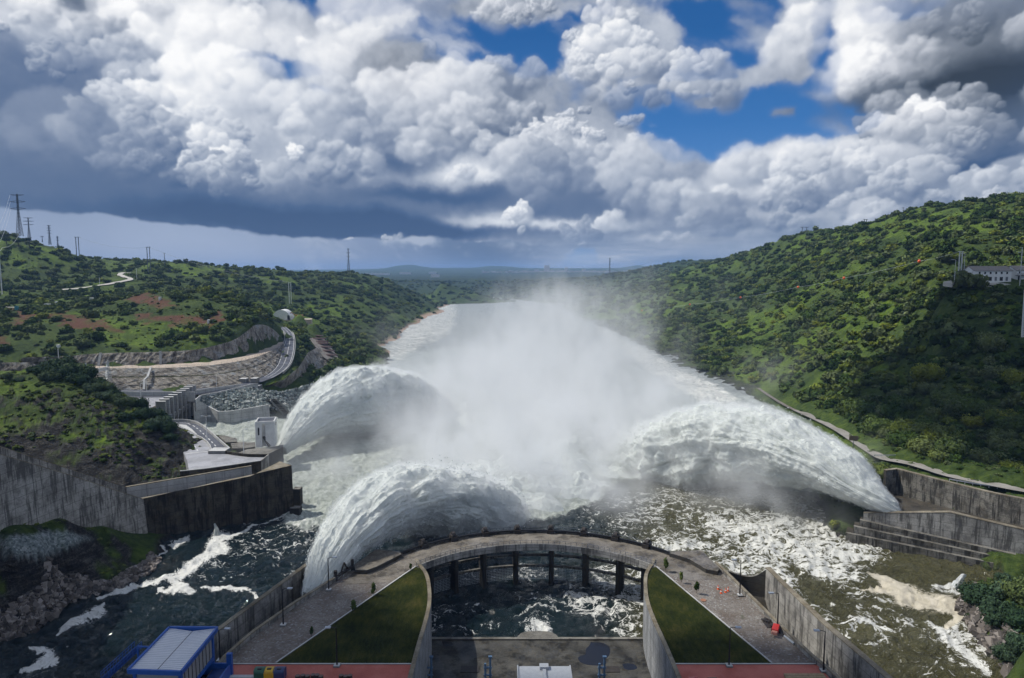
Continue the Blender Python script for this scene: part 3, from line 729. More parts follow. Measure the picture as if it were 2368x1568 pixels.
def wline(P, w):
    d = np.full(uu.shape, 1e9)
    for (a, b, wa_), (c_, e_, wb) in zip(P[:-1], P[1:]):
        L = (c_-a)**2+(e_-b)**2; t = np.clip(((uu-a)*(c_-a)+(vv-b)*(e_-b))/L, 0, 1)
        d = np.minimum(d, np.hypot(uu-a-t*(c_-a), (vv-b-t*(e_-b))*1.3)/(wa_+(wb-wa_)*t))
    return sst(d, 1.9*w, .25*w)
foam = np.zeros_like(u_)
for P, w in [([(516,1240,14),(505,1258,22),(480,1285,20),(440,1310,18),(410,1330,14),(360,1345,12),(300,1360,8),(225,1385,4)], 1),([(395,1345,10),(440,1366,14),(370,1366,8)], .9),([(470,1358,5),(540,1362,9),(590,1375,4)], .8),
             ([(240,1398,4),(225,1410,16),(190,1430,12),(150,1455,8),(135,1465,3)], 1),([(70,1500,4),(110,1505,12),(115,1520,12),(70,1540,9),(45,1555,4)], 1),([(400,1250,3),(430,1245,9),(400,1262,7)], .9),([(690,1180,3),(620,1205,5),(560,1230,4),(520,1240,6)], .8),
             ([(590,1378,6),(600,1382,6)], .8),([(365,1290,4),(380,1275,6),(372,1262,4)], .8)]:
    foam = np.maximum(foam, wline(P, w))
# pale scum on the right
scum = np.zeros_like(u_)
for P, w in [([(2010,1322,4),(2050,1345,20),(2090,1375,30),(2150,1390,24),(2210,1405,18),(2215,1430,14),(2190,1445,10)], 1),([(1990,1365,6),(2060,1365,14)], 1)]:
    scum = np.maximum(scum, wline(P, w))
for P, w in [([(2150,1440,10),(2190,1470,20),(2230,1500,14),(2290,1560,10)], .9),([(1940,1440,4),(2000,1430,8),(2060,1450,6)], .8),([(2200,1440,8),(2230,1480,8)], 1),([(1060,1395,2),(1110,1397,2)], .6)]:
    foam = np.maximum(foam, wline(P, w)*.9)
# broken foam webs: 0..1 how much of the surface they take
web = np.zeros_like(u_)
for cx_, cy_, rx, ry, rot, a in [(1700,1190,330,60,4,.55),(1820,1240,220,60,12,.95),(1900,1290,110,50,20,1.0),(1740,1310,120,40,25,.85),(1500,1230,160,40,0,.5),(1650,1270,200,40,8,.7),(1560,1300,110,30,0,.55),(1830,1350,80,30,40,.5),
        (2030,1440,150,60,30,.42),(2120,1500,150,50,20,.40),(1900,1440,80,40,40,.45),(2240,1500,80,60,40,.55),(2190,1362,40,12,0,1.1),(1960,1270,80,30,10,.8),(1450,1180,140,30,-6,.35),
        (1230,1440,50,36,0,.40),(1290,1400,150,20,10,.30),(1400,1420,110,34,26,.75),(1460,1400,60,30,10,.8),(1240,1455,30,24,40,.9),(1050,1410,80,12,0,.4),(1000,1440,30,30,0,.4),(1200,1330,200,20,0,.35),(1440,1330,90,40,0,.7),(1100,1450,60,16,-10,.35),
        (620,1250,140,60,-20,.40),(560,1300,120,40,-20,.30),(700,1240,40,60,0,.5),(690,1330,40,60,0,.25)]:
    web = np.maximum(web, wpatch(cx_, cy_, rx, ry, rot, .6)*a)
# milky, churned water
milk = np.zeros_like(u_)
for cx_, cy_, rx, ry, rot, a in [(780,1120,130,90,-30,1.0),(700,1160,60,70,0,.9),(800,1050,160,60,-8,1.),(570,1000,130,40,0,1.),(1180,1080,260,110,0,1.),(1250,980,420,130,0,1.),(1500,1000,300,110,0,1.),(1250,1180,160,26,-14,.9),(1150,900,420,110,0,.9),(1700,1000,300,100,15,.9),(740,1190,50,20,0,.8),(1580,1080,200,36,0,.7)]:
    milk = np.maximum(milk, wpatch(cx_, cy_, rx, ry, rot, .55)*a)
upriver = sst(Y2, 330, 480)
milk = np.maximum(milk, upriver*.62)
edge = np.maximum(sst(line_dist(X2, Y2, [tuple(at_z(a, b, 0)) for a, b in SHORE_L+SHORE_F+SHORE_R]), 60, 5), 0)
for cx_, cy_, rx, ry, rot, a in [(1010,740,60,40,-50,.75),(960,770,60,30,-50,.8),(920,810,50,24,-40,.7),(1540,860,140,22,33,.95),(1440,800,90,16,35,.7),(1640,910,120,26,30,1.),(1290,722,30,14,40,.5),(1030,705,30,8,-30,.9)]:
    web = np.maximum(web, wpatch(cx_, cy_, rx, ry, rot, .6)*a)
silt = np.maximum(sst(u_ + (v_-1250)*.2 + wob1*60, 1300, 1560)*sst(v_, 1060, 1120), .0)
silt = silt*(1-.85*in_poly(X2, Y2, [(-30, 100), (32, 100), (32, 172), (0, 184), (-30, 172)])*sst(u_, 1500, 1400))
bright = sst(v_, 1560, 1230)*.5 + .5*sst(wob1, -.3, .5)
rough = np.clip(.35 + milk*1.2 + web*.5, 0, 2)
swell = (fbm(X2/9, Y2/9, octv=4, seed=311, billow=True)*.55 + fbm(X2/3.2, Y2/3.2, octv=3, seed=313, billow=True)*.22)*(.35 + milk*2.0*sst(Y2, 700, 300) + web*.9)
swell += wpatch(1240,1085,300,60,0,.6)*fbm(X2/11, Y2/11, octv=3, seed=317)*2.0
hump = wpatch(700,1010,120,26,-6,.6)*2.5*fbm(X2/10, Y2/10, octv=4, seed=319, billow=True)
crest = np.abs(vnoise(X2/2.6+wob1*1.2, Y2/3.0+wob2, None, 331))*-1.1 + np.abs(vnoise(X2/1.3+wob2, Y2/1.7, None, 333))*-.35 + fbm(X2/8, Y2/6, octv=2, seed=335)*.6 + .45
Z2 = swell*sst(Y2, 2600, 900) + hump*.6 + sst(Y2, 300, 200)*(1-.6*in_poly(X2, Y2, [(-20, 90), (32, 90), (32, 150), (-20, 150)]))*crest
calmw = in_poly(X2, Y2, [(-32, 95), (34, 95), (34, 120), (-32, 120)])
wm_ = mesh_np('river', np.stack([X2, Y2, Z2], -1).reshape(-1, 3), grid_faces(WY, WA), True)
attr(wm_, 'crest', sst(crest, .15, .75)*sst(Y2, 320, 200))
for k, A_ in (('foam', foam), ('scum', scum), ('web', web), ('milk', milk), ('silt', silt), ('upriver', upriver)): attr(wm_, k, A_)
def water_mat():
    m, nt, b = new_mat('river water'); P = nt.pos()
    P2 = nt.vmath('MULTIPLY', P, (1, 1, 0))
    wv = nt.noise(P2, .22, 4, .6, out='Color'); Pw = nt.vmath('ADD', P2, nt.vmath('SCALE', nt.vmath('SUBTRACT', wv, (.5, .5, .5)), 4.5))
    wv0 = nt.noise(P2, .065, 3, .6, out='Color'); Pw = nt.vmath('ADD', Pw, nt.vmath('SCALE', nt.vmath('SUBTRACT', wv0, (.5, .5, .5)), 26.0))
    wv2 = nt.noise(P2, 1.1, 3, .6, out='Color'); Pw = nt.vmath('ADD', Pw, nt.vmath('SCALE', nt.vmath('SUBTRACT', wv2, (.5, .5, .5)), 1.3))
    big = nt.noise(P2, .05, 4, .6); med = nt.noise(Pw, .35, 5, .6); fine = nt.noise(Pw, 1.6, 5, .65)
    e1 = nt.voro(Pw, .30, 'DISTANCE_TO_EDGE'); e2 = nt.voro(Pw, .75, 'DISTANCE_TO_EDGE')
    Pf = nt.vmath('MULTIPLY', Pw, (.55, 1.0, 1)); e0 = nt.voro(Pf, .14, 'DISTANCE_TO_EDGE'); stre = nt.noise(nt.vmath('MULTIPLY', Pw, (.35, 1.3, 1)), .5, 5, .65)
    lines = nt.sstep(e1, .13, .0)*.50 + nt.sstep(e2, .20, .0)*.34 + nt.sstep(e0, .16, .0)*.45 + (fine-.5)*.9 + (med - .5)*1.0 + (stre-.5)*2.6 + (big-.5)*1.6
    W = nt.attr('web'); webm = nt.sstep(lines - 1.28 + W*1.25, .0, .42)*nt.sstep(W, .02, .25)
    clearc = nt.mix(nt.attr('silt'), nt.ramp(big*.6+med*.4, [(.3, (.008,.024,.030)), (.7, (.024,.048,.056))]), nt.ramp(big*.4+med*.6, [(.3, (.085,.080,.034)), (.55, (.165,.155,.070)), (.75, (.25,.235,.13))]))
    clearc = nt.mix(nt.attr('crest')*nt.sstep(fine, .42, .62)*.75, clearc, nt.mix(nt.attr('silt'), (.085,.125,.130), (.22,.21,.13)))  # pale crest flecks: ripple glint put into the colour, broken up like foam
    milkc = nt.ramp(med*.55+fine*.45, [(.30, (.15,.175,.14)), (.44, (.28,.31,.27)), (.56, (.44,.47,.43)), (.72, (.72,.74,.71))])
    upc = nt.ramp(med*.5+fine*.5, [(.3, (.25,.28,.28)), (.5, (.35,.385,.38)), (.64, (.50,.52,.52)), (.78, (.72,.73,.72))])
    milkc = nt.mix(nt.attr('upriver'), milkc, upc)
    M = nt.attr('milk'); mf = nt.sstep(M + (med-.5)*.8, .30, .75)
    c = nt.mix(mf, clearc, milkc)
    foamc = nt.ramp(fine, [(.3, (.46,.46,.42)), (.6, (.72,.72,.69))])
    c = nt.mix(webm*.92, c, foamc)
    F = nt.attr('foam'); fm = nt.sstep(F + (fine-.5)*1.9 + (med-.5)*1.3 + nt.sstep(e2, .2, .0)*.18, .55, .80)
    c = nt.mix(fm, c, foamc)
    S = nt.attr('scum'); smk = nt.sstep(S + (fine-.5)*1.5 + (med-.5)*1.2, .50, .74)
    c = nt.mix(smk, c, nt.ramp(med, [(.3, (.42,.38,.29)), (.7, (.62,.57,.47))]))
    nt.put(b.inputs['Base Color'], c)
    wet = (1.0 - webm)*(1.0-fm)*(1.0-smk)*(1.0 - mf*.75)
    nt.put(b.inputs['Roughness'], nt.lin(wet, 0., 1., .85, .09)); nt.put(b.inputs['Specular IOR Level'], nt.lin(wet, 0., 1., .12, 1.0))
    Pr = nt.vmath('MULTIPLY', Pw, (1.0, 1.6, 1))
    h = nt.noise(Pr, .42, 3, .55)*1.5 + (nt.noise(Pr, .9, 3, .6)-.5).abs()*-1.6 + nt.noise(Pr, 1.9, 4, .6)*.45 + webm*.12 + fm*.12 + med*mf*.9
    bn = nt.node('ShaderNodeBump'); nt.put(bn.inputs['Height'], h); nt.put(bn.inputs['Strength'], nt.lin(wet, 0., 1., .30, 1.)); bn.inputs['Distance'].default_value = 2.6; nt.put(b.inputs['Normal'], E(nt, bn.outputs[0]))
    return m
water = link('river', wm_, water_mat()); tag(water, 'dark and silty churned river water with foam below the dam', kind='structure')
# ---------------------------------------------------------------- building materials
def concrete(name, lo, hi, streak=.6, stain=.5, lines=(2.4, 6.0), moss=0., bump=.35, wet=0.):
    """weathered board marked concrete: vertical run stains, lift lines, blotches. attribute 's' = metres along the wall"""
    m, nt, b = new_mat(name); P = nt.pos(); x, y, z = nt.xyz(P); s = nt.attr('s')
    nrm = nt.xyz(nt.normal())[2]; vert = nt.sstep(nrm.abs(), .8, .4)
    sv = nt.vec(s*.42, z*.10, 0.0); st = nt.noise(sv, 1.0, 5, .65, dim='2D'); st2 = nt.noise(nt.vec(s*1.7, z*.13, 0.0), 1.0, 4, .6, dim='2D')
    blot = nt.noise(P, .18, 6, .62); fine = nt.noise(P, 2.6, 5, .65)
    base = nt.mix(nt.lin(blot*.6+fine*.4, .36, .64), lo, hi)
    run = nt.sstep(st*.60 + st2*.40, .475, .60)*vert
    dark = tuple(c*.16 for c in lo)
    c = nt.mix(run*streak, base, dark)
    c = nt.mix(nt.sstep(nt.noise(P, .35, 5, .65), .46, .64)*stain, c, tuple(c_*.35 for c_ in lo))
    if lines:
        lz = ((z/lines[0]).nt.math('FRACT', z/lines[0])-.5).abs(); ls = (nt.math('FRACT', s/lines[1])-.5).abs()
        ln = (nt.sstep(lz, .5-.10/lines[0], .5)*.75 + nt.sstep(ls, .5-.12/lines[1], .5)*.8)*vert
        c = nt.mix(ln, c, tuple(c_*.30 for c_ in lo))
        c = nt.mix(nt.sstep(nt.math('FRACT', z*1.6), .8, 1.)*vert*.14, c, dark)
    if moss:
        c = nt.mix(nt.sstep(nt.noise(P, .5, 5, .7), .48, .68)*moss, c, (.13, .085, .020))
    nt.put(b.inputs['Base Color'], c); 
    if wet:
        pud = nt.sstep(nt.noise(P, .13, 4, .5), .50, .56)*wet
        nt.put(b.inputs['Roughness'], nt.lin(pud, 0., 1., .8, .18))
    else: b.inputs['Roughness'].default_value = .88
    b.inputs['Specular IOR Level'].default_value = .3
    nt.put(b.inputs['Normal'], nt.bump(fine*.6 + st2*vert*.4, bump, .12))
    return m
M_CON = concrete('pale concrete', (.20,.19,.175), (.42,.405,.375), .72, .45)
M_CON_D = concrete('blackened concrete', (.085,.080,.070), (.24,.23,.205), .88, .7, moss=.10)
M_CON_B = concrete('black wet concrete', (.026,.023,.019), (.090,.080,.064), .85, .6, moss=.14)
M_CON_N = concrete('new concrete', (.36,.365,.36), (.56,.56,.55), .18, .10)
M_CON_G = concrete('grey concrete in the basin', (.20,.21,.22), (.34,.345,.35), .35, .25, (3, 3.2))
M_DECK = concrete('stained deck concrete', (.085,.075,.062), (.25,.225,.19), .0, .65, None, .15, wet=.9)
M_SLAB = concrete('dark wet slab', (.018,.018,.016), (.10,.096,.085), .0, .85, None, .10, wet=.7)
M_CAP = concrete('mossy coping', (.12,.10,.07), (.30,.27,.21), .0, .4, None, .35)
def asphalt_mat(name, c0, c1, wet=.4):
    m, nt, b = new_mat(name); P = nt.pos(); f = nt.noise(P, 4, 5, .7); g = nt.noise(P, .16, 5, .6)
    nt.put(b.inputs['Base Color'], nt.mix(nt.lin(f*.35+g*.65, .38, .62), c0, c1))
    nt.put(b.inputs['Roughness'], nt.lin(nt.sstep(g, .46, .56)*wet, 0., 1., .8, .22))
    nt.put(b.inputs['Normal'], nt.bump(f, .2, .03)); return m
M_ASPH = asphalt_mat('asphalt', (.045,.050,.065), (.085,.092,.115))
M_ASPH2 = asphalt_mat('worn wet pavement', (.20,.205,.225), (.40,.40,.42), .8)
M_DIRT = asphalt_mat('dirt track', (.34,.275,.215), (.50,.42,.34), 0)
M_ROADG = asphalt_mat('grey bank road', (.20,.185,.16), (.33,.31,.28), 0)
M_RED = asphalt_mat('red pavement', (.30,.070,.050), (.44,.125,.090), .25)
def gravel_mat():
    m, nt, b = new_mat('stony gravel'); P = nt.pos()
    v = nt.voro(P, 3.0, out='Color'); g = nt.noise(P, .22, 5, .6); f = nt.noise(P, 3, 5, .7)
    c = nt.mix(nt.lin(g, .35, .65), (.125,.098,.078), (.215,.195,.172))
    st = nt.ramp(nt.xyz(v)[0], [(.55, (.10,.085,.075)), (.8, (.22,.22,.22)), (1, (.36,.37,.37))])
    c = nt.mix(nt.sstep(nt.xyz(v)[1]*.6+f*.4, .40, .60)*.55, c, st)
    c = nt.mix(nt.sstep(nt.noise(P, .35, 4, .6), .60, .74)*.6, c, (.045,.055,.022))
    nt.put(b.inputs['Base Color'], c); b.inputs['Roughness'].default_value = .95
    nt.put(b.inputs['Normal'], nt.bump(nt.voro(P, 3.0)*-1.0 + f*.5, .8, .15)); return m
M_GRAV = gravel_mat()
def lawn_mat():
    m, nt, b = new_mat('mown grass'); P = nt.pos()
    f = nt.noise(P, 3.2, 6, .7); g = nt.noise(P, .17, 5, .6); q = nt.noise(nt.vmath('MULTIPLY', P, (1.5, .4, 1)), 1.2, 4, .6)
    c = nt.ramp(f*.34+g*.4+q*.26, [(.38, (.006,.009,.002)), (.47, (.018,.025,.005)), (.55, (.036,.040,.008)), (.64, (.075,.058,.018))])
    nt.put(b.inputs['Base Color'], c); b.inputs['Roughness'].default_value = 1; b.inputs['Specular IOR Level'].default_value = .1
    nt.put(b.inputs['Normal'], nt.bump(f, .9, .2)); return m
M_LAWN = lawn_mat()
def cliff_mat(name='cut rock'):
    m, nt, b = new_mat(name); P = nt.pos(); s = nt.attr('s'); z = nt.xyz(P)[2]
    st = nt.noise(nt.vec(s*.35, z*.10, 0.0), 1.0, 6, .68, dim='2D'); bl = nt.noise(P, .16, 6, .62); f = nt.noise(P, 1.5, 6, .7)
    v = nt.voro(nt.vmath('MULTIPLY', P, (1, 1, .6)), .7, 'DISTANCE_TO_EDGE')
    c = nt.ramp(st*.42+bl*.28+f*.30, [(.34, (.018,.016,.014)), (.44, (.115,.10,.084)), (.53, (.31,.28,.235)), (.66, (.54,.51,.47))])
    c = nt.mix(nt.sstep(bl, .53, .66)*.8, c, nt.ramp(f, [(.3, (.16,.175,.185)), (.7, (.40,.42,.43))]))
    c = nt.mix(nt.sstep(nt.noise(P, .25, 4, .6), .60, .72)*.8, c, (.055,.06,.018))
    c = nt.mix(nt.sstep(v, .06, .0)*.5, c, (.02,.02,.018))
    nt.put(b.inputs['Base Color'], c); b.inputs['Roughness'].default_value = .95
    nt.put(b.inputs['Normal'], nt.bump(st*.9 + f*.7 + bl*.6, 1.0, 1.2)); return m
M_CLIFF = cliff_mat()
def stone_mat(name, stops):
    m, nt, b = new_mat(name); P = nt.pos(); r = nt.attr('tone'); f = nt.noise(P, 1.8, 4, .6)
    nt.put(b.inputs['Base Color'], nt.ramp(r*.8+f*.2, stops)); b.inputs['Roughness'].default_value = .95
    return m
M_STONE = stone_mat('quarried stone', [(.0, (.035,.040,.040)), (.35, (.11,.13,.125)), (.6, (.21,.25,.24)), (.8, (.36,.38,.36)), (1, (.55,.50,.44))])
M_WHITE = simple_mat('white painted wall', (.78,.78,.76), .7, var=.06, scale=.6)
M_WHITE_W = simple_mat('white render, weathered', (.66,.66,.64), .8, var=.12, scale=.4)
M_LINE = simple_mat('road paint', (.72,.72,.70), .7, var=.1)
M_GALV = simple_mat('galvanised steel', (.48,.52,.56), .45, .6, .1)
M_PYL = simple_mat('pylon steel', (.10,.12,.15), .6, .3, .1)
M_PYLW = simple_mat('pale pole concrete', (.50,.52,.52), .7, 0, .1)
M_BLACK = simple_mat('black painted steel', (.012,.013,.016), .45, .2, .2)
M_DKMET = simple_mat('rusted dark steel', (.035,.030,.028), .7, .2, .4)
M_BLUE = simple_mat('blue painted steel', (.018,.090,.36), .4, .1, .15)
M_BLUED = simple_mat('dark blue painted steel', (.010,.040,.17), .45, .1, .15)
M_PIPE = simple_mat('slate blue pipe paint', (.09,.16,.26), .5, .2, .15)
M_GLASSD = simple_mat('dark glass', (.015,.018,.022), .15, 0, .1)
M_ORANGE = simple_mat('orange plastic', (.75,.12,.03), .5, 0, .1)
M_REDP = simple_mat('red machine paint', (.55,.03,.02), .4, 0, .15)
M_WOOD = simple_mat('weathered timber', (.30,.22,.13), .85, 0, .25)
M_RUB = simple_mat('tyre rubber', (.014,.014,.015), .9, 0, .2)
M_TILE = simple_mat('weathered roof tiles', (.24,.215,.195), .9, 0, .25, 3)
def wall_obj(name, P, thick, zb, mat, parent=None, n=None, batter=0., cap=None, rough=0.):
    """one wall with a coping strip; P polyline of top centre points"""
    P = np.array([tuple(p) for p in P], float)
    if n: P = resample(P, n)
    V, F = wall_mesh(P, thick, zb, 1, batter)
    s = np.concatenate([[0], np.cumsum(np.linalg.norm(np.diff(P[:, :2], axis=0), axis=1))])
    me = bpy.data.meshes.new(name); me.from_pydata([tuple(v) for v in V], [], F); me.update()
    bm = bmesh.new(); bm.from_mesh(me); bmesh.ops.recalc_face_normals(bm, faces=bm.faces); bm.to_mesh(me); bm.free()
    attr(me, 's', np.tile(s, 4))
    o = link(name, me, mat, parent)
    if cap:
        C = P.copy(); C[:, 2] += .10
        V, F = wall_mesh(C, thick+.10, P[:, 2]-.14, 1)
        me2 = bpy.data.meshes.new('coping'); me2.from_pydata([tuple(v) for v in V], [], F); me2.update()
        attr(me2, 's', np.tile(s, 4)); link('coping', me2, cap, o)
    return o
def poly_sheet(name, pts, mat, parent=None, thick=0.0):
    """flat or gently warped polygon slab from 3d points (top surface), with optional skirt"""
    bm = bmesh.new(); vs = [bm.verts.new(tuple(p)) for p in pts]
    f = bm.faces.new(vs); f.normal_update()
    if f.normal.z < 0: f.normal_flip()
    bmesh.ops.triangulate(bm, faces=[f])
    if thick:
        r = bmesh.ops.extrude_face_region(bm, geom=bm.faces[:])
        for v in [g for g in r['geom'] if isinstance(g, bmesh.types.BMVert)]: v.co.z -= thick
        bmesh.ops.recalc_face_normals(bm, faces=bm.faces)
    me = bpy.data.meshes.new(name); bm.to_mesh(me); bm.free()
    return link(name, me, mat, parent)
def loft(name, A, B, n, m, mat, parent=None, rough=0., seed=1, rs=4., closed=False):
    """surface between two edge lines, with optional rock relief; carries 's'"""
    A, B = resample(A, n), resample(B, n)
    t = np.linspace(0, 1, m)[:, None, None]; G = A[None]*(1-t) + B[None]*t
    if rough:
        env = np.sin(np.clip(t[:, :, 0], .0, 1)*PI)**.5*1.0
        d = np.gradient(G, axis=1); nx, ny = d[..., 1], -d[..., 0]; L = np.hypot(nx, ny)+1e-6
        r = (fbm(G[..., 0]/rs, G[..., 1]/rs, G[..., 2]/rs*.5, 5, seed, .6, True)*.7+fbm(G[..., 0]/rs*3, G[..., 1]/rs*3, G[..., 2]/rs, 3, seed+9))*rough*env
        G[..., 0] += nx/L*r; G[..., 1] += ny/L*r; G[..., 2] += r*.15
    me = mesh_np(name, G.reshape(-1, 3), grid_faces(m, n))
    s = np.concatenate([[0], np.cumsum(np.linalg.norm(np.diff(A[:, :2], axis=0), axis=1))]); attr(me, 's', np.tile(s, m))
    return link(name, me, mat, parent)
def r2(x, y): return (x*.305, 780+y*.305)
def r3(x, y): return (x*.3417, y*.3417+1155.7)
def r4(x, y): return (x*.2948+520.1, y*.2948+520.1)
def r5(x, y): return (x*.4149+664.6, y*.4149+1126.8)
def r6(x, y): return (x*.3895+1444.7, y*.3895+1040.2)
def r7(x, y): return (x*.4139+1386.9, y*.4139+404.5)
def r9(x, y): return (260+x*.19523, 866.8+y*.19523)
def Z_(f, z, *pts): return [at_z(*f(*p), z) for p in pts]
idf = lambda x, y: (x, y)
# ---------------------------------------------------------------- power station forecourt
PZ = 12.7
KB = 70.8/68.0
def K(x, y): return (x*KB, y*KB)        # plan points measured on the forecourt
CC = K(5.6, 128.5); RO, RI = 44.0*KB, 36.3*KB
# curved channel walls
WL = [K(*p) for p in [(-22.6,155.5),(-22.0,153.3),(-20.3,150.2),(-18.9,146.5),(-17.7,140.4),(-16.9,134.1),(-16.8,126.9),(-17.0,120.4),(-17.1,112.8),(-17.1,104),(-17.1,84)]]
WL = smooth_poly(WL, 60, 2); WR = WL.copy(); WR[:, 0] = 2*K(5.45, 0)[0] - WR[:, 0]
def with_z(P, z): return np.concatenate([np.asarray(P)[:, :2], np.full((len(P), 1), z)], 1)
for W_, lab in ((WL, 'curved concrete channel wall beside the lawn left of the basin'), (WR, 'curved concrete channel wall beside the lawn right of the basin')):
    o = wall_obj('channel_wall', with_z(W_, PZ+.25), .7, -3, M_CON_G, cap=M_CAP); tag(o, lab, 'retaining wall')
# made ground: gravel yards, lawns and red pavement on both sides
yardL = [at_z(*r3(*p), PZ) for p in [(2290, 560), (2000, 712), (1700, 925), (1512, 1090)]]
kL = [at_z(*p, PZ) for p in [(800,1322),(776,1343),(683,1401),(581,1473),(521,1527)]]
kR = [at_z(*p, PZ) for p in [(1655,1308),(1782,1434),(1873,1523),(1925,1566)]]
kL.append(Vector((kL[-1].x-.2, 84, PZ))); kR.append(Vector((kR[-1].x+3.6, 84, PZ)))
groundL = [tuple(p) for p in kL] + [(WL[-1][0], 84, PZ)] + [(p[0], p[1], PZ) for p in WL[::-1]] 
groundR = [tuple(p) for p in kR] + [(WR[-1][0], 84, PZ)] + [(p[0], p[1], PZ) for p in WR[::-1]]
gy1 = poly_sheet('gravel_yard', groundL, M_GRAV, thick=9); tag(gy1, kind='structure'); gy1.name = 'gravel_ground'
gy2 = poly_sheet('gravel_ground', groundR, M_GRAV, thick=9); tag(gy2, kind='structure')
REDY = at_z(520, 1536.5, PZ).y
def lawn(P, apex, corner, name_lab):
    inn = [(p[0], p[1]) for p in P if REDY+.15 < p[1] < apex[1]]
    sgn = 1 if P[-1][0] > 5 else -1
    inn = [(x+sgn*.45, y) for x, y in inn]
    poly = [apex] + inn + [(inn[-1][0], REDY+.15), corner]
    o = poly_sheet('lawn', [(x, y, PZ+.12) for x, y in poly], M_LAWN, thick=.3); tag(o, name_lab, kind='stuff')
    k = MB(); pts = [corner, apex]
    k.bar((*corner, PZ+.10), (*apex, PZ+.10), .28, .35)
    kb = k.build('kerb', M_CON_N, o)
    return o
lwL = lawn(WL, (-22.3*KB, 151.5*KB), tuple(at_z(637, 1535, PZ))[:2], 'dark green wedge of mown lawn left of the curved basin')
lwR = lawn(WR, (33.3*KB, 151.5*KB), tuple(at_z(1784, 1535, PZ))[:2], 'dark green wedge of mown lawn right of the curved basin')
lwL['category'] = 'lawn'; lwR['category'] = 'lawn'
# red pavement with pale kerbs
for x0, x1, in ((at_z(521, 1536, PZ).x-.1, -17.1*KB-.35), (28.0*KB+.4, at_z(1886, 1536, PZ).x)):
    if x0 < 0: poly = [(x0, REDY, PZ+.06), (x0, 84, PZ+.06), (x1, 84, PZ+.06), (x1, REDY, PZ+.06)]
    else: poly = [(x0, REDY, PZ+.06), (x0, 84, PZ+.06), (x1+4.6, 84, PZ+.06), (x1+2.6, 96, PZ+.06), (x1, REDY, PZ+.06)]
    o = poly_sheet('red_pavement', poly, M_RED); tag(o, kind='structure')
    k = MB().bar((x0, REDY+.02, PZ+.09), (x1, REDY+.02, PZ+.09), .26, .2).build('kerb', M_CON_N, o)
ky = at_z(540, 1566, PZ).y
k = MB().bar((at_z(520, 1566, PZ).x, ky, PZ+.10), (at_z(660, 1566, PZ).x, ky, PZ+.10), .9, .22).build('pale_kerb_strip', M_CON_N); tag(k, 'pale concrete kerb strip beside the recycling bins', 'kerb')
# kerb walls above the two outlet chutes
for kk, lab in ((kL, 'low mossy parapet wall between the left gravel yard and the outlet chute'), (kR, 'low mossy parapet wall between the right gravel yard and the empty chute')):
    P = [(p[0], p[1], PZ+.95) for p in kk]
    o = wall_obj('parapet_wall', P, .55, -1, M_CON, n=40, cap=M_CAP); tag(o, lab, 'parapet')
# outlet chute walls
lw = [at_z(710.7, 1303.3, 14.2), at_z(502, 1456.5, 14.2)]
d = (lw[1]-lw[0]); lw.append(lw[0]+d*2.0)
endp = at_y(739, 1313, lw[0].y+2.2)
P = [tuple(endp)] + [tuple(p) for p in lw]
o = wall_obj('chute_wall', P, .9, -3, M_CON, n=50, cap=M_CAP); tag(o, 'tall stained concrete wall on the river side of the left outlet chute', 'wall')
rw = [at_z(*r6(850, 698), 14.2), at_z(*r6(940, 790), 14.2), at_z(*r6(1200, 1040), 14.2), at_z(*r6(1570, 1355), 14.2)]
rw.append(rw[-1] + (rw[-1]-rw[-2])*.9)
o = wall_obj('chute_wall', rw, 1.1, -3, M_CON, n=60, cap=M_CAP); tag(o, 'tall concrete wall on the river side of the right outlet chute', 'wall')
# chute floors: dark flip buckets
def chute_floor(A, B, zz, name_lab):
    n = 40; A = resample(A, n); B = resample(B, n); m = 12; t = np.linspace(0, 1, m)[:, None]
    G = np.zeros((m, n, 3))
    for j in range(m):
        f = j/(m-1); G[j, :, :2] = A[:, :2]*(1-f) + B[:, :2]*f
        G[j, :, 2] = zz - .0*np.abs(f-.5)
    G[..., 2] += 4.2*np.exp(-np.linspace(0, 1, n)/.07)[None, :] * 1.0
    me = mesh_np('chute_floor', G.reshape(-1, 3), grid_faces(m, n), True); attr(me, 's', np.zeros(m*n))
    o = link('chute_floor', me, M_CON_B); tag(o, name_lab, 'spillway floor'); return o
chute_floor([p for p in lw], [tuple(kL[1]), tuple(kL[2]), tuple(kL[3]), tuple(kL[-1])], 2.5, 'dark wet floor of the left outlet chute between its walls')
chute_floor([tuple(p) for p in rw], [tuple(kR[0]), tuple(kR[1]), tuple(kR[2]), tuple(kR[-1])], 2.5, 'dark wet floor of the right outlet chute between its walls')
# flared lip at the mouth of the right chute
a_, b_ = at_z(1660, 1312, 12), at_z(1776, 1313, 13.6)
lipA = [at_z(1662, 1313, 12.6), at_z(1690, 1322, 11.5), at_z(1720, 1332, 10.6), at_z(1748, 1332, 11.2), at_z(1772, 1316, 13.6)]
lipA = smooth_poly(lipA, 30, 2)
V, F = wall_mesh(lipA, .8, -3); me = bpy.data.meshes.new('flared_lip'); me.from_pydata([tuple(v) for v in V], [], F); me.update(); attr(me, 's', np.zeros(len(V)))
o = link('flared_lip', me, M_CON_D); tag(o, 'curved dark concrete lip closing the mouth of the right chute', 'wall')
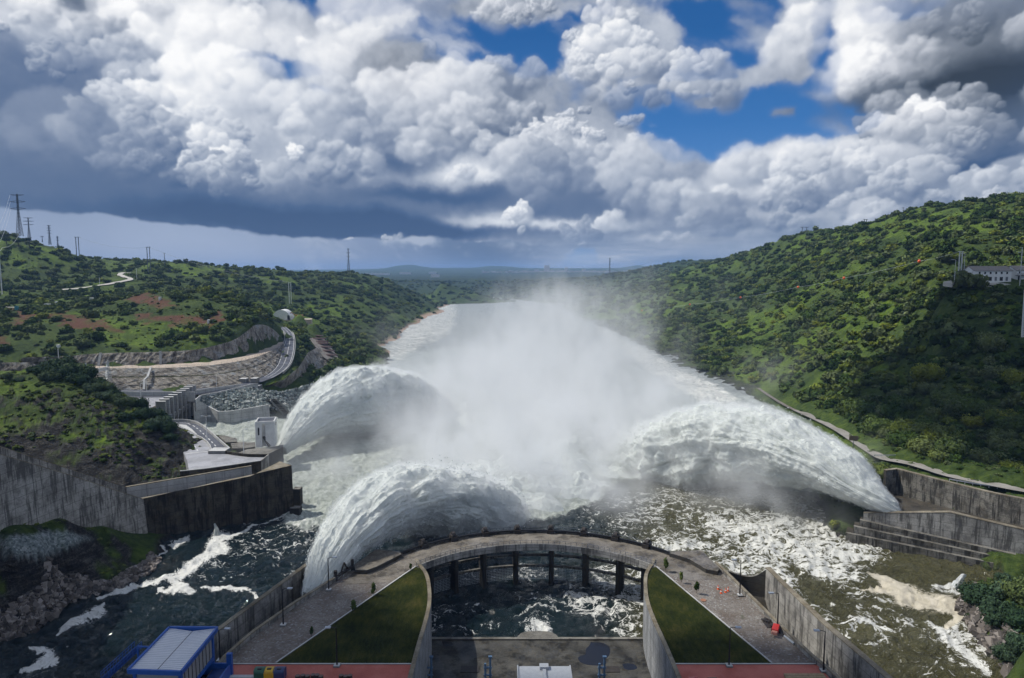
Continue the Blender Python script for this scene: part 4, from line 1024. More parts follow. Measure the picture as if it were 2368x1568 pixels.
# ---------------------------------------------------------------- arch bridge over the basin mouth
bridge = empty('arch_bridge', (CC[0], CC[1], 0), 0, 'curved concrete footbridge on eight tall piers across the mouth of the basin', 'bridge')
def arc(R, a0, a1, n, z=0):
    return [(R*math.sin(a0+(a1-a0)*i/(n-1)), R*math.cos(a0+(a1-a0)*i/(n-1)), z) for i in range(n)]
A0, A1 = math.radians(-52), math.radians(52)
def ring(name, R0, R1, z0, z1, mat, parent=bridge, n=70, a0=A0, a1=A1):
    P = with_z(arc((R0+R1)/2, a0, a1, n), z1)
    V, F = wall_mesh(P, abs(R1-R0), z0)
    me = bpy.data.meshes.new(name); me.from_pydata([tuple(v) for v in V], [], F); me.update()
    bm = bmesh.new(); bm.from_mesh(me); bmesh.ops.recalc_face_normals(bm, faces=bm.faces); bm.to_mesh(me); bm.free()
    attr(me, 's', np.tile(np.linspace(0, (a1-a0)*R0, n), 4)); return link(name, me, mat, parent)
ring('deck', RI, RO, PZ-1.1, PZ+.02, M_DECK)
ring('edge_beam', RI-.35, RI-.003, PZ-1.5, PZ+.22, M_CON)
ring('outer_kerb', RO+.003, RO+.5, PZ-1.6, PZ+.5, M_CON_D)
mt = ring('water_pipe', RO-.45, RO+.05, PZ+.55, PZ+.95, M_BLACK)
def railing(R, n, a0, a1, h, name, parent):
    mb = MB()
    for zr in (.35, .7, h): mb.tube(arc(R, a0, a1, 60, PZ+zr+.02), .045, 5)
    for i in range(n):
        a = a0+(a1-a0)*i/(n-1); p = Vector((R*math.sin(a), R*math.cos(a), PZ)); mb.bar(p, p+Vector((0, 0, h+.02)), .09)
    return mb.build(name, M_PYL, parent)
railing(RI-.15, 46, math.radians(-50), math.radians(50), 1.15, 'inner_railing', bridge)
railing(RO+.3, 40, math.radians(-44), math.radians(44), 1.5, 'outer_railing', bridge)
pier_px = [(820,640),(952,600),(1105,570),(1283,575),(1465,560),(1645,575),(1820,615),(1950,660)]
for q in pier_px:
    g = at_z(*r5(*q), 0); a = math.atan2(g.x-CC[0], g.y-CC[1])
    Mx = Matrix.Rotation(-a, 4, 'Z')
    mb = MB(); mb.box(-.6, .6, RO-3.8, RO-.5, -4, PZ-1.103, Mx); mb.tube([Mx @ Vector((0, RO-3.8, -4)), Mx @ Vector((0, RO-3.8, PZ-1.103))], .6, 12)
    pr = mb.build('pier', M_CON_D, bridge); attr(pr.data, 's', [0]*len(pr.data.vertices))
pa = [math.atan2(at_z(*r5(*q), 0).x-CC[0], at_z(*r5(*q), 0).y-CC[1]) for q in pier_px]
for a0, a1 in zip(pa[:-1], pa[1:]):
    for zc in (7.1, 4.1):
        ring('cross_beam', RO-1.9, RO-1.2, zc-.28, zc+.28, M_CON_D, bridge, 8, a0, a1)
    # debris screen: a real mesh of bars
    mb = MB(); R_ = RO-1.5
    for zr in np.arange(.4, 3.8, .42): mb.tube(arc(R_, a0, a1, 6, zr), .035, 4, False)
    nb = int((a1-a0)*R_/.42)
    for i in range(nb+1):
        a = a0+(a1-a0)*i/nb; p = Vector((R_*math.sin(a), R_*math.cos(a), .3)); mb.bar(p, p+Vector((0, 0, 3.5)), .05)
    mb.build('debris_screen', M_GALV, bridge)
# sheave blocks on the outer edge
for q in [(752,316),(918,272),(1097,245),(1280,234),(1467,233),(1653,246),(1835,272),(2008,316)]:
    g = at_z(*r5(*q), PZ+.8); a = math.atan2(g.x-CC[0], g.y-CC[1]); Mx = Matrix.Rotation(-a, 4, 'Z')
    mb = MB(); mb.box(-.8, -.45, RO-.7, RO+1.3, PZ+.02, PZ+1.5, Mx); mb.box(.45, .8, RO-.7, RO+1.3, PZ+.02, PZ+1.5, Mx)
    mb.tube([Mx @ Vector((-.44, RO+.35, PZ+1.35)), Mx @ Vector((.44, RO+.35, PZ+1.35))], .85, 14)
    mb.box(-.95, .95, RO-.95, RO-.72, PZ+.02, PZ+1.1, Mx)
    mb.build('sheave_block', M_DKMET, bridge)
# abutment platforms
def abut(pts, lab):
    P = [at_z(*r5(*p), PZ+1.0) for p in pts]
    o = poly_sheet('abutment_platform', P, M_DECK, thick=13)
    o.data.materials.clear(); o.data.materials.append(M_CON_D); attr(o.data, 's', [0]*len(o.data.vertices))
    c = sum(P, Vector())/len(P); top = [c+(p-c)*.93 + Vector((0, 0, .012)) for p in P]
    poly_sheet('platform_top', top, M_DECK, o); tag(o, lab, 'platform')
abut([(490,345),(622,356),(635,372),(500,440),(440,462),(378,460),(372,432)], 'raised wedge of concrete at the left end of the arch bridge')
abut([(2128,366),(2150,356),(2310,350),(2408,452),(2395,468),(2330,455),(2240,400)], 'raised wedge of concrete at the right end of the arch bridge')
# paved aprons at the ends of the bridge
for P, nm in (([(630,372),(735,430),(720,470),(560,528),(300,545),(378,462),(440,465),(500,442)], 1), ([(2130,372),(2050,432),(2070,470),(2240,520),(2420,510),(2425,455),(2395,472),(2330,458),(2240,403)], 2)):
    o = poly_sheet('paved_apron', [at_z(*r5(*p), PZ+.04) for p in P], M_DECK); tag(o, kind='structure')
# stop log frame by the left chute
t = empty('lifting_frame', at_z(776, 1343, PZ), 0, 'black triangular steel lifting frame at the head of the left chute', 'steel frame')
mb = MB(); a, b_ = at_z(776, 1343, PZ)-t.location, at_z(815, 1318, PZ)-t.location
mb.bar(a, a+Vector((0, 0, 2.4)), .7); mb.build('post', M_DKMET, t); MB().bar(b_, b_+Vector((0, 0, 2.6)), .6).build('post', M_DKMET, t)
mb = MB(); mb.bar(a+Vector((0, 0, .9)), b_+Vector((0, 0, .9)), .6, .5); c = a.lerp(b_, .30); e = a.lerp(b_, .72); tp = a.lerp(b_, .5)+Vector((0, 0, 3.1))
for u in (c, e): mb.bar(u+Vector((0, 0, .9)), tp, .28)
mb.build('truss', M_DKMET, t)
# ---------------------------------------------------------------- basin slab with its fittings
SZ = 0.75
sb = at_z(1240, 1475.5, SZ)
slab = poly_sheet('basin_slab', [(-18.6, sb.y, SZ), (30.0, sb.y, SZ), (29.6, 84, SZ), (-18.2, 84, SZ)], M_SLAB, thick=4); tag(slab, 'dark wet concrete slab with a puddle at the upstream end of the basin', 'slab')
k = MB().box(-18.6, 30, sb.y-.9, sb.y+.003, SZ+.003, SZ+.28).build('edge_curb', M_CON_D, slab); attr(k.data, 's', [0]*8)
nose = [(1280,832),(1300,812),(1340,802),(1400,800),(1460,803),(1500,822),(1508,838)]
k = poly_sheet('central_nose', [at_z(*r5(*p), SZ+.3) for p in nose], M_CON_D, slab, thick=3)
def puddle(pts, nm='puddle'):
    P = smooth_poly([at_z(*r5(*p), SZ+.012) for p in pts+[pts[0]]], 60, 3)
    return poly_sheet(nm, [tuple(p) for p in P[:-1]], M_PUD, slab)
M_PUD, nt_, b_p = new_mat('standing water'); b_p.inputs['Base Color'].default_value = (.016,.016,.017,1); b_p.inputs['Roughness'].default_value = .12; b_p.inputs['Specular IOR Level'].default_value = .6
puddle([(1690,862),(1770,866),(1802,900),(1790,945),(1765,955),(1785,985),(1720,995),(1640,985),(1612,950),(1640,935),(1665,930),(1660,900),(1680,885)])
puddle([(1865,985),(1900,978),(1945,990),(1950,1015),(1880,1020)])
puddle([(860,858),(915,858),(925,880),(870,892)])
for px_, py_ in ((1015, 1015), (1798, 1015)):
    g = at_z(*r5(px_, py_), SZ); k = MB().box(g.x-1.9, g.x+1.9, g.y-1.1, g.y+1.1, SZ+.003, SZ+.12); h = k.build('hatch_cover', M_DKMET); tag(h, 'dark steel hatch cover on the basin slab, ' + ('left' if px_ < 1400 else 'right') + ' of the grey roof', 'hatch')
# twin vent pipes
VP = empty('vent_pipe_pair', (0, 0, 0)); mb = MB()
for dx, h in ((-.55, 3.6), (.45, 5.0)): mb.tube([(dx, 0, 0), (dx, 0, h)], .22, 8)
mb.build('pipe', M_PIPE, VP); [MB().box(*q).build('bracket', M_PIPE, VP) for q in ((-.9, .8, -.16, .16, 1.0, 1.25), (-.9, .8, -.16, .16, 2.6, 2.85), (.1, .85, -.3, .3, 4.9, 5.15))]
for i, (px_, py_, lab) in enumerate([(773, 1075, 'slate blue pair of vent pipes against the left channel wall'), (1117, 1075, 'slate blue pair of vent pipes between the left hatch and the grey roof'), (1752, 1075, 'slate blue pair of vent pipes beside the puddle'), (2095, 1085, 'slate blue pair of vent pipes against the right channel wall')]):
    g = at_z(*r5(px_, py_), SZ); o = VP if i == 0 else copy_tree(VP); o.location = (g.x + (.6 if i == 0 else 0), g.y, SZ); tag(o, lab, 'vent pipe', 'vent pipes on the basin slab')
# grey roof cut by the bottom of the picture
rf = empty('plant_room', at_z(*r5(1428, 1090), SZ), 0, 'small plant room with a flat light grey roof and a vent box', 'building')
w = (at_z(*r5(1578, 994), 4.2).x - at_z(*r5(1280, 994), 4.2).x)/2; yb = at_z(*r5(1428, 994), 4.2).y
rf.location = (at_z(*r5(1428, 994), 4.2).x, yb-8, SZ)
mb = MB().box(-w+.3, w-.3, -7.6, 7.7, 0, 3.1); k = mb.build('wall', M_CON, rf); attr(k.data, 's', [0]*8)
M_ROOF = simple_mat('light grey roofing', (.36,.38,.41), .5, .1, .08, 1.2)
mb = MB().box(-w, w, -8, 8, 3.103, 3.35)
for x in (-w+.12, w-.12): mb.box(x-.12, x+.12, -8, 8, 3.353, 3.6)
mb.build('roof', M_ROOF, rf)
MB().box(-.35, .35, -8, 6.4, 3.353, 3.75).box(-.9, .9, 6.6, 8.0, 3.353, 4.0).build('vent_box', M_ROOF, rf)
# ---------------------------------------------------------------- lamps
def lamp_post(base, top_px, name_lab, arm=(-1, 0), mat=M_BLACK, dbl=False, foot=True):
    h = height_at(base, top_px[1]) - base.z
    L = empty('lamp_post', base, 0, name_lab, 'street lamp', 'tall lamp posts of the dam yard')
    if foot: MB().box(-.55, .55, -.55, .55, 0, .3).build('footing', M_CON_N, L)
    MB().tube([(0, 0, .1), (0, 0, h*.5), (0, 0, h)], [.16, .13, .09], 8).build('pole', mat, L)
    arms = [arm, (-arm[0], -arm[1])] if dbl else [arm]
    for ax, ay in arms:
        mb = MB().tube([(0, 0, h), (ax*.6, ay*.6, h+.14), (ax*1.1, ay*1.1, h+.12)], .06, 6); mb.build('arm', mat, L)
        c = Vector((ax*1.45, ay*1.45, h+.12)); mb = MB().box(c.x-.5, c.x+.5, c.y-.28, c.y+.28, c.z-.09, c.z+.10); mb.build('lamp_head', M_GALV, L)
    return L
LPS = [((760,1365),(762,1291),'black lamp post nearest the base of the spouting jet',(1,.2)),((655,1446),(654,1363),'black lamp post halfway along the left parapet',(1,.2)),((509,1528),(508,1457),'black lamp post beside the blue roofed shed',(1,.2)),
       ((779,1540),(774,1452),'black lamp post standing at the edge of the left lawn',(-1,0)),((1710,1377),(1711,1296),'black lamp post near the traffic cones',(-1,.1)),((1797,1453),(1796,1373),'black lamp post beside the red machine',(-1,.1)),
       ((1903,1552),(1904,1460),'black lamp post at the lower right corner of the red pavement',(-1,.1)),((1685,1540),(1688,1452),'black lamp post standing at the edge of the right lawn',(1,0))]
for b0, t0, lab, arm in LPS:
    lamp_post(at_z(*b0, PZ+.07), t0, lab, arm)
# ---------------------------------------------------------------- blue roofed crane shed
bs = empty('crane_shed', (at_z(*r3(1180, 1206), PZ).x, 104, PZ), 0, 'blue steel crane shed with a ribbed white roof at the lower left corner', 'shed')
RZ = 20.5
cor = [at_z(*r3(*p), RZ) for p in [(1145,870),(1470,872),(1225,1172),(865,1160)]]
ridge = [at_z(*r3(1302,893), RZ-.25), at_z(*r3(1062,1157), RZ-.25)]
L0 = bs.location
def loc(p): return Vector(p)-L0
M_RIB, nt_, b_ = new_mat('ribbed white roofing'); P_ = nt_.attr('s'); fr = nt_.math('FRACT', P_*1.9)
nt_.put(b_.inputs['Base Color'], nt_.mix(nt_.sstep(fr, .72, .95), nt_.mix(nt_.noise(nt_.pos(), .7, 5, .6), (.52,.54,.58), (.70,.71,.73)), (.24,.26,.31)))
b_.inputs['Roughness'].default_value = .35; b_.inputs['Metallic'].default_value = .15
nt_.put(b_.inputs['Normal'], nt_.bump(nt_.math('PINGPONG', P_*1.9, .5), .5, .1))
V = [loc(cor[0]), loc(ridge[0]), loc(cor[1]), loc(cor[3]), loc(ridge[1]), loc(cor[2])]
n = 30; G = []
for i in range(n):
    t_ = i/(n-1)
    for a, b2 in ((0, 3), (1, 4), (2, 5)): G.append(V[a].lerp(V[b2], t_))
me = mesh_np('roof', [tuple(v) for v in G], grid_faces(n, 3)); attr(me, 's', np.repeat(np.linspace(0, (V[0]-V[3]).length, n), 3))
rfo = link('roof', me, M_RIB, bs); sm = rfo.modifiers.new('thickness', 'SOLIDIFY'); sm.thickness = .12; sm.offset = -1
mb = MB(); ring4 = [V[0], V[2], V[5], V[3]]
for a, b2 in zip(ring4, ring4[1:]+ring4[:1]): mb.bar(a, b2, .34, .75)
mb.build('blue_trim', M_BLUE, bs)
MB().bar(V[1]+Vector((0,0,.07)), V[4]+Vector((0,0,.07)), .12).build('gutter_line', M_DKMET, bs)
cen = (V[0]+V[2]+V[3]+V[5])/4
ins = [cen + (v-cen)*.86 for v in (V[0], V[2], V[5], V[3])]
M_PAN = simple_mat('pale cladding', (.30,.31,.30), .5, .1, .15, .8)
o = MB().prism([(v.x, v.y) for v in ins], 3.0, [v.z-.45 for v in ins]).build('cladding', M_PAN, bs)
mb = MB()
e0, e1 = ins[1], ins[2]; dd = (e1-e0)
for i in range(1, 9):
    p = e0 + dd*i/9; mb.bar((p.x+.03, p.y, 3.05), (p.x+.03, p.y, p.z-.5), .10)
mb.build('cladding_seams', M_DKMET, o)
mb = MB()
for v in ins: mb.bar((v.x, v.y, 0), (v.x, v.y, v.z-.5), .5)
for a, b2 in zip(ins, ins[1:]+ins[:1]): mb.bar((a.x, a.y, 2.9), (b2.x, b2.y, 2.9), .5, .6)
mb.build('steel_frame', M_BLUE, bs)
# side cage and stair on the left
mb = MB(); s0 = loc(at_z(*r3(945, 1000), 17.5)); s1 = loc(at_z(*r3(720, 1206), 15.0))
mb.bar(loc(at_z(*r3(932, 992), 19.5)), loc(at_z(*r3(1010, 996), 19.5)), .22); mb.bar(loc(at_z(*r3(932, 992), 19.5)), loc(at_z(*r3(932, 992), 19.5))+Vector((0,0,-4)), .28)
for dx in (-.9, .4):
    for dz in (0, .6, 1.1): mb.bar(s0+Vector((dx, 0, dz)), s1+Vector((dx, 0, dz)), .07)
for i in range(12):
    p = s0.lerp(s1, i/11)
    for dx in (-.9, .4): mb.bar(p+Vector((dx, 0, -.1)), p+Vector((dx, 0, 1.15)), .07)
mb.build('stair_railing', M_BLUE, bs)
mb = MB()
for i in range(22):
    p = s0.lerp(s1, i/21); mb.box(p.x-.9, p.x+.4, p.y-.2, p.y+.2, p.z-.12, p.z-.05)
mb.build('stair', M_BLUED, bs)
# open blue hopper beside the shed
hp = at_z(*r3(1420, 1160), PZ+1.5); t = empty('blue_hopper', (hp.x, hp.y-1.0, PZ), 0, 'open blue steel hopper between the crane shed and the red pavement', 'hopper')
for x0, x1, y0, y1 in ((-3.2, 3.2, 2.2, 2.5), (-3.2, 3.2, -5, -4.7), (-3.2, -2.9, -4.697, 2.197), (2.9, 3.2, -4.697, 2.197)):
    MB().box(x0, x1, y0, y1, 0, 2.2).build('side_panel', M_BLUE, t)
MB().box(.2, 2.85, -4.6, 2.1, 1.2, 1.35).build('shelf', M_BLUED, t); MB().box(-2.85, 2.85, -4.6, 2.1, .1, .2).build('bottom', M_BLACK, t)
MB().box(2.5, 3.35, 2.0, 2.7, 0, 4.0).build('post', M_BLUE, t)
# ---------------------------------------------------------------- bins, drums, cars, cones, machine, timber
def r10(x, y): return (231.1+x*.3172, 1386.9+y*.3172)
bin_lab = [('green', (.02,.10,.06), 'green recycling bin at the left end of the row of three'), ('yellow', (.52,.33,.02), 'yellow recycling bin in the middle of the row of three'), ('blue', (.02,.04,.12), 'navy blue recycling bin at the right end of the row of three')]
for i, (nm, c, lab) in enumerate(bin_lab):
    g = at_z(*r10(1173+i*70, 566), PZ+.1); t = empty('recycling_bin', (g.x, g.y-.1, PZ+.06), 0, lab, 'recycling bin', 'recycling bins on the red pavement')
    mt = simple_mat(nm+' bin plastic', c, .4, 0, .1)
    MB().box(-.95, .95, -.85, .85, 0, 1.5).build('body', mt, t, bevel=.12)
    mb = MB(); n = 8
    prof = [(math.cos(PI*k/n)*.85, 1.5+math.sin(PI*k/n)*.42) for k in range(n+1)]
    mb.add([(-.95, y, z) for y, z in prof]+[(.95, y, z) for y, z in prof], [(k, k+1, k+n+2, k+n+1) for k in range(n)]+[tuple(range(n+1)), tuple(range(n+1, 2*n+2))[::-1]])
    mb.build('lid', mt, t); MB().box(-.35, .35, -.5, -.1, 1.75, 1.98).build('slot', M_BLACK, t)
drum = empty('oil_drum', (0, 0, 0))
prof = [(.0, 0), (.30, 0), (.30, .28), (.33, .30), (.30, .32), (.30, .58), (.33, .60), (.30, .62), (.30, .88), (.33, .9), (.31, .93), (.0, .92)]
MB().lathe([(r*1.35, z*1.35) for r, z in prof], n=14).build('body', simple_mat('rusty black drum', (.035,.022,.018), .6, .3, .5, 4), drum)
MB().lathe([(0, 1.245), (.37, 1.245), (.37, 1.27), (0, 1.27)], n=14).build('lid', simple_mat('dull drum lid', (.14,.10,.085), .6, .2, .3, 5), drum)
dl = [(1440,560,'first oil drum from the left in the loose row beside the bins'),(1478,556,'second oil drum from the left in the loose row beside the bins'),(1512,560,'third oil drum from the left in the loose row beside the bins'),(1552,553,'fourth oil drum from the left in the loose row beside the bins'),(1582,553,'fifth oil drum from the left in the loose row beside the bins'),(1610,562,'sixth oil drum, at the right end of the loose row beside the bins'),
      (1758,557,'left drum of the three oil drums near the lawn lamp'),(1790,562,'middle drum of the three oil drums near the lawn lamp'),(1822,557,'right drum of the three oil drums near the lawn lamp')]
for i, (x, y, lab) in enumerate(dl):
    g = at_z(*r10(x, y), PZ+1.1); o = drum if i == 0 else copy_tree(drum); o.location = (g.x, g.y, PZ+.06); tag(o, lab, 'oil drum', 'oil drums on the red pavement')
def car(loc_, rz, paint, lab):
    c = empty('parked_car', loc_, rz, lab, 'car')
    prof = [(-2.1,.35),(-2.15,.75),(-1.95,.95),(-1.2,1.02),(-.75,1.42),(.75,1.46),(1.5,1.05),(2.05,.92),(2.15,.6),(2.1,.35)]
    mb = MB(); n = len(prof)
    W0 = [.86 if z < 1.1 else .66 for x, z in prof]
    mb.add([(-w_, x, z) for (x, z), w_ in zip(prof, W0)]+[(w_, x, z) for (x, z), w_ in zip(prof, W0)], [(k, k+1, k+n+1, k+n) for k in range(n-1)]+[(n-1, 0, n, 2*n-1), tuple(range(n))[::-1], tuple(range(n, 2*n))])
    mb.build('body', paint, c, bevel=.09)
    mb = MB(); mb.add([(-.64,-1.17,1.05),(.64,-1.17,1.05),(.55,-.80,1.40),(-.55,-.80,1.40)], [(0,1,2,3)]); mb.add([(-.55,.80,1.46),(.55,.80,1.46),(.68,1.44,1.10),(-.68,1.44,1.10)], [(0,1,2,3)])
    for v in range(4): mb.v[v] = (mb.v[v][0], mb.v[v][1]-.03, mb.v[v][2]+.03)
    for v in range(4, 8): mb.v[v] = (mb.v[v][0], mb.v[v][1]+.03, mb.v[v][2]+.03)
    for s_ in (-1, 1): mb.add([(s_*.80,-1.0,1.08),(s_*.80,1.25,1.08),(s_*.70,.72,1.38),(s_*.70,-.72,1.36)], [(0,1,2,3)])
    mb.build('window', M_GLASSD, c)
    for sx in (-.8, .8):
        for sy in (-1.3, 1.3):
            MB().tube([(sx-.11, sy, .33), (sx+.11, sy, .33)], .33, 16).build('wheel', M_RUB, c)
    for sx in (-.6, .6): MB().box(sx-.16, sx+.16, 2.08, 2.16, .62, .76).build('headlight', M_GALV, c)
    return c
M_CARR = simple_mat('faded red car paint', (.42,.05,.06), .25, 0, .3, .5); M_CARK = simple_mat('black car paint', (.012,.014,.020), .2, .2, .1)
g = at_z(1603, 1570, PZ+.7); c1 = car((g.x, g.y-1.9, PZ+.06), .12, M_CARR, 'red and white car at the bottom edge, on the right red pavement')
MB().box(-.50, .50, -.6, .6, 1.462, 1.50).build('white_roof_panel', M_WHITE, c1)
g = at_z(1646, 1570, PZ+.7); car((g.x, g.y-2.0, PZ+.06), .05, M_CARK, 'black car parked beside the red and white one, cut by the picture edge')
cone = empty('traffic_cone', (0, 0, 0)); MB().box(-.26, .26, -.26, .26, 0, .06).build('base', M_ORANGE, cone); MB().lathe([(.24, .06), (.16, .5), (.05, 1.0), (.0, 1.0)], n=12).build('cone', M_ORANGE, cone); MB().lathe([(.185, .42), (.14, .62)], n=12).build('stripe', M_WHITE, cone)
for i, (x, y, lab) in enumerate([(553,828,'orange traffic cone furthest from the camera on the right gravel'),(571,852,'orange traffic cone nearest the lawn kerb, left of the pair'),(612,838,'orange traffic cone closest to the lamp post on the right gravel'),(597,846,'small orange cone between two others on the right gravel')]):
    g = at_z(*r6(x, y), PZ); o = cone if i == 0 else copy_tree(cone); o.location = g; tag(o, lab, 'traffic cone', 'traffic cones on the right gravel yard')
mc = empty('red_compressor', at_z(*r6(895, 1080), PZ), -.5, 'red towed compressor parked on the gravel against the right parapet', 'machine')
MB().box(-.6, .6, -1.6, .9, .5, 1.3).build('body', M_REDP, mc, bevel=.1); MB().box(-.55, .55, -2.5, -1.75, .5, 1.15).build('tank', simple_mat('pale red tank', (.45,.20,.15), .5), mc, bevel=.1)
for sx in (-.75, .75): MB().tube([(sx-.1, -.2, .38), (sx+.1, -.2, .38)], .38, 14).build('wheel', M_RUB, mc)
MB().tube([(0, .9, .5), (0, 2.3, .35)], .07, 6).build('drawbar', M_DKMET, mc)
mb = MB(); random.seed(3)
mb.box(-1.5, 1.5, -1.8, 1.8, 0, .12)
for k in range(9): mb.box(*[v for pr in [(x-.25, x+.25) for x in [random.uniform(-1.2, 1.2)]] for v in pr], *[v for pr in [(y-.3, y+.3) for y in [random.uniform(-1.5, 1.5)]] for v in pr], 0, random.uniform(.2, .5))
g = at_z(*r6(868, 1030), PZ); o = mb.build('scrap_heap', M_DKMET); o.location = g; tag(o, 'small heap of dark scrap behind the red compressor', 'scrap')
p0, p1 = at_z(*r6(945, 1105), PZ+.2), at_z(*r6(1003, 1150), PZ+.2)
o = MB().tube([p0, p1], .22, 8).build('steel_pipe', M_GALV); tag(o, 'grey steel pipe lying on the gravel along the right parapet', 'pipe')
g0 = at_z(*r6(945, 1348), PZ); g1 = at_z(*r6(1180, 1348), PZ)
tb = empty('timber_stack', ((g0.x+g1.x)/2, g0.y-.6, PZ+.06), 0, 'stack of pale planks at the bottom edge of the right red pavement', 'timber')
for k in range(3): MB().box(-(g1.x-g0.x)/2, (g1.x-g0.x)/2, -.9+k*.62, -.35+k*.62, 0, .35+.05*k).build('plank_row', M_WOOD, tb)
# manholes and whip trees
for x, y in ((465, 893),):
    g = at_z(*r6(x, y), PZ+.02); o = MB().lathe([(.0, 0), (.62, 0), (.62, .10), (.0, .10)], n=20).build('manhole_cover', simple_mat('rusty iron lid', (.30,.14,.08), .7)); o.location = g; tag(o, 'round rusty manhole cover by the kerb of the right lawn', 'manhole cover')
def r9z(x, y, z): return at_z(*r9(x, y), z)
# ---------------------------------------------------------------- left spillway walls
def ypts(*q): return [at_y(*p) for p in q]
nearT = ypts((0,1051.5,165), (164,1100,186), (328,1153.6,206))
d_ = (nearT[0]-nearT[1]); nearT = [nearT[0]+d_*1.6] + nearT
o = wall_obj('spillway_wall', nearT, 1.3, 1.5, M_CON, n=60, batter=1.2, cap=M_CAP); tag(o, 'tall stained wall sloping down from the left edge to the bend in the spillway', 'spillway wall')
C_, Mi, En = nearT[-1], at_y(503,1114,218.8), at_y(674,1076,229.5)
Bk, Bm = at_y(646.6,1066.7,235), at_y(579.5,1101,222)
Bc = C_ + Vector((-1.0, 1.0, 0))
front = [C_, C_.lerp(Mi, .5)+Vector((0, 0, -.1)), Mi, Mi.lerp(En, .5)+Vector((0, 0, -.15)), En]
back = [Bc, Bc.lerp(Bm, .5)+Vector((.3,-.3,0)), Bm, Bm.lerp(Bk, .5), Bk]
fr = resample(front, 40); bk = resample(back, 40)
foot = fr.copy(); foot[:, 2] = -4; nrm = np.array([.72, -.70, 0]); foot += nrm*1.0
bft = bk.copy(); bft[:, 2] = -4
V = np.concatenate([foot, fr, bk, bft]); F = [(k*40+i, k*40+i+1, (k+1)*40+i+1, (k+1)*40+i) for k in range(3) for i in range(39)] + [(0, 40, 80, 120), (159, 119, 79, 39)]
me = bpy.data.meshes.new('spillway_wall'); me.from_pydata([tuple(v) for v in V], [], F); me.update(); s_ = np.concatenate([[0], np.cumsum(np.linalg.norm(np.diff(fr[:, :2], axis=0), axis=1))]); attr(me, 's', np.tile(s_, 4))
o = link('spillway_wall', me, M_CON_B); tag(o, 'black wet end block of the left spillway wall rising to a point in the churned water', 'spillway wall')
tp = np.concatenate([fr, bk]); tp[:, 2] += .012
me = mesh_np('wall_top', tp, grid_faces(2, 40)); attr(me, 's', np.tile(s_, 2)); link('wall_top', me, M_CAP, o)
for a_, w_, h_ in ((at_z(690, 1150, 3), 3.0, 6.5), (at_z(686, 1186, .5), 4.0, 2.6)):
    MB().box(a_.x-w_*.5, a_.x+w_*.35, a_.y-1.5, a_.y+1.5, -3, h_).build('footing_block', M_CON_D, o)
# light stretch of stained wall left of the black block is the same cast: far wall of the chute
farT = ypts((0,1033,177), (145,1080,197), (290,1126,216)); d_ = farT[0]-farT[1]; farT = [farT[0]+d_*1.5] + farT
o = wall_obj('spillway_wall', farT, .8, 3, M_CON, n=50, cap=M_CAP); tag(o, 'further wall of the left spillway, running parallel behind the near one', 'spillway wall')
farT2 = ypts((290.5,1126,216.3), (435,1101.5,226), (581,1077,236))
o = wall_obj('spillway_wall', farT2, .8, -3, M_CON_N, n=40, cap=M_CAP); tag(o, 'pale inner wall of the left spillway between the bend and the parking area', 'spillway wall')
ch = [fr[0], fr[-1]]
G = np.concatenate([resample([tuple(p) for p in farT[::-1]], 40)[::-1], resample([tuple(p) for p in nearT], 40)]); G[:, 2] -= 7
me = mesh_np('chute_floor', G, grid_faces(2, 40)); attr(me, 's', np.zeros(80)); o = link('chute_floor', me, M_CON_B); tag(o, 'wet floor of the left spillway chute between its two long walls', 'spillway floor')
G = np.concatenate([resample([tuple(p) for p in farT2], 40), bk]); G[:, 2] = 6
me = mesh_np('chute_floor', G, grid_faces(2, 40)); attr(me, 's', np.zeros(80)); o = link('chute_floor', me, M_CON_B); tag(o, 'wet floor of the left spillway behind the black end block', 'spillway floor')
# ---------------------------------------------------------------- parking area, ramps and tower on the left quay
RZ9 = 14.0
area = [r9(*p) for p in [(690,600),(790,603),(900,650),(990,712),(1060,745),(1115,785),(1150,830),(1172,880),(1205,905),(1300,925),(1450,945),(1650,952),(1845,945),(1760,1016),(1400,1065),(1100,1108),(905,1128),(885,1020),(850,940),(780,800),(700,690),(640,620)]]
o = poly_sheet('parking_area', [at_z(*p, RZ9) for p in area], M_ASPH2, thick=6); tag(o, kind='structure'); park = o
road = [r9(*p) for p in [(560,560),(740,556),(860,556),(980,578),(1060,620),(1150,690),(1250,780),(1385,895),(1330,905),(1205,900),(1172,880),(1150,830),(1115,785),(1060,745),(990,712),(900,650),(790,603),(560,600)]]
o = poly_sheet('asphalt_ramp', [at_z(*p, RZ9+.02) for p in road], M_ASPH, thick=5); tag(o, kind='structure'); ramp = o
def paint_line(pts, w, parent, dash=None, zz=.035, nm='road_marking'):
    P = resample([tuple(p) for p in pts], 80); L = np.concatenate([[0], np.cumsum(np.linalg.norm(np.diff(P[:, :2], axis=0), axis=1))])
    A, B = offset_line(P, w/2), offset_line(P, -w/2); V = []; F = []
    for i in range(79):
        if dash and (L[i] % (dash*2)) > dash: continue
        k = len(V); V += [tuple(A[i]), tuple(A[i+1]), tuple(B[i+1]), tuple(B[i])]; F.append((k, k+1, k+2, k+3))
    V = [(x, y, z+zz) for x, y, z in V]; me = bpy.data.meshes.new(nm); me.from_pydata(V, [], F); me.update(); return link(nm, me, M_LINE, parent)
paint_line([at_z(*r9(*p), RZ9+.02) for p in [(890,575),(960,605),(1030,655),(1100,720),(1180,800),(1240,862)]], .34, ramp, 3.0)
paint_line([at_z(*r9(*p), RZ9) for p in [(735,680),(830,735),(920,800),(985,855),(1015,910)]], .34, park, 3.0)
paint_line([at_z(*r9(*p), RZ9) for p in [(870,935),(1000,918),(1180,905)]], .5, park)
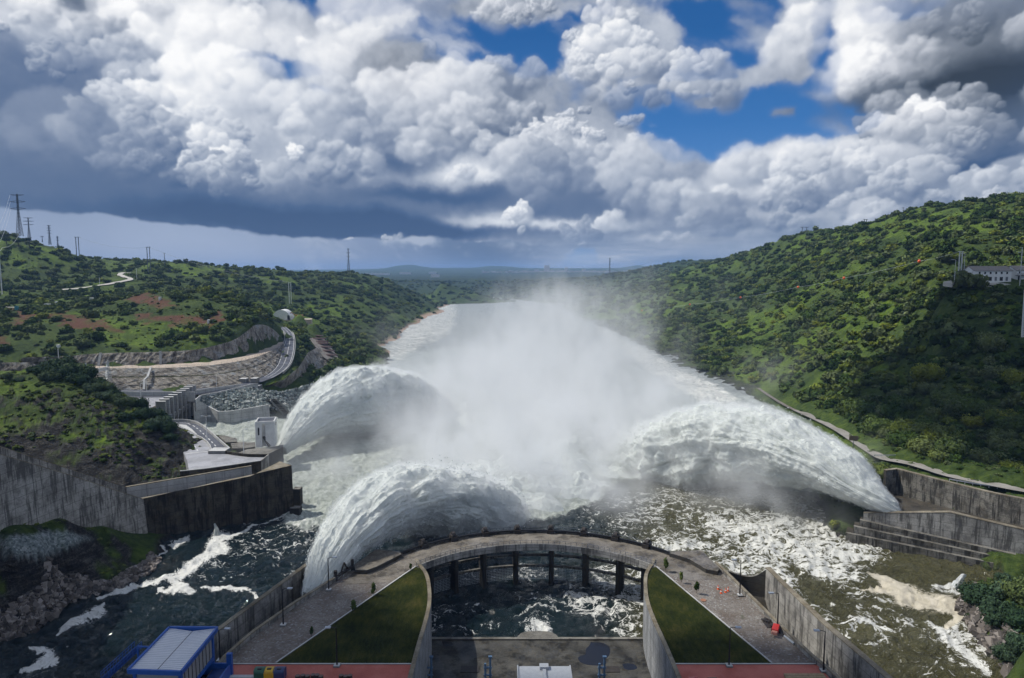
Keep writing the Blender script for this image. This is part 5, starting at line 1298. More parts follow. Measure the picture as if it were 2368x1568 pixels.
paint_line([at_z(*r9(*p), RZ9+.02) for p in [(740,571),(880,572)]], .3, ramp)
isl9 = [r9(*p) for p in [(720,582),(800,585),(870,592),(940,640),(1000,700),(985,708),(900,650),(790,605),(720,598)]]
o = poly_sheet('traffic_island', [at_z(*p, RZ9+.2) for p in isl9], M_CON_N, thick=.3); tag(o, 'pale concrete traffic island between the ramp and the parking area', 'traffic island')
def parapet(pts, h, th, lab, mat=M_CON_N, zb=RZ9-7, nm='parapet_wall', n=40, cap=None, z=RZ9):
    o = wall_obj(nm, [(*at_z(*r9(*p), z+h)[:2], z+h) for p in pts], th, zb, mat, n=n, cap=cap); tag(o, lab, 'parapet'); return o
parapet(smooth_poly([(x, y, 0) for x, y in [(560,535),(715,527),(850,522),(980,542),(1060,583),(1150,655),(1250,745),(1385,862)]], 24, 2)[:, :2].tolist(), 1.1, .35, 'curved pale parapet on the river side of the asphalt ramp')
parapet([(990,706),(1060,740),(1118,782),(1155,830),(1172,872),(1200,893)], .8, .3, 'low pale parapet between the ramp and the parking area')
parapet([(1215,872),(1300,893),(1450,920),(1600,937),(1845,941)], 1.1, .35, 'dark stained parapet behind the parking area, facing the white tower', M_CON_B)
parapet([(1845,941),(1756,1014)], 1.1, .4, 'short pale parapet closing the river end of the parking area', M_CON)
parapet([(1756,1014),(1400,1066),(1100,1108),(880,1130),(800,1138)], 1.1, .4, 'long dark retaining wall along the front of the parking area', M_CON_B, zb=2, cap=M_CON_N)
bx = at_z(*r9(1265, 880), RZ9+1.2); o = MB().box(bx.x-3.2, bx.x+3.2, bx.y-2.6, bx.y+2.6, RZ9-3, RZ9+1.2).build('concrete_box', M_CON_N); attr(o.data, 's', [0]*8); tag(o, 'low pale concrete box where the ramp meets the parking area', 'concrete box')
# quay and tower
def quad_block(pts, z, zb, mat, lab, cat, nm, parent=None):
    o = poly_sheet(nm, [at_z(*r9(*p), z) for p in pts], mat, parent, thick=z-zb); attr(o.data, 's', [0]*len(o.data.vertices))
    if lab: tag(o, lab, cat)
    return o
quad_block([(1480,925),(1595,882),(1700,872),(1900,850),(2020,828),(2022,850),(1845,938),(1600,935)], 9.5, -4, M_CON_D, 'wet grey quay that carries the white tower', 'quay', 'quay')
quad_block([(1395,800),(1560,790),(1600,800),(1690,795),(1690,850),(1560,870),(1420,870)], 8.0, -4, M_CON_D, 'lower wet concrete step between the ramp and the tower', 'quay', 'quay')
quad_block([(1250,720),(1320,715),(1475,755),(1475,790),(1340,800)], 8.5, -4, M_CON_D, 'small dark concrete block in the water behind the ramp', 'concrete block', 'concrete_block')
ta, tb_ = at_z(*r9(1698, 862), 9.5), at_z(*r9(1925, 850), 9.5)
tw = empty('intake_tower', ta, math.atan2(tb_.y-ta.y, tb_.x-ta.x), 'tall white windowless tower with a dark recessed roof on the left quay', 'tower')
W9 = (tb_-ta).length; H9 = height_at(ta, 866.8+583*.19523) - 9.5; D9 = 9.0
mb = MB()
mb.prism([(0,0),(W9*.34,0),(W9*.34,1.6),(W9*.52,1.6),(W9*.52,.35),(W9,.35),(W9,D9),(0,D9)], 0, H9)
k = mb.build('wall', M_WHITE_W, tw)
mb = MB(); 
for a_, b_ in (((0,.2),(W9,.2)),((0,D9-.2),(W9,D9-.2)),((.2,.4),(.2,D9-.4)),((W9-.2,.4),(W9-.2,D9-.4))): mb.bar((*a_, H9+.45), (*b_, H9+.45), .4, .9)
mb.build('roof_parapet', M_WHITE_W, tw); MB().box(.42, W9-.42, 1.9, D9-.42, H9+.003, H9+.12).build('roof', M_ASPH, tw)
MB().box(W9*.17-.3, W9*.17+.3, -.05, .12, H9*.52, H9*.84).build('slot_window', M_GLASSD, tw)
mb = MB(); 
for i in range(5): mb.box(W9-.05, W9+.06, 2.2+i*.9, 2.9+i*.9, H9*.84, H9*.95)
mb.build('vent_grille', M_GLASSD, tw)
k = MB().bar((W9*.40, 1.5, H9*.42), (W9*.72, -.2, .2), 1.1, .5).build('stair_flight', M_CON_D, tw); attr(k.data, 's', [0]*8)
for b0, t0, lab, dbl in (((r9(1118,782)), (r9(1107,492)), 'white double headed lamp post on the low parapet beside the ramp', True), ((r9(1555,936)), (r9(1545,645)), 'slim white lamp post on the parapet in front of the tower', False),
                   ((r9(341,360)), (r9(338,108)), 'white lamp post in the yard of the far power station', False), ((r9(407,196)), (r9(397,30)), 'thin white lamp post against the terraced cliff', False), ((r9(1232,140)), (r9(1229,-10)), 'grey lamp post against the bluish rock face', False)):
    lamp_post(at_z(*b0, RZ9-.3), t0, lab, (1, 0), M_WHITE, dbl, False)
# ---------------------------------------------------------------- second power station: fins, yard, training wall
M_FIN = concrete('bright new concrete', (.56,.565,.56), (.76,.76,.74), .12, .08)
tops = [(935,120),(900,140),(860,160),(818,182),(770,206),(720,234),(672,259),(624,285),(580,311)]
ends = [at_z(*r9(972,120), 17.3), at_z(*r9(620,311), 17.3)]
fl = empty('power_station_outlet', ends[0], 0, 'row of nine tall concrete fins over the outlet of the second power station', 'power station')
for i, (x, y) in enumerate(tops):
    q = at_z(*r9(x+37, y), 17.3) - ends[0]; z0 = -17.3
    mb = MB(); X, Y = q.x, q.y
    mb.prism([(X-.55, Y-.7), (X+.55, Y-.7), (X+.55, Y+.7), (X-.55, Y+.7)], -20, -.8)
    mb.box(X-4.4, X+.553, Y-.703, Y+.703, -.797, 0); mb.box(X-4.4, X-3.9, Y-.65, Y+.65, -10, -.8)
    mb.box(X-3.897, X-.553, Y-.25, Y+.25, -9, -.8)
    k = mb.build('fin', M_FIN, fl); attr(k.data, 's', [0]*len(k.data.vertices))
a_ = ends[1]-ends[0]
k = MB().bar(Vector((-.9, 0, -10.4)), a_+Vector((-.9, 0, -10.4)), 1.2, 2.4).build('crane_beam', M_CON_N, fl); attr(k.data, 's', [0]*8)
k = MB().bar(Vector((-6, 0, -10.5)), a_+Vector((-6, 0, -10.5)), 2.5, 14).build('outlet_wall', M_CON_B, fl); attr(k.data, 's', [0]*8)
yard = [(240,290),(520,290),(560,300),(640,330),(700,420),(620,520),(300,520),(100,420),(60,300)]
o = poly_sheet('station_yard', [(ends[0].x-3.5, ends[0].y+5, 12.9), (ends[1].x-3.5, ends[1].y-5, 12.9), (-300, ends[1].y-5, 12.9), (-330, ends[0].y+3, 12.9)], M_ASPH2, thick=3); tag(o, kind='structure')
o = wall_obj('yard_wall', [at_z(*r9(*p), 15.6) for p in [(-330,182),(0,185),(290,196),(600,196),(975,200)]], .5, 10, M_CON_N, n=40); tag(o, 'long pale concrete wall at the back of the far power station yard', 'wall')
o = wall_obj('parapet_wall', [at_z(*r9(*p), 15.4) for p in [(978,180),(1200,150),(1400,122),(1520,108)]], .4, 12.5, M_CON_N, n=20); tag(o, 'pale wall on the cliff side of the road above the stone slope', 'parapet')
o = wall_obj('parapet_wall', [at_z(*r9(*p), 14.6) for p in [(978,292),(1045,238),(1240,205),(1440,158),(1640,108),(1720,100)]], .5, 8, M_CON_N, n=20); tag(o, 'pale parapet on the river side of the road above the stone slope', 'parapet')
for x0, y0, x1, y1, z, lab in ((1500,52,1580,105,16.6,'pale concrete cabin at the foot of the bluish cliff'),(1635,66,1706,100,17,'pale concrete block on the river side of the road bend'),(1630,122,1742,186,13,'pale concrete block below the road bend, in the stones')):
    p, q = at_z(*r9(x0, y1), z-3.0), at_z(*r9(x1, y1), z-3.0); k = MB().box(p.x, q.x, p.y, p.y+5, z-6, z).build('concrete_block', M_CON_N); attr(k.data, 's', [0]*8); tag(k, lab, 'concrete block')
tw_pts = [(958,345,11),(1005,300,13),(1120,362,9),(1255,436,6.6),(1400,428,6.6),(1550,405,6.8),(1700,380,7),(1850,352,7.2)]
o = wall_obj('training_wall', [at_z(*r9(x, y), z) for x, y, z in tw_pts], .8, -4, M_CON_N, n=50, batter=.5, cap=M_CON_N); tag(o, 'curved concrete training wall at the foot of the stone slope', 'training wall')
o = loft('stepped_ramp', [r9z(*p) for p in [(1800,290,9.5),(2010,462,0)]], [r9z(*p) for p in [(1940,286,9.5),(2104,458,0)]], 12, 4, M_CON_D); tag(o, 'steep concrete stair ramp going down into the churned water', 'ramp')
for P, nm in (([(1870,300,10),(2015,462,.6)], 'left'), ([(1940,286,10),(2104,458,.6)], 'right')):
    k = MB().bar(r9z(*P[0]), r9z(*P[1]), .5, .8).build('side_kerb', M_CON_N, o); attr(k.data, 's', [0]*8)
# ---------------------------------------------------------------- roads and cut cliffs, lofted between survey lines
def L3(k): return smooth_poly([at_z(*p) for p in LINES[k]], 110, 2)
ro, ri, do, di = L3('road_out'), L3('road_in'), L3('dirt_out'), L3('dirt_in')
tc = smooth_poly([at_y(*p) for p in TOPCLIFF], 110, 2)
o = loft('asphalt_road', ro, ri, 110, 4, M_ASPH); tag(o, kind='structure'); rd = o
def between(A, B, f, dz=0):
    A, B = resample(A, 110), resample(B, 110); P = A*(1-f) + B*f; P[:, 2] += dz; return P
for f, w, dsh in ((.08, .22, None), (.92, .22, None), (.5, .2, None)): paint_line(between(ro, ri, f)[46:], w, rd, dsh)
for f, nm in ((-.06, 'near'), (1.08, 'far')):
    P = between(ro, ri, f, .55)[52:100]; k = wall_obj('kerb_wall', P, .3, P[:, 2]-1.6, M_CON_N); tag(k, 'pale concrete edge of the climbing road on its %s side' % ('river' if nm == 'near' else 'cliff'), 'kerb')
o = loft('dirt_road', do, di, 110, 4, M_DIRT); tag(o, kind='structure')
def idx_split(P, x): return int(np.argmin(np.abs(P[:, 0]-x)))
# lower cliff: from the asphalt's inner edge up to the dirt road, with a ledge
ri2 = ri[:idx_split(ri, at_z(650,800,25).x)]; ri2 = ri2[:86]
do2 = do.copy()
ledA = []
A_, B_ = resample(ri2, 110), resample(do2, 110)
led = A_*.45 + B_*.55
lo_ = loft('rock_cliff', A_, led, 130, 26, M_CLIFF, rough=1.4, seed=401, rs=5); tag(lo_, 'lower tier of the pale cut cliff above the far power station', 'cliff')
led2 = led.copy(); led2[:, 1] += 1.2; led2[:, 2] += .3
up_ = loft('rock_cliff', led2, B_, 130, 22, M_CLIFF, rough=1.2, seed=405, rs=5); tag(up_, 'middle tier of the cut cliff just below the dirt track', 'cliff')
tp_ = loft('rock_cliff', di, tc, 150, 26, M_CLIFF, rough=1.6, seed=409, rs=5); tag(tp_, 'upper tier of the brown cut cliff above the dirt track', 'cliff')
vg = loft('ledge_grass', led, led2, 60, 2, M_LAWN); tag(vg, 'thin grassy ledge between the two lower cliff tiers', 'grass', kind='stuff')
# roadside fence along the dirt track
mb = MB(); P = resample(do, 60)
for p in P: mb.bar((p[0], p[1]+.4, p[2]), (p[0], p[1]+.4, p[2]+1.3), .09)
for h in (.6, 1.2): mb.tube([(p[0], p[1]+.4, p[2]+h) for p in P], .03, 4, False)
o = mb.build('wire_fence', M_PYL); tag(o, 'thin wire fence along the outer edge of the dirt track', 'fence')
# drainage chutes on the cliffs
for a, b, lab in (((r2(768,116)), (r2(750,215)), 'left white drainage chute on the upper cliff'), ((r2(1226,110)), (r2(1216,207)), 'right white drainage chute on the upper cliff')):
    ia = int(np.argmin([abs(proj(p)[0]-a[0]) for p in tc])); ib = int(np.argmin([abs(proj(p)[0]-b[0]) for p in di]))
    k = MB().bar(Vector(tc[ia])+Vector((.6,-1.6,.6)), Vector(di[ib])+Vector((.6,-1.6,.1)), 1.5, .8).build('drain_chute', M_CON_N); attr(k.data, 's', [0]*8); tag(k, lab, 'drain')
pts = [at_z(*r2(1155,230), 24.2), at_y(*r2(1130,300), 408), at_y(*r2(1106,322), 405.5), at_y(*r2(1103,395), 400)]
mb = MB(); 
for a, b in zip(pts[:-1], pts[1:]): mb.bar(a+Vector((0,-1.8,.2)), b+Vector((0,-1.8,.2)), 1.2, .7)
k = mb.build('drain_chute', M_CON_N); attr(k.data, 's', [0]*24); tag(k, 'bent white drainage chute on the lower cliff', 'drain')
# rock knoll wall at the far left, and the shale cut beside the road
o = loft('rock_cliff', [at_y(*p) for p in [(-40,890,318),(40,890,320),(90,882,322),(100,870,330)]], [at_y(*p) for p in [(-40,838,322),(20,838,324),(70,838,326),(92,848,333)]], 60, 18, M_CLIFF, rough=1.2, seed=413, rs=4); tag(o, 'dark rock face at the left edge below the dirt track', 'cliff')
shA = [at_z(*p) for p in [(600,905,6),(640,910,5),(690,893,6),(735,874,6),(780,852,6)]]; shB = [at_z(*p) for p in [(612,893,12),(655,878,15),(690,850,19),(712,815,23),(740,800,20)]]
M_SHALE = cliff_mat('shale')
o = loft('shale_slope', shA, shB, 70, 24, M_SHALE, rough=1.4, seed=417, rs=6); tag(o, 'dark bluish shale slope between the road and the river', 'slope')
# gravel strip with ten dark planting pits
stA = [at_z(*p) for p in [(704,770,25),(725,800,20),(748,830,14),(778,852,7)]]; stB = [at_z(*p) for p in [(720,764,25),(752,790,19),(775,820,13),(793,848,7)]]
g1, g2 = resample(stA, 30), resample(stB, 30); g1[:, 2] += 1.4; g2[:, 2] += 1.4
o = loft('gravel_strip', g1, g2, 30, 5, M_GRAV); tag(o, kind='structure')
M_SOILD = simple_mat('dark planting soil', (.055,.030,.028), .95, 0, .4, 1.5)
for i in range(10):
    f = (i+.6)/10.2; j = int(f*29); p = Vector((g1[j]+g2[j])/2); rr_ = np.linalg.norm(g1[j]-g2[j])*.34
    e_ = Vector(g1[min(29, j+1)]-g1[j]).normalized()
    k = MB().lathe([(rr_*1.0, 0), (rr_*.9, .5), (rr_*.4, .9), (0, 1.0)], n=14).build('planting_mound', M_SOILD, smooth=True); k.scale = (1, .62, 1)
    k.location = p+Vector((0, 0, .1)); tag(k, 'one of ten dark oval planting mounds in a row down the gravel strip', 'planting mound', 'planting mounds on the gravel strip')
# broken stone slope: single angular stones, too many to count
def stones(name, polys, n, s0, s1, mat, lab, seed, zf=None, fill=None):
    rg = np.random.default_rng(seed); V = []; F = []; T = []
    base = np.array([(-1,-1,-1),(1,-1,-1),(1,1,-1),(-1,1,-1),(-1,-1,1),(1,-1,1),(1,1,1),(-1,1,1)], float)*.5
    bf = np.array([(3,2,1,0),(4,5,6,7),(0,1,5,4),(1,2,6,5),(2,3,7,6),(3,0,4,7)])
    for k in range(n):
        A, B = polys; f, t = rg.random(), rg.random()
        i = f*(len(A)-1); i0 = int(i); fr_ = i-i0; i1 = min(i0+1, len(A)-1)
        p = (A[i0]*(1-fr_)+A[i1]*fr_)*(1-t) + (B[i0]*(1-fr_)+B[i1]*fr_)*t
        s = np.exp(rg.uniform(math.log(s0), math.log(s1))); q = base*s*rg.uniform(.6, 1.3, 3) + rg.normal(0, .10, (8, 3))*s
        a, b_, c = rg.uniform(-.6, .6), rg.uniform(-.6, .6), rg.uniform(0, 6.3)
        R = np.array(Matrix.Rotation(c, 3, 'Z') @ Matrix.Rotation(a, 3, 'X') @ Matrix.Rotation(b_, 3, 'Y'))
        V.append(q @ R.T + p + (0, 0, s*.12)); F.append(bf+8*k); T += [rg.random()]*8
    me = mesh_np(name, np.concatenate(V), np.concatenate(F)); attr(me, 'tone', T); o = link(name, me, mat); tag(o, lab, 'stones', kind='stuff'); return o
sA = resample([r9z(*p) for p in [(1040,268,13.2),(1240,232,13.2),(1440,190,13.2),(1640,160,12.5),(1760,190,11),(2000,210,9),(2200,170,8),(2368,110,8)]], 40)
sB = resample([r9z(*p) for p in [(1010,310,12.0),(1120,370,8.2),(1255,445,5.6),(1550,412,5.8),(1800,375,6.5),(2050,440,0.2),(2160,420,0),(2330,190,.5)]], 40)
o = loft('stone_slope', sA, sB, 60, 14, simple_mat('dark gaps between stones', (.05,.055,.055), .95), rough=.5, seed=421, rs=3); tag(o, kind='structure')
stones('loose_stones', (sA, sB), 5600, .5, 1.7, M_STONE, 'slope of broken greenish grey stones above the training wall', 5)
M_SHORE = stone_mat('pale shore rock', [(.0, (.04,.036,.034)), (.4, (.11,.096,.086)), (.7, (.20,.175,.155)), (1, (.33,.30,.28))])
def shore_band(px, z, up, n, s0, s1, lab, seed):
    A = resample([at_z(a, b, z) for a, b in px], 40); B = A.copy(); B[:, :2] += np.array(up); B[:, 2] = ground_z(B[:, 0], B[:, 1]); A[:, 2] = np.maximum(ground_z(A[:, 0], A[:, 1]), -.3); stones('shore_rocks', (A, B), n, s0, s1, M_SHORE, lab, seed)
shore_band(ISL, 0, (-3.6, 1.2), 1500, .3, 1.3, 'pale rocks along the waterline of the left bank', 31)
shore_band([(2222,1385),(2215,1410),(2240,1450),(2275,1500),(2310,1545),(2330,1580)], 0, (4.5, 1.0), 500, .4, 1.7, 'brown rocks along the waterline of the lower right bank', 33)
# lattice gantry
lg = empty('lattice_gantry', at_z(*r2(832, 395), 13), 0, 'galvanised lattice gantry carrying a long truss beam over the station yard', 'gantry')
def lattice(mb, a, b, w0, w1, n, r=.09, tri=True):
    a, b = Vector(a), Vector(b); d = (b-a).normalized(); u = Vector((0, 0, 1)) if abs(d.z) < .8 else Vector((1, 0, 0)); sx = d.cross(u).normalized(); sy = sx.cross(d).normalized()
    P = []
    for i in range(n+1):
        t = i/n; w = (w0+(w1-w0)*t)/2; c = a.lerp(b, t); P.append([c+sx*w*i1+sy*w*i2 for i1, i2 in ((-1,-1),(1,-1),(1,1),(-1,1))])
    for k in range(4):
        mb.bar(P[0][k], P[-1][k], r*1.3)
        for i in range(n):
            mb.bar(P[i][k], P[i+1][(k+1) % 4], r); mb.bar(P[i][(k+1) % 4], P[i][k], r)
    return P
o0 = lg.location
ba = at_y(*r2(815, 232), o0.y)-o0; ta_ = at_y(*r2(817, 175), o0.y)-o0
mb = MB(); lattice(mb, (0, 0, 0), (ba.x, 0, ba.z), 3.2, 1.6, 9); lattice(mb, (ba.x, 0, ba.z), (ta_.x, 0, ta_.z), 1.6, .3, 4); mb.build('tower', M_GALV, lg)
far_ = at_y(*r2(650, 272), o0.y-14)-o0
mb = MB(); lattice(mb, (ba.x, 0, ba.z), far_, 1.5, 1.5, 16); mb.build('truss_beam', M_GALV, lg)
ft = at_z(*r2(668, 340), 13)-o0; mb = MB(); lattice(mb, (far_.x, far_.y, -.5), (far_.x, far_.y, far_.z), 2.6, 1.4, 8); lattice(mb, (far_.x, far_.y, far_.z), (far_.x+.3, far_.y, far_.z+6), 1.4, .3, 4); mb.build('tower', M_GALV, lg)
# ---------------------------------------------------------------- right spillway
def on_line(A, dx, dy, px):
    lo, hi = -80, 200
    k = (px-CX)/FOC
    # solve proj x with z about 12
    best = None
    for i in range(4000):
        t = lo+(hi-lo)*i/3999; x, y = A[0]+dx*t, A[1]+dy*t
        if y < 60: continue
        e = abs(proj((x, y, 12))[0]-px)
        if best is None or e < best[0]: best = (e, x, y)
    return best[1], best[2]
B0, B1 = at_z(1947, 1262, 0), at_z(2321, 1331, 0); dv = (B1-B0).normalized(); nv = Vector((-dv.y, dv.x, 0)) if dv.x > 0 else Vector((dv.y, -dv.x, 0))
if nv.y < 0: nv = -nv
S0 = at_y(1998, 1184, B0.y+5.5)
tops6 = []
for px, row in ((1998,1184),(2100,1184),(2196,1183),(2280,1203),(2367,1223)):
    x, y = on_line(S0, dv.x, dv.y, px); tops6.append(Vector((x, y, height_at((x, y), row))))
tops6.append(tops6[-1]+(tops6[-1]-tops6[-2])*1.5)
sp = wall_obj('spillway_wall', tops6, 1.6, -3, M_CON, n=60, cap=M_CAP); tag(sp, 'long stained front wall of the right spillway with stepped footings', 'spillway wall')
for i, (off, zt, ext) in enumerate(((1.5, 6.6, 1.0), (2.8, 4.7, 2.6), (4.1, 2.6, 4.6))):
    a = S0 - nv*off - dv*ext; P = [a + dv*t for t in np.linspace(0, 75, 24)]
    P = [(p.x, p.y, max(.3, zt - .215*k*(1-.25*i))) for k, p in enumerate(P)]
    k = wall_obj('footing_step', P, 1.4, -3, M_CON_D, sp, cap=None)
    e = MB().prism([tuple((a+nv*.8)[:2]), tuple((a+nv*(off+1.2))[:2]), tuple((a+nv*(off+1.2)+dv*(ext+.2))[:2]), tuple((a+nv*.8+dv*(ext+.2))[:2])], -3, zt-.02).build('footing_end', M_CON_B, sp); attr(e.data, 's', [0]*8)
bt = [at_z(2046,1087,17.0), at_z(2073.7,1083,17.3), at_z(2170,1108,17.6), at_z(2290,1137.6,18), at_z(2367,1153,18.3)]; bt.append(bt[-1]+(bt[-1]-bt[-2])*1.5)
o = wall_obj('spillway_wall', bt, 1.2, -3, M_CON_D, n=50, cap=M_CAP); tag(o, 'tall back wall of the right spillway below the road', 'spillway wall')
G = np.concatenate([resample([tuple(p) for p in tops6], 30), resample([tuple(p) for p in bt], 30)])
G[:30, 2] = np.linspace(8.4, 11, 30); G[30:, 2] = np.linspace(8.4, 11, 30)
me = mesh_np('spillway_floor', G, grid_faces(2, 30)); attr(me, 's', np.zeros(60)); o = link('spillway_floor', me, M_CON_B); tag(o, 'wet floor of the right spillway between its two walls', 'spillway floor')
# road on the right bank
R1 = smooth_poly([at_z(*p) for p in RROAD], 90, 2); R1[:, 2] += .25
R2 = offset_line(R1, -5.5); 
if R2[10, 0] < R1[10, 0]: R2 = offset_line(R1, 5.5)
o = loft('bank_road', R1[34:], R2[34:], 60, 4, M_ROADG); tag(o, kind='structure')
R2n = R1 + (R2-R1)*.45; o = loft('bank_track', R1[6:35], R2n[6:35], 40, 3, M_GRAV); tag(o, kind='structure')
def guard_rail(P, lab):
    g = empty('guard_rail', tuple(P[0]), 0, lab, 'guard rail'); o0 = Vector(P[0]); P = [Vector(p)-o0 for p in P]
    mb = MB()
    for a, b in zip(P[:-1], P[1:]): mb.bar(a+Vector((0,0,.68)), b+Vector((0,0,.68)), .09, .32)
    mb.build('rail', M_GALV, g)
    for p in P[::2]: MB().bar(p, p+Vector((0, 0, .8)), .14).build('post', M_GALV, g)
guard_rail(resample([at_z(*r6(*p), 17.7) for p in [(1925,186),(2050,208),(2200,230),(2330,248),(2480,262)]], 24), 'galvanised guard rail along the right bank road above the wall')
guard_rail(resample([at_z(*r6(*p), 17.2) for p in [(1478,42),(1560,42),(1645,42)]], 9), 'short guard rail where the right road starts beside the jet')
t = empty('outfall', at_z(*r6(1990, 760), 3), 0); bpy.data.objects.remove(t)
# ---------------------------------------------------------------- buildings, roads and masts on the hills
def gz(x, y): return float(ground_z(x, y))
def ground_at(px, py, y0, y1, n=400):
    """first ground point seen through a picture point between distances y0..y1"""
    ys = np.linspace(y0, y1, n); d = ray(px, py); t = ys/d[1]; X = d[0]*t; Zr = EYE + d[2]*t; g = ground_z(X, ys)
    i = np.where(Zr <= g)[0]
    i = i[0] if len(i) else int(np.argmin(np.abs(Zr-g)))
    return Vector((X[i], ys[i], float(g[i])))
def ribbon(name, px, w, mat, dz=.4, y=(600, 1100), n=40, lab=None):
    P = [ground_at(*p, *y) for p in px]; P = smooth_poly(P, n, 1); P[:, 2] = ground_z(P[:, 0], P[:, 1])+dz
    A, B = offset_line(P, w/2), offset_line(P, -w/2); A[:, 2] = np.maximum(ground_z(A[:, 0], A[:, 1])+dz, P[:, 2]-1); B[:, 2] = np.maximum(ground_z(B[:, 0], B[:, 1])+dz, P[:, 2]-1)
    o = link(name, mesh_np(name, np.concatenate([A, B]), grid_faces(2, n)), mat); tag(o, kind='structure'); return o
def r1(x, y): return (x*.258, y*.258+404.5)
M_TRK = simple_mat('pale track', (.46,.44,.40), .9, 0, .12, .2)
ribbon('hill_track', [r1(*p) for p in [(1160,885),(1060,893),(1110,925),(1190,945),(1100,965),(980,985),(800,1010),(650,1032),(520,1042)]], 6, M_TRK, 1.2, (700, 1000), 60)
ribbon('hill_track', [r1(*p) for p in [(0,1190),(60,1192),(150,1196)]], 3, M_TRK, .8, (450, 800), 12)
# domed hangar at the head of the road
g = at_y(650, 740, 700); gl = gz(g.x, g.y)
hd = empty('domed_store', (g.x, g.y, g.z-1.0), 0, 'white round topped storage dome at the head of the climbing road', 'storage dome')
rad = 21/1578*700; mb = MB(); n = 24
prof = [(math.cos(PI*k/n)*rad, math.sin(PI*k/n)*rad*1.12+1.0) for k in range(n+1)]
mb.add([(x, 0, z) for x, z in prof]+[(x, 14, z) for x, z in prof], [(k, k+1, k+n+2, k+n+1) for k in range(n)]+[tuple(range(n+1)), tuple(range(n+1, 2*n+2))[::-1]]); mb.build('shell', M_WHITE, hd)
MB().box(-rad, rad, -.2, 14, -2, 1.0).build('plinth', M_WHITE, hd)
sh = MB().box(-2, 2, 0, 4, -1, 4.5).build('site_cabin', M_WHITE); p = at_y(669, 739, 700); sh.location = (p.x, p.y, p.z); tag(sh, 'small white cabin just right of the storage dome', 'cabin')
M_YEL = simple_mat('yellow machine paint', (.30,.16,.03), .6, 0, .3)
ex = empty('digger', at_y(690, 737, 705), 0, 'brown and yellow digger parked right of the storage dome', 'digger')
MB().box(-5, 5, 0, 4, -1, 1.2).build('track', M_RUB, ex); MB().box(-3.5, 4, .3, 3.7, 1.203, 4).build('body', M_YEL, ex); MB().tube([(-3, 2, 3), (-8, 2, 6.5), (-11, 2, 3)], .5, 6).build('boom', M_YEL, ex)
# terrace under the dome
o = poly_sheet('terrace', [at_y(x, y, d_) for x, y, d_ in [(620,741,695),(720,739,700),(722,736,722),(620,738,718)]], M_DIRT, thick=7); tag(o, kind='structure')
# small white things on the near hill
for px, py, w, h, lab in ((432,1188,60,24,'low white shed among the shrubs on the left hillside'),(508,1172,14,30,'white post beside the low shed on the left hillside'),(824,1122,26,10,'small white tank in the scrub on the left hillside'),(1434,1122,10,16,'white marker post on the red soil patch'),(1871,1328,8,18,'white marker post near the road cutting'),(525,1560,8,24,'white post at the foot of the left hill')):
    x, y = r1(px, py); p = ground_at(x, y, 430, 760); k = w*.258/1578*p.y/2; k = max(k, .7); hh = max(1.6, h*.258/1578*p.y)
    o = MB().box(-k, k, -1.2, 1.2, -1.5, hh).build('white_hut' if w > 20 else 'marker_post', M_WHITE); o.location = (p.x, p.y, p.z+.8); tag(o, lab, 'hut' if w > 20 else 'marker post')
p = ground_at(*r1(150, 1210), 450, 760); o = MB().box(-1.2, 1.2, -1, 1, -1, 3.4).build('water_tank', simple_mat('teal tank paint', (.03,.20,.24), .5)); o.location = p; tag(o, 'small teal tank at the end of the pale pipe on the left hill', 'tank')
# white two storey house on the right hill
M_DOT = M_GLASSD
hy = 331.0
def house(x0, x1, rowb, roof_row, eave_row, y, depth, nwin, lab, wins=True):
    a, b = at_y(x0, rowb, y), at_y(x1, rowb, y); H = height_at((a.x, y), eave_row)-a.z; Rf = height_at((a.x, y+depth*.5), roof_row)-a.z
    h = empty('white_house', (a.x, y, a.z), 0, lab, 'house'); W = b.x-a.x
    mb = MB(); mb.add([(0,0,-2),(W,0,-2),(W,0,H),(0,0,H),(0,depth,-2),(W,depth,-2),(W,depth,H),(0,depth,H),(W,depth/2,Rf),(0,depth/2,Rf)], [(0,1,2,3),(1,5,6,8,2),(5,4,7,6),(4,0,3,9,7)]); mb.build('wall', M_WHITE, h)
    mb = MB(); e = .5
    mb.add([(-e,-e,H-.25),(W+e,-e,H-.25),(W+e,depth/2,Rf+.15),(-e,depth/2,Rf+.15),(-e,depth+e,H-.25),(W+e,depth+e,H-.25)], [(0,1,2,3),(3,2,5,4)])
    k = mb.build('roof', M_TILE, h); sm = k.modifiers.new('thickness', 'SOLIDIFY'); sm.thickness = .18
    for i in range(nwin):
        cx_ = W*(.14+.74*i/max(1, nwin-1)); f = MB().box(cx_-.42, cx_+.42, -.06, .0, H*.66, H*.86).build('window', M_GLASSD, h)
        mb = MB(); mb.box(cx_-.55, cx_+.55, -.12, -.02, H*.64, H*.655); mb.box(cx_-.55, cx_+.55, -.35, -.02, H*.90, H*.92); mb.build('sill', M_WHITE, f)
        w_ = .55 if i % 2 else .75
        MB().box(cx_-w_, cx_+w_, -.06, .0, H*.06, H*.40).build('door' if i % 2 else 'window', simple_mat('grey shutter', (.16,.17,.19)) if i % 2 else M_GLASSD, h)
    MB().box(W*.03, W*.97, -.18, -.003, H*.49, H*.52).build('string_course', M_WHITE, h)
    return h, W, H
h1, W1, H1 = house(2251, 2337, 651, 616, 625, hy, 8.5, 6, 'white two storey house with a grey tiled roof on the right hillside')
MB().box(-.9, -.003, -.3, 8.5, -2, H1-.6).build('buttress', M_WHITE, h1)
h2, W2, H2 = house(2349, 2400, 648, 615, 624, hy+3.5, 9, 3, 'second white house with a dark balcony, cut by the right edge of the picture')
mb = MB().box(-.8, W2*.62, -1.3, -.02, H2*.42, H2*.46)
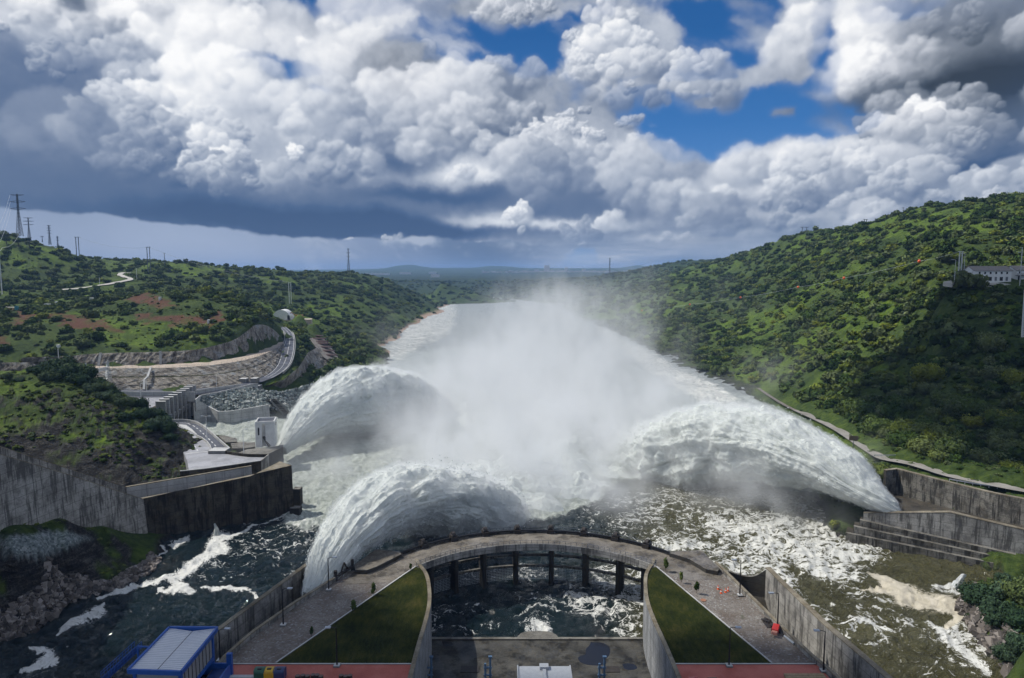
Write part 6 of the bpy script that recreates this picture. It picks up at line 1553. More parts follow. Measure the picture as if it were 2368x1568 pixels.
for i in range(26): mb.box(-.8+i*(W2*.62+.8)/25-.03, -.8+i*(W2*.62+.8)/25+.03, -1.3, -1.24, H2*.463, H2*.62)
mb.box(-.85, W2*.62+.05, -1.34, -1.2, H2*.62, H2*.64); mb.build('balcony', M_DKMET, h2)
o = poly_sheet('house_terrace', [at_y(*p) for p in [(2240,656.5,327.5),(2290,657.5,326.5),(2440,657.5,326.5),(2440,650,336),(2232,651,334)]], M_TRK, thick=1.2); tag(o, kind='structure')
o = poly_sheet('parking_bay', [at_y(*p) for p in [(2180,652,330),(2210,646,345),(2226,644,349),(2222,650,338),(2200,655,328)]], M_TRK, thick=2); tag(o, kind='structure')
for (x, y0, y1, d_, lab) in ((2206,652,601,330,'slim street lamp left of the white house'),(2227,645,587,338,'tall street lamp near the twin poles by the white house'),(2358,650,584,326,'street lamp in front of the second white house')):
    b0 = at_y(x, y0, d_); lamp_post(b0, (x, y1), lab, (-1, 0), M_PYLW, False, False)
# staff gauge at the right edge
a, b = at_y(2364, 780, 236), at_y(2371, 670, 236); sg = empty('staff_gauge', a, 0, 'pale leaning gauge board at the right edge of the picture', 'gauge')
MB().bar((0,0,0), b-a, 1.0, .3, up=(0,1,0)).build('board', M_PYLW, sg)
mb = MB()
for i in range(28): q = (b-a)*(i/28); mb.box(q.x-.45, q.x+.1, -.62, -.555, q.z, q.z+.12)
mb.build('scale_marks', M_PYL, sg)
# pylons
def pylon(px, base_row, top_row, y, kind, lab, cols_=3, arm=1.0, w=1.0):
    b0 = at_y(px, base_row, y); H = height_at(b0, top_row)-b0.z
    t = empty('lattice_pylon', (b0.x, y, b0.z), 0, lab, 'pylon'); r = max(.13, H*.0040)*w
    wb = H*.105; mb = MB(); P = []
    wf = lambda f: wb*(1-f/.62)+wb*.24*(f/.62) if f < .62 else wb*.24
    n = 13; lv = [f for f in np.linspace(0, 1, n)]
    for f in lv: P.append([Vector((sx*wf(f)/2, sy*wf(f)/2, H*f)) for sx, sy in ((-1,-1),(1,-1),(1,1),(-1,1))])
    for k in range(4):
        for i in range(n-1):
            mb.bar(P[i][k], P[i+1][k], r*1.7); mb.bar(P[i][k], P[i+1][(k+1) % 4], r); mb.bar(P[i][(k+1) % 4], P[i+1][k], r); mb.bar(P[i+1][k], P[i+1][(k+1) % 4], r)
    mb.build('mast', M_PYL, t)
    for j in range(cols_):
        z = H*(.985 - j*(.165 if kind == 'big' else .13)); L = H*arm*(.15 if j else .13); mb = MB()
        for s in (-1, 1):
            tip = Vector((s*L, 0, z)); up = Vector((s*wf(.9)/2, 0, z+H*.03*(1 if j else 0))); dn = Vector((s*wf(.9)/2, 0, z-H*.025))
            mb.bar(up, tip, r*1.9); mb.bar(dn, tip, r*1.9); mb.bar(dn.lerp(tip, .5), up.lerp(tip, .5), r); mb.bar(Vector((0,0,z)), dn, r)
        mb.bar(Vector((-L*.5, 0, z)), Vector((L*.5, 0, z)), r); mb.build('crossarm', M_PYL, t)
    return Vector((b0.x, y, b0.z)), H
PY = {}
PY[0] = pylon(46, 546, 449, 760, 'big', 'tallest lattice pylon at the left edge of the ridge', 3, 1.25)
PY[1] = pylon(68, 551, 503, 900, 'big', 'shorter broad pylon just right of the tallest one', 3, 1.75, 1.1)
PY[2] = pylon(115.5, 566, 521, 1000, 'small', 'slim pylon with three short arms, third along the ridge', 4, .8, 1.2)
PY[3] = pylon(98, 560, 546, 1150, 'small', 'small pylon top showing between the broad and the slim pylons', 2, 2.2, 1.3)
PY[4] = pylon(134, 571, 546, 1250, 'small', 'smallest slim pylon right of the slim three armed one', 4, .9, 1.4)
PY[5] = pylon(806, 628, 575, 1420, 'big', 'lone tall pylon behind the trees in the middle distance', 3, .55, 1.1)
PY[6] = pylon(1409, 640, 597, 2900, 'big', 'distant slender pylon in front of the far town', 4, .35, 1.6)
def hpole(px, r0, r1, y, lab, gap=4, w=.45, mat=M_PYL, arms=True):
    b0 = at_y(px, r0, y); H = height_at(b0, r1)-b0.z; t = empty('twin_pole', (b0.x, y, b0.z), 0, lab, 'utility pole'); g = gap/1578*y
    for s in (-1, 1): MB().tube([(s*g, 0, -3), (s*g, 0, H)], w, 6).build('pole', mat, t)
    if arms: MB().bar((-g*1.9, 0, H-.3), (g*1.9, 0, H-.3), w*1.2).build('crossbar', mat, t)
    return t
hpole(180, 586, 548, 960, 'dark twin pole frame on the bare crest right of the pylons', 3, .5)
hpole(345, 624, 571, 900, 'twin pole frame with crossbar beside the crest oak', 3, .45)
hpole(671, 696, 652, 760, 'pale twin pole on the slope behind the storage dome', 2.4, .35, M_PYLW)
hpole(693, 765, 728, 690, 'pale twin pole beside the digger', 2.6, .33, M_PYLW)
hpole(1859, 541, 525, 1060, 'twin poles on the crest of the right hill', 5, .45)
hpole(2000, 523, 507, 860, 'small twin pole on the right skyline', 2.6, .4)
hpole(2218, 640, 581, 350, 'pale twin pole with crossbar left of the white house', 3.0, .30, M_PYLW)
def spole(px, r0, r1, y, lab, w=.3, mat=M_PYLW, arm=0):
    b0 = at_y(px, r0, y); H = height_at(b0, r1)-b0.z; t = empty('utility_pole', (b0.x, y, b0.z), 0, lab, 'utility pole')
    MB().tube([(0, 0, -3), (0, 0, H)], [w, w*.7], 6).build('pole', mat, t)
    if arm: MB().bar((-arm, 0, H-.4), (arm, 0, H-.4), w).build('crossarm', mat, t)
spole(381, 611, 585, 1060, 'single pole on the skyline right of the twin pole frame', .5, M_PYL, 1.6)
spole(316.5, 650, 621, 830, 'white pole beside the top of the pale hill track', .35)
spole(231, 667, 641, 800, 'white pole halfway along the pale hill track', .35)
spole(142, 790, 765, 520, 'white pole among the shrubs above the upper cliff', .25)
spole(136, 838, 806, 424, 'white pole standing on the edge of the upper cliff', .28)
spole(100.5, 888, 842, 326, 'thin pole on the grassy shelf at the left', .12, M_PYL)
spole(2357, 660, 571, 322, 'grey pole in front of the gap between the houses', .22)
spole(2087, 496, 480, 780, 'short antenna mast on the right skyline', .35, M_PYL, 1.5)
spole(4, 668, 562, 380, 'pale lattice pole at the left edge below the tallest pylon', .3, M_PYLW)
t = empty('marker_board', at_y(1972, 1040, 238), 0, 'small board on a pole beside the right bank road', 'sign'); MB().tube([(0,0,-1),(0,0,5)], .09, 6).build('pole', M_PYL, t); MB().box(-1.6, 1.6, -.06, .06, 3.4, 5).build('board', simple_mat('faded board', (.16,.12,.08)), t)
# overhead wires
def wire(name, pts, sag, r, lab, mat=M_PYL):
    mb = MB()
    for a, b in zip(pts[:-1], pts[1:]):
        a, b = Vector(a), Vector(b); mb.tube([a.lerp(b, i/16)+Vector((0, 0, -sag*4*(i/16)*(1-i/16))) for i in range(17)], r, 4, False)
    o = mb.build(name, mat); tag(o, lab, 'cable'); return o
p0, H0 = PY[0]; p1, _h = PY[1]
for k, (f, s) in enumerate(((.98, -1), (.82, -1), (.65, -1))):
    wire('power_line', [(p0.x+s*H0*.17, p0.y, p0.z+H0*f), at_y(-30, 560+k*26, 500)], 6, .10, ['highest','middle','lowest'][k] + ' of three cables sweeping left from the tallest pylon', M_GALV)
wire('power_line', [at_y(*r1(165,540), 640), at_y(*r1(20,652), 380), at_y(-30, 566, 300)], 3, .10, 'white cable loop running down to the pale pole at the left edge', M_PYLW)
wire('power_line', [at_y(180, 548, 960), at_y(345, 572, 900), at_y(671, 653, 760)], 6, .09, 'thin cable linking the twin pole frames of the left ridge')
wire('power_line', [at_y(2218, 582, 350), at_y(2125,604,370), at_y(1951,643,440), at_y(1845,664,500), at_y(1712,688,590), at_y(1595,704,700), at_y(1484,718,820)], .5, .07, 'long cable crossing the right hillside with orange marker balls', M_GALV)
MBALL = MB().lathe([(0, -.9), (.6, -.7), (.9, 0), (.6, .7), (0, .9)], n=10).build('marker_ball', M_ORANGE, smooth=True)
for i, (x, y, d_) in enumerate([(2125,604,370),(1951,643,440),(1845,664,500),(1712,688,590),(1595,704,700),(1484,718,820)]):
    o = MBALL if i == 0 else MBALL.copy()
    if i: col.objects.link(o)
    o.location = at_y(x, y, d_); tag(o, 'orange marker ball on the cable, ' + ['first','second','third','fourth','fifth','last'][i] + ' counted from the white house', 'marker ball', 'orange balls on the overhead cable')
# far town: one mass of tiny pale blocks
rg = np.random.default_rng(21); V = []; F = []; T = []
bf = np.array([(4,5,6,7),(0,1,5,4),(1,2,6,5),(2,3,7,6),(3,0,4,7)])
def add_b(x, y, z, w, d, h, t):
    k = sum(len(v) for v in V); V.append(np.array([(x-w, y-d, z-8), (x+w, y-d, z-8), (x+w, y+d, z-8), (x-w, y+d, z-8), (x-w, y-d, z+h), (x+w, y-d, z+h), (x+w, y+d, z+h), (x-w, y+d, z+h)])); F.append(bf+k); T.extend([t]*8)
for k in range(620):
    px = rg.normal(1290, 75) if rg.random() < .65 else rg.uniform(1110, 1480); py = 630.5 - rg.random()**1.5*6 + abs(px-1290)*.004; y = 6300+ (631-py)*380 + rg.uniform(-100, 100)
    p = at_y(px, py, y); add_b(p.x, y, p.z, rg.uniform(5, 22), 8, rg.uniform(5, 15), rg.uniform(.3, 1))
for px, w, h in ((1264, 26, 62), (1309, 14, 40), (1240, 20, 22), (1350, 18, 24)): p = at_y(px, 628, 6900); add_b(p.x, 6900, p.z, w, 14, h, .8)
for px, py, y, w in ((937,632,4800,40),(873,634,5200,90),(1006,638,3700,22),(1492,634,2600,26),(1000,631,5600,30)): p = at_y(px, py, y); add_b(p.x, y, p.z, w, 8, 9, 1)
me = mesh_np('distant_town', np.concatenate(V), np.concatenate(F)); attr(me, 'tone', T)
o = link('distant_town', me, stone_mat('far town walls', [(0, (.30,.22,.17)), (.5, (.50,.44,.38)), (1, (.72,.70,.68))])); tag(o, 'far white town strung along the horizon beyond the river bend', 'town', kind='stuff')
# ---------------------------------------------------------------- vegetation
def foliage_mat(name, ramp):
    m, nt, b = new_mat(name); r = nt.rnd(); t = nt.attr('tone'); P = nt.pos(); n = nt.noise(P, .03, 3, .5); f = nt.noise(P, 1.1, 4, .65)
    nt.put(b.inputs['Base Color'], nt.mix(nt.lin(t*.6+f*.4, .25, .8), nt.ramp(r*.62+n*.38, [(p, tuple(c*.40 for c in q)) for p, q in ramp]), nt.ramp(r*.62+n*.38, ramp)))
    b.inputs['Roughness'].default_value = .9; b.inputs['Specular IOR Level'].default_value = .12
    return m
M_OAK = foliage_mat('holm oak foliage', [(.15, (.030,.062,.014)), (.34, (.060,.105,.022)), (.48, (.105,.150,.040)), (.62, (.155,.190,.085)), (.76, (.175,.225,.034)), (.95, (.30,.30,.045))])
M_BUSH = foliage_mat('near shrub foliage', [(.2, (.030,.062,.028)), (.45, (.050,.092,.046)), (.65, (.080,.125,.074)), (.9, (.13,.17,.045))])
M_BARK = simple_mat('bark', (.07,.055,.042), .95, 0, .3, 3)
def crown_mesh(name, seed, lobes, leaves, size, flat=.72, spread=.62, lift=.55):
    rg = np.random.default_rng(seed); V = []; F = []; T = []; nv = 0
    L = []
    for i in range(lobes):
        a = rg.uniform(0, 2*PI); rr = spread*math.sqrt(rg.random()); h = rg.uniform(-.15, 1)*(1-rr*.5)
        L.append((rr*math.cos(a), rr*math.sin(a), lift+h*flat*.62, rg.uniform(.28, .46)))
    ico = bmesh.new(); bmesh.ops.create_icosphere(ico, subdivisions=1, radius=1); iv = np.array([v.co[:] for v in ico.verts]); ifc = np.array([[v.index for v in f.verts] for f in ico.faces]); ico.free()
    tri = []; quad = []
    for x, y, z, r in L:
        lt = rg.uniform(-.18, .18)
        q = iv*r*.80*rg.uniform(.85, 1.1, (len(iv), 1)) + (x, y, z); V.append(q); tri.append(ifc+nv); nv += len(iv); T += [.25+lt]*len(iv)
        n = leaves; d = rg.normal(0, 1, (n, 3)); d[:, 2] += .35; d /= np.linalg.norm(d, axis=1)[:, None]
        c = d*r*rg.uniform(.80, 1.12, (n, 1)) + (x, y, z)
        nn = d + rg.normal(0, .55, (n, 3)); nn /= np.linalg.norm(nn, axis=1)[:, None]
        u = np.cross(nn, rg.normal(0, 1, (n, 3))); u /= np.linalg.norm(u, axis=1)[:, None]; w = np.cross(nn, u)
        s = size*rg.uniform(.6, 1.35, (n, 1)); s2 = s*rg.uniform(.5, .9, (n, 1))
        Q = np.stack([c-u*s, c-w*s2+u*s*.2, c+u*s*.9, c+w*s2], 1).reshape(-1, 3); V.append(Q)
        quad.append(np.arange(4*n).reshape(n, 4)+nv); nv += 4*n
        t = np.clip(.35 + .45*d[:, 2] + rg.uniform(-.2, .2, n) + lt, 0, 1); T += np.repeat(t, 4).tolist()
    me = mesh_np(name, np.concatenate(V), [np.concatenate(tri), np.concatenate(quad)]); attr(me, 'tone', T); return me
def trunk_mesh(name, seed, h=.5):
    rg = random.Random(seed); mb = MB(); mb.tube([(0, 0, -.3), (.03, .02, .1), (.0, .05, h)], [.085, .07, .05], 7)
    for k in range(4):
        a = k*1.6+rg.random(); mb.tube([(0, .04, h*.7), (math.cos(a)*.2, math.sin(a)*.2, h+.12), (math.cos(a)*.38, math.sin(a)*.38, h+.3)], [.045, .03, .015], 5)
    me = bpy.data.meshes.new(name); me.from_pydata(mb.v, [], mb.f); me.update(); return me
HI = [crown_mesh('crown', 500+k, 20, 120, .060, flat=(.75, .9, .62)[k], lift=(.40, .45, .35)[k]) for k in range(3)]
LO = [crown_mesh('crown', 520+k, (7, 9, 6, 8, 9)[k], 26, .150, flat=(.75, .9, .6, .7, .8)[k], spread=(.5, .55, .62, .5, .66)[k], lift=.36) for k in range(5)]
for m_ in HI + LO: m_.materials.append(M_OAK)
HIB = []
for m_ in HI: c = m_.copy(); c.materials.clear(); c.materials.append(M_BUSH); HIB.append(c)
TRK = trunk_mesh('trunk', 3); TRK.materials.append(M_BARK)
def tree(x, y, z, r, crown, lab, group, cat='tree', nm='holm_oak', trunk=True, sz=1., trunk_up=0.):
    o = empty(nm, (x, y, z), RNG.uniform(0, 6.28), lab, cat, group); 
    o.scale = (r, r, r*sz)
    c = bpy.data.objects.new('crown', crown); col.objects.link(c); c.parent = o; c.location = (0, 0, trunk_up)
    if trunk:
        t = bpy.data.objects.new('trunk', TRK); col.objects.link(t); t.parent = o
        if trunk_up: t.scale = (1, 1, 1+trunk_up*2.2)
    return o
# hand placed trees that stand out
for px, row, y, r, lab in ((583,622,1190,6.8,'lone umbrella shaped oak on the skyline, left of the paired one'),(643,623,1250,7,'paired umbrella shaped oaks on the skyline, left crown'),(652,624,1250,5.5,'paired umbrella shaped oaks on the skyline, right crown'),
        (431,609,1080,7,'spreading oak on the bright green crest, biggest of that clump'),(416,609,1085,6,'oak at the left end of the clump on the bright green crest'),(442,611,1085,6,'oak at the right end of the clump on the bright green crest'),(363,609,1040,5.5,'small round oak just right of the twin pole frame'),
        (333,608,1040,7,'oak directly behind the left twin pole frame'),(804,636,1380,9,'dark oak at the foot of the lone tall pylon'),(42,553,900,8,'dark oak below the tallest pylon, right one'),(15,552,900,8,'dark oak below the tallest pylon, left one'),(68,560,905,7,'dark oak at the foot of the shorter broad pylon'),(2361,466,620,7,'big dark oak on the skyline at the right edge'),(2248,476,660,4,'small dark tree on the right skyline'),
        (2095,496,770,5.5,'round tree beside the antenna mast on the right skyline'),(2038,508,830,4.5,'pointed dark tree on the right skyline'),(1886,541,1030,4.5,'small oak beside the twin poles on the right crest'),(490,616,1130,6,'oak on the skyline left of the lone umbrella oak'),(540,622,1170,6,'low dark oak on the skyline beside the lone umbrella oak')):
    p = at_y(px, row, y); z = gz(p.x, y)
    tree(p.x, y, min(p.z, z+2)-.6, r, LO[int(px) % 5], lab, 'holm oaks standing on the skyline', sz=.72, trunk_up=.42)
near_lab = {}
def bush(px, row, y, r, lab, k=0, mat='b', sz=1., z=None, grp='big shrubs on the dark rock mound', up=0., nm='shrub', cat='shrub'):
    p = at_y(px, row, y); zz = gz(p.x, p.y) if z is None else z
    return tree(p.x, p.y, zz-.3*r, r, (HIB if mat == 'b' else HI)[k % 3], lab, grp, cat, nm, sz=sz, trunk_up=up)
# shrubs on the mound, left
mb_l = [(140,868,300,6.4,'tallest bluish green shrub on top of the rock mound'),(118,862,306,4.6,'shrub at the left of the tallest one on the rock mound'),(168,880,296,6.0,'broad bluish green shrub at the centre of the mound top'),(195,892,294,5.4,'shrub right of the broad one on the mound top'),(150,905,288,5.6,'low dense shrub in front of the tallest ones'),(222,905,290,4.6,'rounded shrub below the lattice gantry'),
        (100,900,292,4.4,'shrub at the left foot of the mound thicket'),(245,915,286,4.2,'shrub on the edge of the mound above the fins'),(125,925,284,4.6,'darker shrub low in the mound thicket'),(180,925,282,5.0,'wide dark shrub low in the mound thicket'),(262,922,284,3.4,'small shrub just left of the fins'),
        (291,950,276,4.4,'round shrub on the right shoulder of the mound'),(270,940,278,3.6,'shrub in the gap left of the round one on the shoulder'),(320,935,280,4.2,'olive shrub at the top right of the shoulder'),(345,955,274,4.4,'olive green shrub hiding the foot of the fins'),(330,965,270,4.0,'dense shrub in the middle of the right shoulder'),(365,950,276,3.8,'yellowish shrub at the right end of the mound crest'),
        (380,965,272,4.2,'dark shrub at the right tip of the mound crest'),(360,985,266,4.2,'drooping grey green shrub above the ramp'),(388,990,266,3.6,'dark shrub overhanging the ramp'),(345,1000,262,3.4,'shrub on the rock face below the shoulder'),(300,985,266,3.8,'shrub at the left of the rock face below the shoulder'),(392,1012,262,2.6,'small round shrub above the parking area'),
        (240,950,276,3.6,'shrub on the mossy slope left of the shoulder'),(80,880,298,3.2,'small shrub on the left part of the mound top'),(215,935,280,3.6,'grey green shrub in the middle of the mound'),(50,915,285,2.4,'low shrub on the mossy left slope of the mound'),(20,905,285,2.6,'low shrub at the left edge of the mound')]
for i, (px, row, y, r, lab) in enumerate(mb_l): bush(px, row, y, r*1.12, lab, i, sz=.95)
rb_l = [(2290,1405,153,5.2,'big dark shrub leaning over the pale scum on the right'),(2262,1385,158,4.6,'dark shrub nearest the wall end on the right bank'),(2325,1395,153,5.0,'tall dark shrub at the right edge above the water'),(2355,1420,148,5.2,'large shrub at the right edge of the picture'),(2310,1440,146,4.6,'low shrub below the big one on the right bank'),(2350,1465,141,4.6,'dark shrub low at the right edge'),
        (2365,1370,158,4.0,'shrub on the grassy knoll at the right edge'),(2240,1352,166,2.6,'small shrub beside the little waterfall'),(2340,1510,135,3.6,'shrub just above the rocks at the lower right corner'),(2366,1520,134,4.2,'shrub in the lower right corner'),(2318,1338,168,2.2,'small bush on the wall ledge above the knoll')]
for i, (px, row, y, r, lab) in enumerate(rb_l): bush(px, row, y, r, lab, i, grp='dark shrubs on the right bank below the spillway', sz=.95)
for i, (x, y, h, lab) in enumerate([(2107,468,3.4,'young conifer at the tip of the right lawn'),(480,600,2.8,'young conifer on the edge of the left lawn, near its tip'),(685,462,1.8,'tiny sapling at the tip of the left lawn'),(370,700,2.8,'thin sapling halfway along the left lawn kerb'),(135,835,2.0,'yellowish young tree on the left lawn kerb'),(2195,530,2.4,'thin sapling below the conifer on the right lawn'),(2280,590,2.8,'thin bare sapling on the right lawn kerb')]):
    p = at_z(*r5(x, y), PZ+.1); o = empty('young_tree', p, 0, lab, 'sapling', 'young trees along the lawn kerbs')
    me_ = crown_mesh('crown', 560+i, 9, 40, .10, flat=1.3, spread=.30, lift=.7); me_.materials.append(M_OAK)
    c = bpy.data.objects.new('crown', me_); col.objects.link(c); c.parent = o; c.scale = (h*.36, h*.36, h*.58); MB().tube([(0, 0, 0), (0, 0, h*.8)], .05, 5).build('trunk', M_BARK, o)
# scattered woodland
def scatter(n, seed, y0, y1, a0, a1):
    rg = np.random.default_rng(seed)
    y = np.exp(rg.uniform(math.log(y0), math.log(y1), n)); a = rg.uniform(a0, a1, n)
    return np.tan(a)*y, y
xs, ys = scatter(46000, 77, 150, 2900, -.72, .72)
zs = ground_z(xs, ys)
den = fbm(xs/38, ys/38, octv=3, seed=601)*.5 + .62 + fbm(xs/140, ys/140, octv=2, seed=603)*.25
lu = bil(lush, -.86, .86, LG0, LG1, xs, ys); so = bil(soil, -.86, .86, LG0, LG1, xs, ys); ro_ = bil(rocky, -.86, .86, LG0, LG1, xs, ys)
den = den - lu*.62 - so*.75 - ro_*.5
den = np.where(xs > 100, den+.20, den)
dcalm = np.minimum.reduce([line_dist(xs, ys, L) for L in (ri[::4], ro[::4], do[::4], di[::4], tc[::4], R1[::4], R2[::4])])
ok = (zs > 1.0) & (dcalm > 4.0)
# built places stay clear
zones = [[(-330,200),(-60,200),(-60,330),(-135,460),(-330,425)], [(112,80),(400,80),(400,188),(105,232)], [(-300,80),(-40,80),(-90,225),(-300,225)],
         [(235,314),(330,314),(330,352),(225,352)]]
for P in zones: ok &= ~in_poly(xs, ys, P)
ok &= ~in_poly(xs, ys, [tuple(p[:2]) for p in ri[::6]]+[tuple(p[:2]) for p in tc[::6]][::-1])
dome = np.hypot(xs-hd.location.x, ys-hd.location.y) > 34; ok &= dome
ok &= ~in_poly(xs, ys, [tuple(p[:2]) for p in g1[::5]]+[tuple(p[:2]) for p in g2[::5]][::-1])
track = [ground_at(*r1(*p), 700, 1000) for p in [(1160,885),(1060,893),(1110,925),(1190,945),(1100,965),(980,985),(800,1010),(650,1032)]]
ok &= line_dist(xs, ys, track) > 11
ok &= den > RNG.uniform(0, 1, len(xs))
# near ones are spaced: thin out the closest ranges
dist = np.hypot(xs, ys); rad = np.clip(2.1 + dist/380, 2.3, 8)*np.exp(RNG.normal(-.05, .42, len(xs)))*np.where(xs < 0, 1.0, np.where(ys < 450, 1.3, 1.1))
rad = np.minimum(rad, 8.5)
keepp = np.clip((dist/520)**.9, .40, 1.0); ok &= RNG.uniform(0, 1, len(xs)) < keepp
# only what a viewer on or near the dam could see
vis = np.ones(len(xs), bool); top = zs + rad*1.3
for f in np.linspace(.25, .985, 60):
    vis &= ground_z(xs*f, ys*f)-6 < EYE+8 + (top-EYE-8)*f
ok &= vis
xs, ys, zs, rad, dist = xs[ok], ys[ok], zs[ok], rad[ok], dist[ok]
pu, pv = CX + FOC*xs/(ys*CP-(zs-EYE)*SP), CY - FOC*(ys*SP+(zs-EYE)*CP)/(ys*CP-(zs-EYE)*SP)
inside = (pu > 5) & (pu < 2362) & (pv < 1560)
bareL = (xs < 0) & (ys > 330) & (ys < 640)
score = rad/dist*inside*np.where(bareL, 1.6, 1)
order = np.argsort(-score); IND = order[:232]; REST = order[232:]
def place(px, py, y):
    if px > 1183:
        v = 'near the crest of' if py < 610 else 'high on' if py < 700 else 'midway up' if py < 800 else 'low on' if py < 920 else 'at the foot of'
        h = 'towards the river bend' if px < 1600 else 'above the bank track' if px < 1800 else 'left of the green streak' if px < 1950 else 'around the green streak' if px < 2080 else 'left of the white house' if px < 2220 else ('below the white house' if py > 650 else 'above the white house')
        return v + ' the right slope, ' + h
    v = 'near the crest' if py < 690 else 'beside the red soil' if py < 745 else 'on the lower slope' if py < 790 else 'at the cliff edge'
    h = 'at the left edge' if px < 110 else 'left of the track' if px < 250 else 'below the track' if px < 400 else 'right of the track' if px < 530 else 'near the storage dome'
    return v + ' of the left hill, ' + h if 'soil' not in v else v + ' on the left hill, ' + h
for k in IND:
    r = rad[k]; sz_ = 'large' if r > 4.2 else ('medium' if r > 2.9 else 'small'); zz_ = RNG.uniform(.70, 1.10); shp = 'flat' if zz_ < .83 else ('tall' if zz_ > .97 else 'round')
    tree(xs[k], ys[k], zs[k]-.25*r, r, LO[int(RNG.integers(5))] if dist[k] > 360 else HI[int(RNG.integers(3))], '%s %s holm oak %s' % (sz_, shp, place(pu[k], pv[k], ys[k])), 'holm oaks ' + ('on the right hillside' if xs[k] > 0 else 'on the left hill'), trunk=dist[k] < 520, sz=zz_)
# the remaining woodland: one mass, thousands of crowns placed by geometry nodes
protos = []
for i, m_ in enumerate(LO):
    protos.append(m_)
me = bpy.data.meshes.new('woodland'); n = len(REST); me.vertices.add(n)
me.vertices.foreach_set('co', np.stack([xs[REST], ys[REST], zs[REST]-.25*rad[REST]], -1).astype(np.float32).ravel())
attr(me, 'sc', rad[REST]); attr(me, 'rz', RNG.uniform(0, 6.28, n)); attr(me, 'fl', RNG.uniform(.7, 1.05, n))
a = me.attributes.new('pick', 'INT', 'POINT'); a.data.foreach_set('value', RNG.integers(0, 5, n).astype(np.int32))
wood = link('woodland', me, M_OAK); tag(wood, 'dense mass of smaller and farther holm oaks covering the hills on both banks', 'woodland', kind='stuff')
def scatter_nodes(name, proto_objs):
    ng = bpy.data.node_groups.new(name, 'GeometryNodeTree'); ng.interface.new_socket('Geometry', in_out='INPUT', socket_type='NodeSocketGeometry'); ng.interface.new_socket('Geometry', in_out='OUTPUT', socket_type='NodeSocketGeometry')
    N, L = ng.nodes, ng.links; gi, go = N.new('NodeGroupInput'), N.new('NodeGroupOutput'); iop = N.new('GeometryNodeInstanceOnPoints'); j = N.new('GeometryNodeJoinGeometry')
    for po in reversed(proto_objs):
        oi = N.new('GeometryNodeObjectInfo'); oi.inputs['Object'].default_value = po; oi.inputs['As Instance'].default_value = True; L.new(oi.outputs['Geometry'], j.inputs[0])
    def at_(nm, t='FLOAT'):
        a = N.new('GeometryNodeInputNamedAttribute'); a.data_type = t; a.inputs[0].default_value = nm; return a.outputs[0]
    L.new(gi.outputs[0], iop.inputs['Points']); L.new(j.outputs[0], iop.inputs['Instance']); iop.inputs['Pick Instance'].default_value = True; L.new(at_('pick', 'INT'), iop.inputs['Instance Index'])
    cr = N.new('ShaderNodeCombineXYZ'); L.new(at_('rz'), cr.inputs[2]); L.new(cr.outputs[0], iop.inputs['Rotation'])
    m = N.new('ShaderNodeMath'); m.operation = 'MULTIPLY'; L.new(at_('sc'), m.inputs[0]); L.new(at_('fl'), m.inputs[1])
    cs = N.new('ShaderNodeCombineXYZ'); L.new(at_('sc'), cs.inputs[0]); L.new(at_('sc'), cs.inputs[1]); L.new(m.outputs[0], cs.inputs[2]); L.new(cs.outputs[0], iop.inputs['Scale'])
    L.new(iop.outputs[0], go.inputs[0]); return ng
def proto_of(mesh):
    for o in bpy.data.objects:
        if o.type == 'MESH' and o.data == mesh: return o
pobj = [proto_of(m_) for m_ in LO]
md = wood.modifiers.new('scatter', 'NODES'); md.node_group = scatter_nodes('scatter crowns', pobj)
# low scrub: tiny tufts between the trees
xs2, ys2 = scatter(30000, 91, 200, 900, -.72, .72); zs2 = ground_z(xs2, ys2)
d2 = np.minimum.reduce([line_dist(xs2, ys2, L) for L in (ri[::4], ro[::4], do[::4], di[::4], tc[::4], R1[::4], R2[::4])])
ok = (zs2 > 1.2) & (d2 > 2.0); 
for P in zones[1:]: ok &= ~in_poly(xs2, ys2, P)
ok &= ~in_poly(xs2, ys2, [(-330,200),(-60,200),(-60,232),(-330,232)]); ok &= ~in_poly(xs2, ys2, [(-330,318),(-100,318),(-135,460),(-330,425)]); ok &= ~in_poly(xs2, ys2, [(-118,232),(-60,232),(-60,330),(-135,330),(-112,262)])
ok &= ~in_poly(xs2, ys2, [tuple(p[:2]) for p in ri[::6]]+[tuple(p[:2]) for p in tc[::6]][::-1])
so2 = bil(soil, -.86, .86, LG0, LG1, xs2, ys2); ok &= RNG.uniform(0, 1, len(xs2)) > so2*.92
ok &= RNG.uniform(0, 1, len(xs2)) < np.clip(.5+fbm(xs2/25, ys2/25, octv=3, seed=607), .1, 1)
isx, isy = RNG.uniform(-175, -95, 1500), RNG.uniform(100, 188, 1500); isz = ground_z(isx, isy); k2 = (isz > 1.5) & (bil(gravel, -.86, .86, LG0, LG1, isx, isy) < .4) & (bil(rocky, -.86, .86, LG0, LG1, isx, isy) < .6)
bx_, by_ = RNG.uniform(112, 160, 700), RNG.uniform(110, 175, 700); bz_ = ground_z(bx_, by_); k3 = bz_ > 2.2
cx3, cy3 = RNG.uniform(110, 330, 5000), RNG.uniform(170, 290, 5000); cz3 = ground_z(cx3, cy3); k4 = (cz3 > 3.5) & (np.minimum(line_dist(cx3, cy3, R1[::4]), line_dist(cx3, cy3, R2[::4])) > 1.2) & ~in_poly(cx3, cy3, [(90, 180), (230, 120), (260, 150)] + [tuple(p)[:2] for p in bt[::-1]] + [(100, 235)]) & (RNG.uniform(0, 1, 5000) < np.clip(.55+fbm(cx3/9, cy3/9, octv=3, seed=611), .1, 1))
X3 = np.concatenate([xs2[ok], isx[k2], bx_[k3], cx3[k4]]); Y3 = np.concatenate([ys2[ok], isy[k2], by_[k3], cy3[k4]]); Z3 = np.concatenate([zs2[ok], isz[k2], bz_[k3], cz3[k4]]); n = len(X3)
